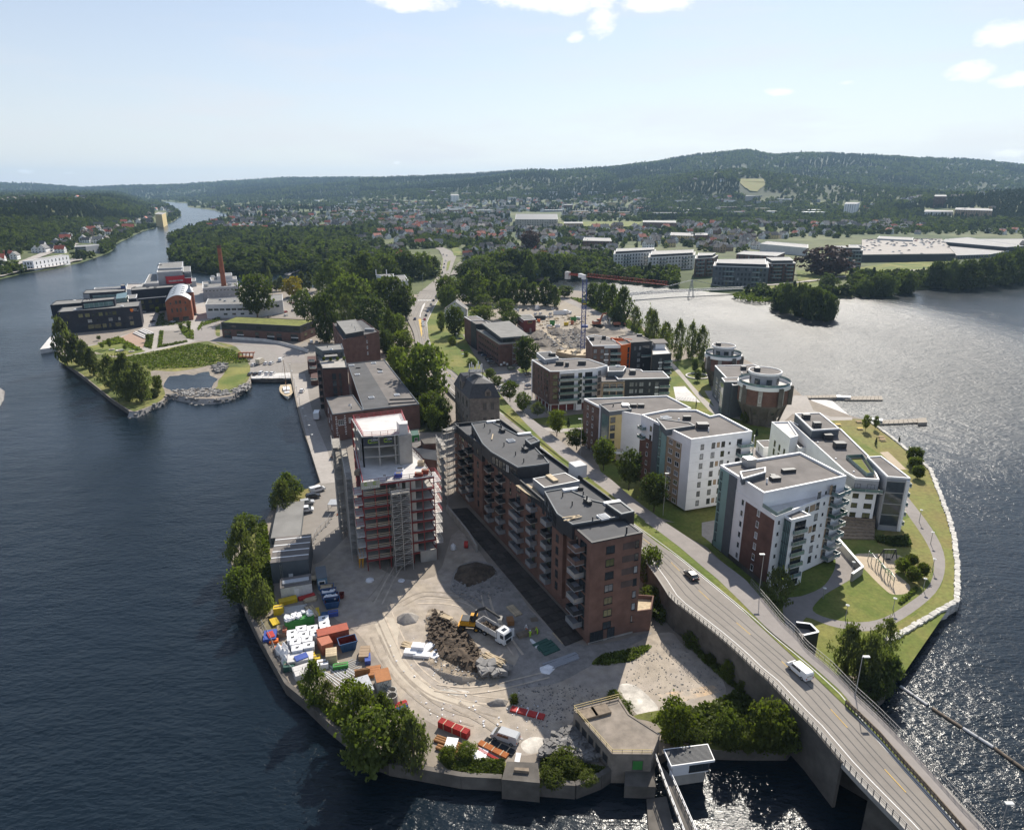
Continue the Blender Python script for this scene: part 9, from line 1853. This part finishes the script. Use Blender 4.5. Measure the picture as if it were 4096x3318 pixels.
# garden walls, playground, stairs, benches
W=[G(T2(x,y),4.2)for x,y in((1275,845),(1450,1050),(1385,1095))];o=thing('garden_wall','bent white topped concrete wall beside the garden path',_bb,tuple(W[0]))
for p,q in zip(W,W[1:]):q_bar(_m,'wall_segment',o)((p.x,p.y,4.6),(q.x,q.y,4.6),.5,2.2);q_bar(_k,'coping',o)((p.x,p.y,5.75),(q.x,q.y,5.75),.6,.12)
W=[G(T2(x,y),9.4)for x,y in((1045,1385),(1130,1395),(1180,1445),(1090,1465))];o=thing('viewing_balcony','small walled lookout with dark boards beside the footpath','lookout',tuple(W[0]));q_prism('asphalt_d','floor',o)(ccw(W),8.6,9.2,bottom=True)
for p,q in zip(W,W[1:]):q_bar(_b,'board_wall',o)((p.x,p.y,7.2),(q.x,q.y,7.2),.25,6.5);q_bar(_k,'coping',o)((p.x,p.y,10.5),(q.x,q.y,10.5),.4,.12)
for k in range(8):
 t=k/8;a,b=G(T2(1290-20*t,745+115*t),ZG),G(T2(1520,770+90*t),ZG);mb=MU(_p);h=3.2*(1-t);mb.bar(a+Zc(h/2),b+Zc(h/2),1.3,h+.2);
 if k==0:so=thing('timber_steps','wide dark timber terrace steps below the riverside flats','steps',tuple(a))
 mb.bd('step',so)
pl=thing('climbing_frame','row of climbing posts with green nets on the sandpit','play equipment',tuple(G(T2(1570,1040),ZG)))
pts=[(1485,940,985),(1505,950,1000),(1530,980,1030),(1545,985,1040),(1565,1005,1060),(1585,1035,1090),(1605,1040,1100),(1620,1065,1115),(1640,1085,1145),(1560,1000,1065)]
tops=[]
for x,y0,y1 in pts:p=G(T2(x,y1),ZG);q_cyl(_l,_eb,pl)(p,p+Zc(3.0),.1,n=6);tops.append(p+Zc(2.8))
for i,(p,q)in enum(zip(tops,tops[1:])):mb=MU(_yb if i%3!=1 else _l);mb.bar(p,q,.1);mb.bar(p-Zc(1.2),q-Zc(.4),.08);mb.bd('net_bar',pl)
p=G(T2(1608,985),ZG);sw=thing('swing','dark timber A-frame swing on the sandpit','swing',tuple(p));mb=MU(_b);[mb.bar(p+Vc((s*1.8,t*1.4,0)),p+Vc((s*1.5,0,3.4)),.2)for s in(-1,1)for t in(-1,1)];mb.bar(p+Vc((-1.6,0,3.4)),p+Vc((1.6,0,3.4)),.2);mb.bd('frame',sw);mb=MU(_fd);mb.box(p+Zc(.6),(1.2,.8,.1));mb.bar(p+Vc((-.5,0,.6)),p+Vc((-.5,0,3.4)),.05);mb.bar(p+Vc((.5,0,.6)),p+Vc((.5,0,3.4)),.05);mb.bd('seat',sw)
rg=G(S3(365,590),ZG);mb=MU(_d);R=(G(S3(455,590),ZG)-rg).length;mb.lathe(rg,[(R,0),(R,.6),(R*.86,.6),(R*.86,.05),(.1,.05)],26);tag(mb.bd('seat_ring'),'large round stone seat ring on the lawn by the rear silo','seat ring')
o=thing('pergola','slatted pergola on the pale terrace behind the cream stair flats','pergola',tuple(G(S3(270,790),ZG)))
Q=gs(S3,[(200,780),(360,782),(360,755),(175,750)],6.2)
for k in range(16):p,q=Q[0].lerp(Q[1],k/15),Q[3].lerp(Q[2],k/15);q_bar(_b,'slat',o)(p,q,.12,.2)
for c in Q:q_bar(_b,_eb,o)((c.x,c.y,3.5),(c.x,c.y,6.2),.2)
for k,(x,y,lb)in enum([(1448,968,'yellow wooden picnic table nearest the ramp'),(1618,998,'yellow wooden picnic table in the middle of the dry lawn'),(1785,1065,'brown lounger at the top of the river wall'),(1792,1085,'brown lounger beside another at the river wall'),(1610,945,'brown box seat by the young willow')]):
 p=G(S3(x,y),ZG);o=thing('picnic_table' if k<2 else 'lounger',lb,'bench',tuple(p));q_box(_ac if k<2 else 'p_brown','top',o)(p+Zc(.75),(2.2,.9,.08));mb=MU(_o);[mb.box(p+Vc((0,s*.9,.45)),(2.2,.35,.08))for s in(-1,1)];mb.bd('seat',o);mb=MU(_p);[mb.bar(p+Vc((s*.8,-.9,0)),p+Vc((s*.8,.9,.7)),.1)for s in(-1,1)];mb.bd('trestle',o)
def lfy(name,label,f,pts,n,h,m,z=ZG,sz=.35,seed=0):
 """low growth nobody could count: loose leaves over a patch"""
 r=np.random.default_rng(seed);W=[G(f(*p),z)for p in pts];P=[(p.x,p.y)for p in W];xs=[p[0]for p in P];ys=[p[1]for p in P];vs=[];fs=[];k=0
 while k<n:
  x,y=r.uniform(min(xs),max(xs)),r.uniform(min(ys),max(ys))
  if not inside((x,y),P):continue
  c=np.array([x,y,z+h*r.random()*(.4+.8*fbm(np.array([x/4]),np.array([y/4]),2)[0])]);a=r.normal(0,1,3);a/=np.linalg.norm(a);b=np.cross(a,r.normal(0,1,3));b/=np.linalg.norm(b);s=sz*(.5+r.random());i=len(vs);vs+=[tuple(c-a*s),tuple(c+b*s),tuple(c+a*s),tuple(c-b*s)];fs.append((i,i+1,i+2,i+3));k+=1
 me=bpy.data.meshes.new(name);me.from_pydata(vs,[],fs);me.materials.append(M[m]);o=link(name,me);o[_oc]=_lc;o[_mc]=label;return o
lfy(_gc,'tall weeds on the bank below the bridge',T6,[(830,850),(1040,830),(1300,760),(1390,700),(1700,800),(1850,950),(1840,1100),(1500,1130),(1080,1080),(900,1050)],5200,1.6,'weed',sz=.3)
lfy(_gc,'weeds along the foot of the retaining wall',T6,[(980,260),(1060,260),(1250,440),(1450,600),(1600,760),(1520,760),(1330,620),(1150,460)],2200,1.3,'weed',sz=.28,seed=1)
lfy(_gc,'weeds on the terrace of the lower wall',T5,[(440,1260),(560,1290),(900,1290),(890,1400),(700,1400),(540,1360)],2600,.9,'weed',sz=.24,seed=2);lfy(_gc,'weeds before the curved sea wall',T5,[(1150,1290),(1300,1250),(1400,1300),(1620,1350),(1400,1450),(1170,1440)],2200,.9,'weed',sz=.24,seed=3);lfy(_gc,'dry weeds across the shadow edge',T6,[(320,490),(380,420),(560,380),(760,340),(740,380),(620,460),(440,490)],1500,.6,'weed',sz=.22,seed=4)
lfy('undergrowth','green undergrowth on the left bank behind the cabins',T3,[(310,480),(400,470),(450,1000),(470,1250),(300,1350),(230,1250),(300,800)],2400,1.5,'weed',sz=.35,seed=5);lfy('undergrowth','undergrowth on the bank of the sea wall',T4,[(620,930),(760,1040),(1000,1180),(1100,1330),(1040,1370),(880,1230),(680,1050)],1500,1.2,'weed',sz=.3,seed=6)
lfy('meadow_growth','rough meadow growth round the pond',R4,[(1050,925),(1700,800),(2000,860),(2143,960),(1900,980),(1700,1000),(1300,1030),(1250,1000)],5000,.8,'weed',sz=.5,seed=7);lfy(_xc,'clipped hedges round the office park',U1,[(1380,1105),(1410,900),(1450,905),(1430,1080),(1740,1020),(1745,1035),(1560,1075)],1500,1.2,_rb,sz=.4,seed=8);lfy(_xc,'leafy bed between the plaza and the lane',U1,[(1215,1090),(1250,960),(1335,940),(1305,1115)],900,1.3,_rb,sz=.4,seed=9);lfy(_xc,'leafy beds on the small office lawn',U1,[(640,1060),(900,975),(1190,1130),(1120,1140),(940,1050),(850,1070)],1500,1.4,'leaf_l',sz=.4,seed=10);lfy(_xc,'bed of shrubs along the curved office road',U1,[(1870,870),(1920,800),(2143,740),(2143,775),(1930,840),(1880,900)],900,1.4,_rb,sz=.4,seed=11);lfy(_xc,'shrubs on the bed right of the office car park',U1,[(1640,850),(1690,840),(1820,900),(1825,1005),(1740,990),(1680,930)],900,1.6,_rb,sz=.4,seed=12);lfy(_xc,'hedge before the arched brick hall',U1,[(1365,800),(1400,690),(1470,680),(1455,780),(1790,795),(1790,810),(1480,835),(1345,845)],1000,1.3,_rb,sz=.4,seed=13)
lfy(_xc,'dark hedge under the front flats',U8,[(700,1020),(800,980),(1000,940),(1100,950),(1100,1000),(900,1020),(740,1050)],1500,1.6,'leaf_d',sz=.28,seed=14);lfy(_xc,'dark hedge round the glass end of the riverside flats',T2,[(1530,840),(1640,850),(1730,830),(1750,900),(1640,900),(1540,870)],1500,1.6,'leaf_d',sz=.28,seed=15);lfy(_xc,'low hedge at the playground corner',T2,[(1670,1240),(1780,1150),(1795,1160),(1690,1255)],500,.9,_rb,sz=.25,seed=16);lfy('ivy','creeper on the bank beside the brick terrace',T2,[(110,1180),(230,1240),(290,1330),(220,1380),(120,1300)],1200,3.5,_rb,sz=.3,seed=17);lfy('bank_growth','scrub on the river bank right of the crane lot',S2,[(1240,410),(1560,470),(1800,650),(2000,790),(1820,720),(1600,580),(1420,495)],2400,2.0,_rb,sz=.6,seed=18);lfy('undergrowth','undergrowth along the warehouse and main road',S1,[(1560,720),(1660,900),(1770,1100),(1900,1300),(1990,1450),(1900,1500),(1820,1250),(1650,960),(1550,800)],4200,4.0,_rb,sz=.6,seed=19)

lfy('river_scrub','scrub on the far river bank below the flats',V3,[(380,560),(620,572),(860,592),(1040,612),(1010,660),(700,640),(560,620),(400,590)],3200,4,'weed',sz=1.1,seed=21);lfy('river_scrub','scrub at the landing of the far footbridge',V4,[(390,520),(480,505),(720,490),(690,560),(560,570),(420,545)],1500,3,'weed',sz=.8,seed=22)
heap('rock_islet','bare rocky islet cut by the left edge',R4,[(-40,1200),(0,1185),(42,1215),(30,1290),(0,1345),(-40,1350)],2.2,_ad,seed=31,z=1.3)
# tyre tracks worn into the gravel
TM=mat('tyre_track',(.31,.265,.215),.95,.25,.6,kind='world');TL=mat('dust_track',(.47,.40,.32),.95,.25,.6,kind='world')
rr=random.Random(12)
for k,pts in enum([[(40,300),(120,480),(200,640),(380,800),(600,880),(860,960)],[(90,260),(170,440),(260,620),(440,770),(660,850),(900,880)],[(0,420),(100,620),(260,800),(470,950),(700,1020)],[(300,180),(480,180),(640,220),(720,320)],[(180,200),(330,130),(520,140),(660,160),(760,240)],[(420,780),(620,800),(820,780),(1000,740),(1200,690)],[(560,900),(760,1010),(860,1080)],[(760,120),(800,260),(900,420),(1000,560)],[(-40,180),(60,60),(120,-80),(100,-260)],[(20,200),(100,40),(170,-100),(150,-300)]]):
 for e in(-.9,.9):
  W,l=wrs([G(T5(*p),ZG)for p in smp(pts,5,False)],40);A,B=offs(W,e-.12-rr.random()*.15),offs(W,e+.12+rr.random()*.15);strip('tyre_track',A,B,TL if k%2 else TM,over(A+B))
# far bank blocks, shopping centre, landmarks
def far_block(label,f,roof,by,wall,rows=0,cols=0,roofm='roofgrey',trim=_k,ww=1.8,gl=None,cat=_ib,name=_cc,par=.4,step=0):
 B=GT(f(roof[0][0],by));z=max(ztop(f(roof[0][0],by),f(*roof[0]),B.z),B.z+3);W=gs(f,roof,z);b,P=bld(name,label,W,B.z-6,z,wall=wall,roof=roofm,trim=trim,par=par,rim=.4,cat=cat)
 if rows:
  st=(z-B.z)/rows
  for(p,q)in((W[0],W[1]),):fcd(b,p,q,lin(.03,.97,cols),[z-st*(j+.5)for j in range(rows)],ww,st*.55,_a,gl,0)
  fcd(b,W[3],W[0],lin(.1,.9,3),[z-st*(j+.5)for j in range(rows)],ww,st*.55,_a,gl,0)
 if step:
  for j in range(1,rows):balc(b,W[0],W[1],.3,B.z+(z-B.z)*j/rows,9,2,_d,_g);balc(b,W[0],W[1],.78,B.z+(z-B.z)*j/rows,7,2,_d,_g)
  vol(b,ins(P,2.5),z,z+2.8,_t,'roofgrey',_k,.2,.3,'top_floor')
 return b,W,B.z,z
for a in[('white and grey flats on the far bank left of the crane jib end',V3,[(612,462),(905,445),(905,428),(620,438)],555,_e,4,14),('second white and grey flats on the far bank further right',V3,[(852,485),(1175,468),(1178,444),(862,455)],580,_e,4,14),('brown brick flats at the end of the far footbridge',V4,[(138,268),(268,262),(300,244),(145,244)],395,_ob,5,5),('dark grey flats with banded balconies on the far bank',V4,[(265,318),(650,330),(640,286),(275,290)],452,_r,4,14),('dark brick flats beside the copper beech',V4,[(655,302),(835,300),(800,274),(610,276)],425,_nb,5,7),('tall glass fronted flats right of the copper beech',R3,[(1035,614),(1158,616),(1130,598),(955,602)],728,_r,5,6)]:
 far_block(*a,step=1)
for a in[('long grey mansard school building in the middle of the town',R2,[(1165,425),(1425,425),(1420,392),(1170,392)],480,_m,4,16,'slate'),('long red brick row beyond the town green',V3,[(815,240),(1045,244),(1040,230),(820,228)],278,_n,3,14),('ochre apartment row right of the town',V3,[(1005,330),(1163,335),(1160,315),(1010,310)],370,'cream',3,9),('white tower block in the far town',R2,[(770,278),(818,278),(818,270),(772,270)],320,_y,6,5),('white and red high-rise before the wooded hill',R3,[(1045,330),(1120,330),(1138,322),(1055,320)],392,_y,9,5),('dark red high-rise at the right before the hill',R3,[(1595,284),(1668,284),(1668,276),(1598,276)],345,_nb,9,5),('low white industrial halls on the right slope',R3,[(1530,378),(1710,378),(1700,362),(1545,362)],412,_e,0,0),('ochre hospital slab on the right',R3,[(1720,365),(1950,372),(1945,350),(1730,348)],410,_dd,4,14),('long arched sports hall below the ski slope',R3,[(438,282),(640,276),(640,266),(470,266)],302,'roofgrey',0,0),('brick flats among trees across the channel',V3,[(400,368),(600,372),(590,350),(410,345)],415,_n,3,10),('low grey store among the far green',V3,[(268,248),(400,248),(400,238),(270,238)],280,_dd,1,6),('red brick cube behind the white rows',V4,[(140,105),(225,105),(222,90),(145,90)],152,_n,3,5),
          ('pale long hall of the shopping centre',V4,[(590,165),(920,195),(920,170),(640,148)],215,_e,0,0),('flat brick sheds before the shopping centre',V4,[(425,235),(700,250),(760,225),(480,215)],275,_n,1,8),('grey hall at the back of the roof car park',V5,[(195,128),(440,140),(445,122),(210,112)],175,_s,0,0),('white wing left of the roof car park',V5,[(0,180),(182,178),(180,172),(0,172)],208,_e,0,0),('wide grey mall roofs at the right edge',V5,[(745,245),(975,238),(1300,175),(1300,130),(670,132),(640,150)],270,_r,1,12),('raised mall roof hall at the right',V5,[(640,150),(1090,188),(1210,180),(820,120),(700,130)],195,_t,0,0),
          ('white showroom with scalloped roof on the left bank',V6,[(265,535),(555,488),(500,482),(180,535)],605,_y,2,9),('grey office with striped windows on the left bank',V6,[(600,420),(690,415),(800,402),(790,398),(610,408)],475,_s,3,8),('yellow grain silo tower by the far river bend',R1,[(948,392),(990,395),(1015,385),(975,380)],465,'cream',0,0)]:
 far_block(*a,name=_ib)
pk,W,zb_,zt_=far_block('roof car park of the shopping centre with a dark front wall',V5,[(85,243),(735,235),(640,130),(90,135)],292,_t,0,0,'paving',_m,name='car_park',par=.8)
rr=random.Random(8)
for a in(_h,_j,_i,'paint_red',_zc):
 mb=MU(a);side_profile(mb,PROF[_jb][_rc],1.8,1.7,.5);mb.use(_c);side_profile(mb,PROF[_jb][_pc],1.7,1.35,.9);mb.use(a).box((-.4,0,1.45),(1.5,1.35,.06));VMESH[a]=mb.data('far_car')
k=0
while k<95:
 u,v=rr.random(),rr.random();p=W[0].lerp(W[1],u).lerp(W[3].lerp(W[2],u),v)
 if v<.45 and rr.random()<.75:continue
 c=rr.choices([_h,_j,_i,'paint_red',_zc],[4,4,3,1,1])[0];o=link(_jb,VMESH[c],None,(p.x,p.y,zt_+.05),rr.choice((0,pi))+.1);tag(o,{_h:_y,_j:'silver',_i:_ub,'paint_red':'red',_zc:'blue'}[c]+' car on the roof car park of the shopping centre',_jb,'cars on the roof car park');k+=1
fst(_cd,[V5(0,340),V5(300,300),V5(760,285)],[V5(0,390),V5(300,385),V5(560,345)],M['grass'],.5,24);fst(_cd,[V4(840,350),V4(1000,360),V4(1209,345)],[V4(850,425),V4(1000,425),V4(1209,390)],M['grass'],.5,20);fst(_cd,[V4(450,478),V4(700,455),V4(980,430)],[V4(480,505),V4(720,490),V4(1010,465)],M['grass'],.5,20);fst('path',[V4(460,462),V4(700,448),V4(980,418),V5(100,376),V5(530,344)],[V4(460,472),V4(700,456),V4(980,426),V5(100,384),V5(530,351)],M['paving'],.9,50);fst('ski_slope',[R3(385,182),R3(430,235),R3(470,262)],[R3(545,185),R3(560,215),R3(510,258)],M['grass_dry'],2,16);fst(_cd,[R2(1430,445),R2(1700,440),R2(1950,440)],[R2(1430,468),R2(1700,480),R2(1900,480)],M['grass'],1,20)
# truss footbridge over the right-hand rapids
zf=6.0;Q,_=wrs([G(PX(2500,1180),zf),G(PX(2696,1166),zf),G(PX(2972,1154),zf)],34);o=thing('truss_footbridge','white steel footbridge with a cable tower over the rapids','bridge',tuple(Q[0]))
for nm,w_,dz in(('deck',3.0,0),(_db,.3,1.4)):
 mb=MU(_l if dz else _d)
 for p,q in zip(Q,Q[1:]):
  if dz:[mb.bar(p+Vc((0,s,z)),q+Vc((0,s,1.6-z)),.22)for s in(-1.5,1.5)for z in(0,1.6)];[mb.bar(p+Vc((0,s,1.6)),q+Vc((0,s,1.6)),.25)for s in(-1.5,1.5)]
  else:mb.bar(p,q,w_,.5)
 mb.bd(nm,o)
pc=G(PX(2762,1196),0);mb=MU(_l);[mb.bar(pc+Vc((sx*2.5,sy*2,0)),pc+Vc((0,sy*1.6,17)),.4)for sx in(-1,1)for sy in(-1,1)];[mb.bar(pc+Vc((0,s*1.6,17)),Q[i]+Vc((0,s*1.5,.4)),.2)for s in(-1,1)for i in(4,30)];mb.bd('pylon',o)
mb=MU(_u);d0=G(S2(1045,330),3);q=[G(S2(*p),6)for p in((790,245),(1060,262),(1060,235),(780,215))];mb.prism(ccw(q),5,6.5,bottom=True);[mb.bar((a.x,a.y,0),(a.x,a.y,6),2)for a in q];mb.use('teal').box(q[0].lerp(q[2],.45)+Zc(2.5),(13,6,5),.1);tag(mb.bd('dam_gantry'),'concrete dam gantry with a green machine house among the trees','dam')
# the town: gabled houses
HC=[(_y,_y,'slate',_ub),(_y,_y,_xb,'red'),(_e,'grey','slate',_ub),('cream','yellow',_q,'grey'),(_n,'red brick',_q,'grey'),(_y,_y,_f,'pale'),(_dd,_dd,_q,'grey')];HM=[]
def house_mb(mb,c,r,s,wall,roof,L=11,W_=8,h=5.4,rf=3.4):
 R=Matrix.Rotation(r,3,'Z');t=lambda p:Vc(c)+R@(Vc(p)*s);x,y,e=L/2,W_/2,.5
 mb.use(wall);mb.mesh([t(p)for p in((-x,-y,-4),(x,-y,-4),(x,y,-4),(-x,y,-4),(-x,-y,h),(x,-y,h),(x,y,h),(-x,y,h),(-x,0,h+rf),(x,0,h+rf))],[(0,1,5,4),(1,2,6,9,5),(2,3,7,6),(3,0,4,8,7)])
 mb.use(_c);[mb.face([t((a-.6,s_*(y+.04),z)),t((a+.6,s_*(y+.04),z)),t((a+.6,s_*(y+.04),z+1.3)),t((a-.6,s_*(y+.04),z+1.3))])for a in(-3.5,0,3.5)for z in(1,3.6)for s_ in(-1,1)];[mb.face([t((s_*(x+.04),a-.6,z)),t((s_*(x+.04),a+.6,z)),t((s_*(x+.04),a+.6,z+1.3)),t((s_*(x+.04),a-.6,z+1.3))])for a in(-1.8,1.8)for z in(1,3.6)for s_ in(-1,1)]
 mb.use(roof);k=rf/y
 for sg in(-1,1):mb.mesh([t(p)for p in((-x-e,sg*(y+e),h-e*k),(x+e,sg*(y+e),h-e*k),(x+e,0,h+rf+.15),(-x-e,0,h+rf+.15),(-x-e,sg*(y+e),h-e*k-.25),(x+e,sg*(y+e),h-e*k-.25))],[(0,1,2,3),(4,5,1,0)])
 mb.box(t((1.5,.5,h+rf+.3)),(.8*s,.8*s,1.6*s),r)
for wl,a,rf,b in HC:mb=MB();house_mb(mb,(0,0,0),0,1,wl,rf);HM.append(mb.data('house'))
def to_px(X,Y,Z):zc=Y*_cp+(CAM_H-Z)*_sp;return 2048+FPX*X/zc,1659+FPX*((CAM_H-Z)*_cp-Y*_sp)/zc
def samp(n,seed,f0,f1):
 r=np.random.default_rng(seed);u=r.uniform(-.86,.86,n);F=f0*(f1/f0)**r.random(n);X=u*F;dl,dm,di=(sdist(X,F,q)for q in(LB,ML,IL));Z=land_h(X,F,dl,dm,di);px,py=to_px(X,F,Z);return r,X,F,Z,px,py,dl,dm,di
BOX=[(R2(1130,380),R2(1460,490)),(V3(600,420),V3(1200,590)),(V4(0,225),V4(1209,510)),(V5(0,100),V5(1210,395)),(V4(560,130),V4(1209,260)),(V6(150,470),V6(600,620)),(V6(580,390),V6(810,490)),(V2(380,250),V2(800,470)),(V2(400,430),V2(790,720)),(R1(940,370),R1(1030,470)),(R3(1030,315),R3(1145,400)),(V3(800,225),V3(1060,290)),(R2(1425,440),R2(1960,482)),(R3(400,170),R3(560,270)),(R2(765,262),R2(822,325)),(R3(1590,270),R3(1675,350)),(R3(430,255),R3(645,305)),(R3(1525,355),R3(1950,415))]
def clear(px,py):
 m=np.ones(px.shape,bool)
 for(x0,y0),(x1,y1)in BOX:m&=~((px>x0)&(px<x1)&(py>y0)&(py<y1))
 return m
r,X,F,Z,px,py,dl,dm,di=samp(9000,5,520,5200);nzv=fbm(X/170,F/170,3)
town=(dm>25)&(Z>2)&clear(px,py)&(py>772)&(py<1075)&((px>780)&~((px<1420)&(py>925))&~((px>2600)&(py<895))&(py<1050))&(nzv>.34)
town|=(dl>18)&(dl<95)&clear(px,py)&(r.random(len(X))<.8)&(Z>1.5);town|=(dl>260)&clear(px,py)&(nzv>.38)&(F<2600);town|=(dm>40)&(px>2700)&(py<860)&(nzv>.56)&(r.random(len(X))<.35)&(Z>2)
idx=np.where(town)[0];idx=idx[np.argsort(F[idx])];keep=[];occ=set()
for i in idx:
 c=(int(X[i]//19),int(F[i]//19))
 if c in occ:continue
 occ.add(c);keep.append(i)
mb=MB();HP=[];hg={}
for k,i in enum(keep[:1500]):
 c=r.choice(7,p=[.3,.16,.16,.08,.1,.12,.08]);rz=float(.35+(r.random()<.5)*pi/2+r.normal(0,.12));s=float(r.uniform(.9,1.4))
 if F[i]>1500:s*=1.15
 HP.append((X[i],F[i]))
 if k<300:o=link('house',HM[c],None,(X[i],F[i],Z[i]),rz,s);z_='on the left bank' if dl[i]>0 else 'in the town right of the road' if px[i]>1850 else 'in the town left of the road';tag(o,'%s house with %s roof %s'%(HC[c][1],HC[c][3],z_),'house','houses '+z_)
 else:house_mb(mb,(X[i],F[i],Z[i]),rz,s,HC[c][0],HC[c][2])
r2,X2,F2,Z2,x2,y2,a2,b2,c2_=samp(900,15,1300,4600);n_=0
for i in np.where((b2>60)&(x2>1250)&(x2<3300)&(y2>768)&(y2<868)&clear(x2,y2)&(Z2>2)&~((x2>2600)&(y2<800)))[0]:
 if(int(X2[i]//40),int(F2[i]//40))in occ or n_>110:continue
 n_+=1;occ.add((int(X2[i]//40),int(F2[i]//40)));hg[(int(X2[i]//16),int(F2[i]//16))]=1;w_,d_,h_=r2.uniform(22,70),r2.uniform(14,30),r2.uniform(6,12);mb.use([_y,_e,_n,_s,'cream'][r2.integers(5)]).box((X2[i],F2[i],Z2[i]+h_/2-2),(w_,d_,h_+4),r2.uniform(-.2,.3));mb.use(['roofgrey',_k,_f][r2.integers(3)]).box((X2[i],F2[i],Z2[i]+h_+.3),(w_+1,d_+1,.6),0)
struct(mb.bd('far_houses'),_lc,'far houses of the town reaching to the hills')
for x,y in HP:hg.setdefault((int(x//16),int(y//16)),1)
# woods
T('purple',R3,918,762,598,255,'huge copper beech with dark purple crown on the far bank lawn',5,bare=.02);T('purple',R2,1255,600,500,110,'dark copper beech among the town houses',12,bare=.02)
for k,(f,x,y,ty,wd,kd)in enum([(R3,x,y,ty,wd,_ub)for x,y,ty,wd in((620,985,870,60),(680,1000,820,90),(760,1020,830,110),(840,1040,850,110),(920,1050,880,90),(960,1045,900,60),(1160,900,800,90),(1230,895,770,100),(1300,895,775,100),(1385,885,790,70),(1430,880,755,90),(1590,845,690,110),(1680,850,685,120),(1780,850,680,130),(1880,840,670,130),(1980,825,640,140),(2080,810,615,140),(2150,790,600,140),(935,870,765,110))]):
 T(kd,f,x,y,ty,wd,'tree of the little wooded islet' if k<6 else 'single tree on the far bank below the beech' if k==18 else 'tree of the bank row right of the far park',1,'far bank trees',0)
def crown_lo(name,leaf,shp,seed):return crown_mesh(name,leaf,shp,46,7,.12,seed)
LO=[crown_lo('crown_wood_a',_rb,sh_round,1),crown_lo('crown_wood_b','leaf_d',sh_round,2),crown_lo('crown_wood_c','needle',sh_cone,3)]
SRC=[None]*3
r,X,F,Z,px,py,dl,dm,di=samp(230000,9,470,8800);nzv=fbm(X/120,F/120,3);n2=fbm(X/420+9,F/420,3);q=r.random(len(X));land=(np.maximum(np.maximum(dl,dm),di)>3)&(Z>.6)
pr=np.where(nzv>.5,.34,.05);pr=np.where((px>640)&(px<1420)&(py>925)&(dm>0),.97,pr);pr=np.where(py<800,np.where(n2>.36,.97,.35),pr);pr=np.where((px>2550)&(py<905),np.where(n2>.33,.95,.3),pr);pr=np.where((dl>95)&(dl<280),.97,pr);pr=np.where((dl>280),.42,pr);pr=np.where((dl>0)&(dl<20),.6,pr);pr=np.where((px>1420)&(px<2500)&(py>1010),.9,pr);pr=np.where((px>2100)&(py>1080)&(dm>0),.5,pr)
ok=land&clear(px,py)&(q<pr);ok&=np.array([(int(a//16),int(b//16))not in hg for a,b in zip(X,F)])
cell={};sel=[]
for i in np.where(ok)[0][np.argsort(F[np.where(ok)[0]])]:
 g_=6+F[i]/520;c=(int(X[i]//g_),int(F[i]//(g_*1.1)))
 if c in cell:continue
 cell[c]=1;sel.append(i)
pts=[[],[],[]];nt_=0
for i in sel:
 con=(n2[i]>.52 and py[i]<880)or r.random()<.12;k=2 if con else int(r.random()<.45);h=(11 if con else 8)*r.uniform(.7,1.3)*(1+max(F[i]-1200,0)/4200)*(1.25 if 640<px[i]<1420 and py[i]>925 else 1);wd=h*(.5 if con else .95)*r.uniform(.85,1.2)
 if nt_<60 and(640<px[i]<1420 and 925<py[i]):nt_+=1;o=adt('conifer' if con else(_ub,_sb)[k==0],(X[i],F[i],Z[i]),h,wd,'tree at the water edge of the dense wood behind the chimney','trees of the wood behind the chimney',0);continue
 if SRC[k]is None:
  o=thing('wood_tree',['leafy green tree at the edge of the distant woods','dark leafy tree at the edge of the distant woods','conifer at the edge of the distant woods'][k],_kb,(X[i],F[i],Z[i]));SRC[k]=link('crown',LO[k],o,(0,0,0),0,(wd,wd,h));link('trunk',TP[_ub][0][1],o,(0,0,-.3),0,(h*.8,h*.8,h));continue
 pts[k].append((X[i],F[i],Z[i]-h*.04,wd,h,r.random()*6.28))
for k in range(3):
 A=np.array(pts[k]);me=bpy.data.meshes.new('wood');me.from_pydata(A[:,:3].tolist(),[],[]);a=me.attributes.new('sc','FLOAT_VECTOR','POINT');a.data.foreach_set('vector',np.stack([A[:,3],A[:,3],A[:,4]],-1).ravel());a=me.attributes.new('rt','FLOAT_VECTOR','POINT');a.data.foreach_set('vector',np.stack([A[:,5]*0,A[:,5]*0,A[:,5]],-1).ravel())
 o=link(('green_wood','dark_wood','conifer_wood')[k],me);struct(o,_lc,('leafy woods','dark leafy woods','conifer woods')[k]+' spreading over town and hills');ng=bpy.data.node_groups.new('woods','GeometryNodeTree');ng.interface.new_socket('Geometry',in_out='INPUT',socket_type='NodeSocketGeometry');ng.interface.new_socket('Geometry',in_out='OUTPUT',socket_type='NodeSocketGeometry');N=ng.nodes;L=ng.links;gi,go=N.new('NodeGroupInput'),N.new('NodeGroupOutput');ip=N.new('GeometryNodeInstanceOnPoints');oi=N.new('GeometryNodeObjectInfo');oi.inputs['Object'].default_value=SRC[k];oi.inputs['As Instance'].default_value=True;oi.transform_space='ORIGINAL'
 for nm,dst in(('sc','Scale'),('rt','Rotation')):na=N.new('GeometryNodeInputNamedAttribute');na.data_type='FLOAT_VECTOR';na.inputs[0].default_value=nm;L.new(na.outputs[0],ip.inputs[dst])
 L.new(gi.outputs[0],ip.inputs['Points']);L.new(oi.outputs['Geometry'],ip.inputs['Instance']);L.new(ip.outputs[0],go.inputs[0]);md=o.modifiers.new('scatter','NODES');md.node_group=ng
print('woods',[len(p)for p in pts],'houses',len(keep))
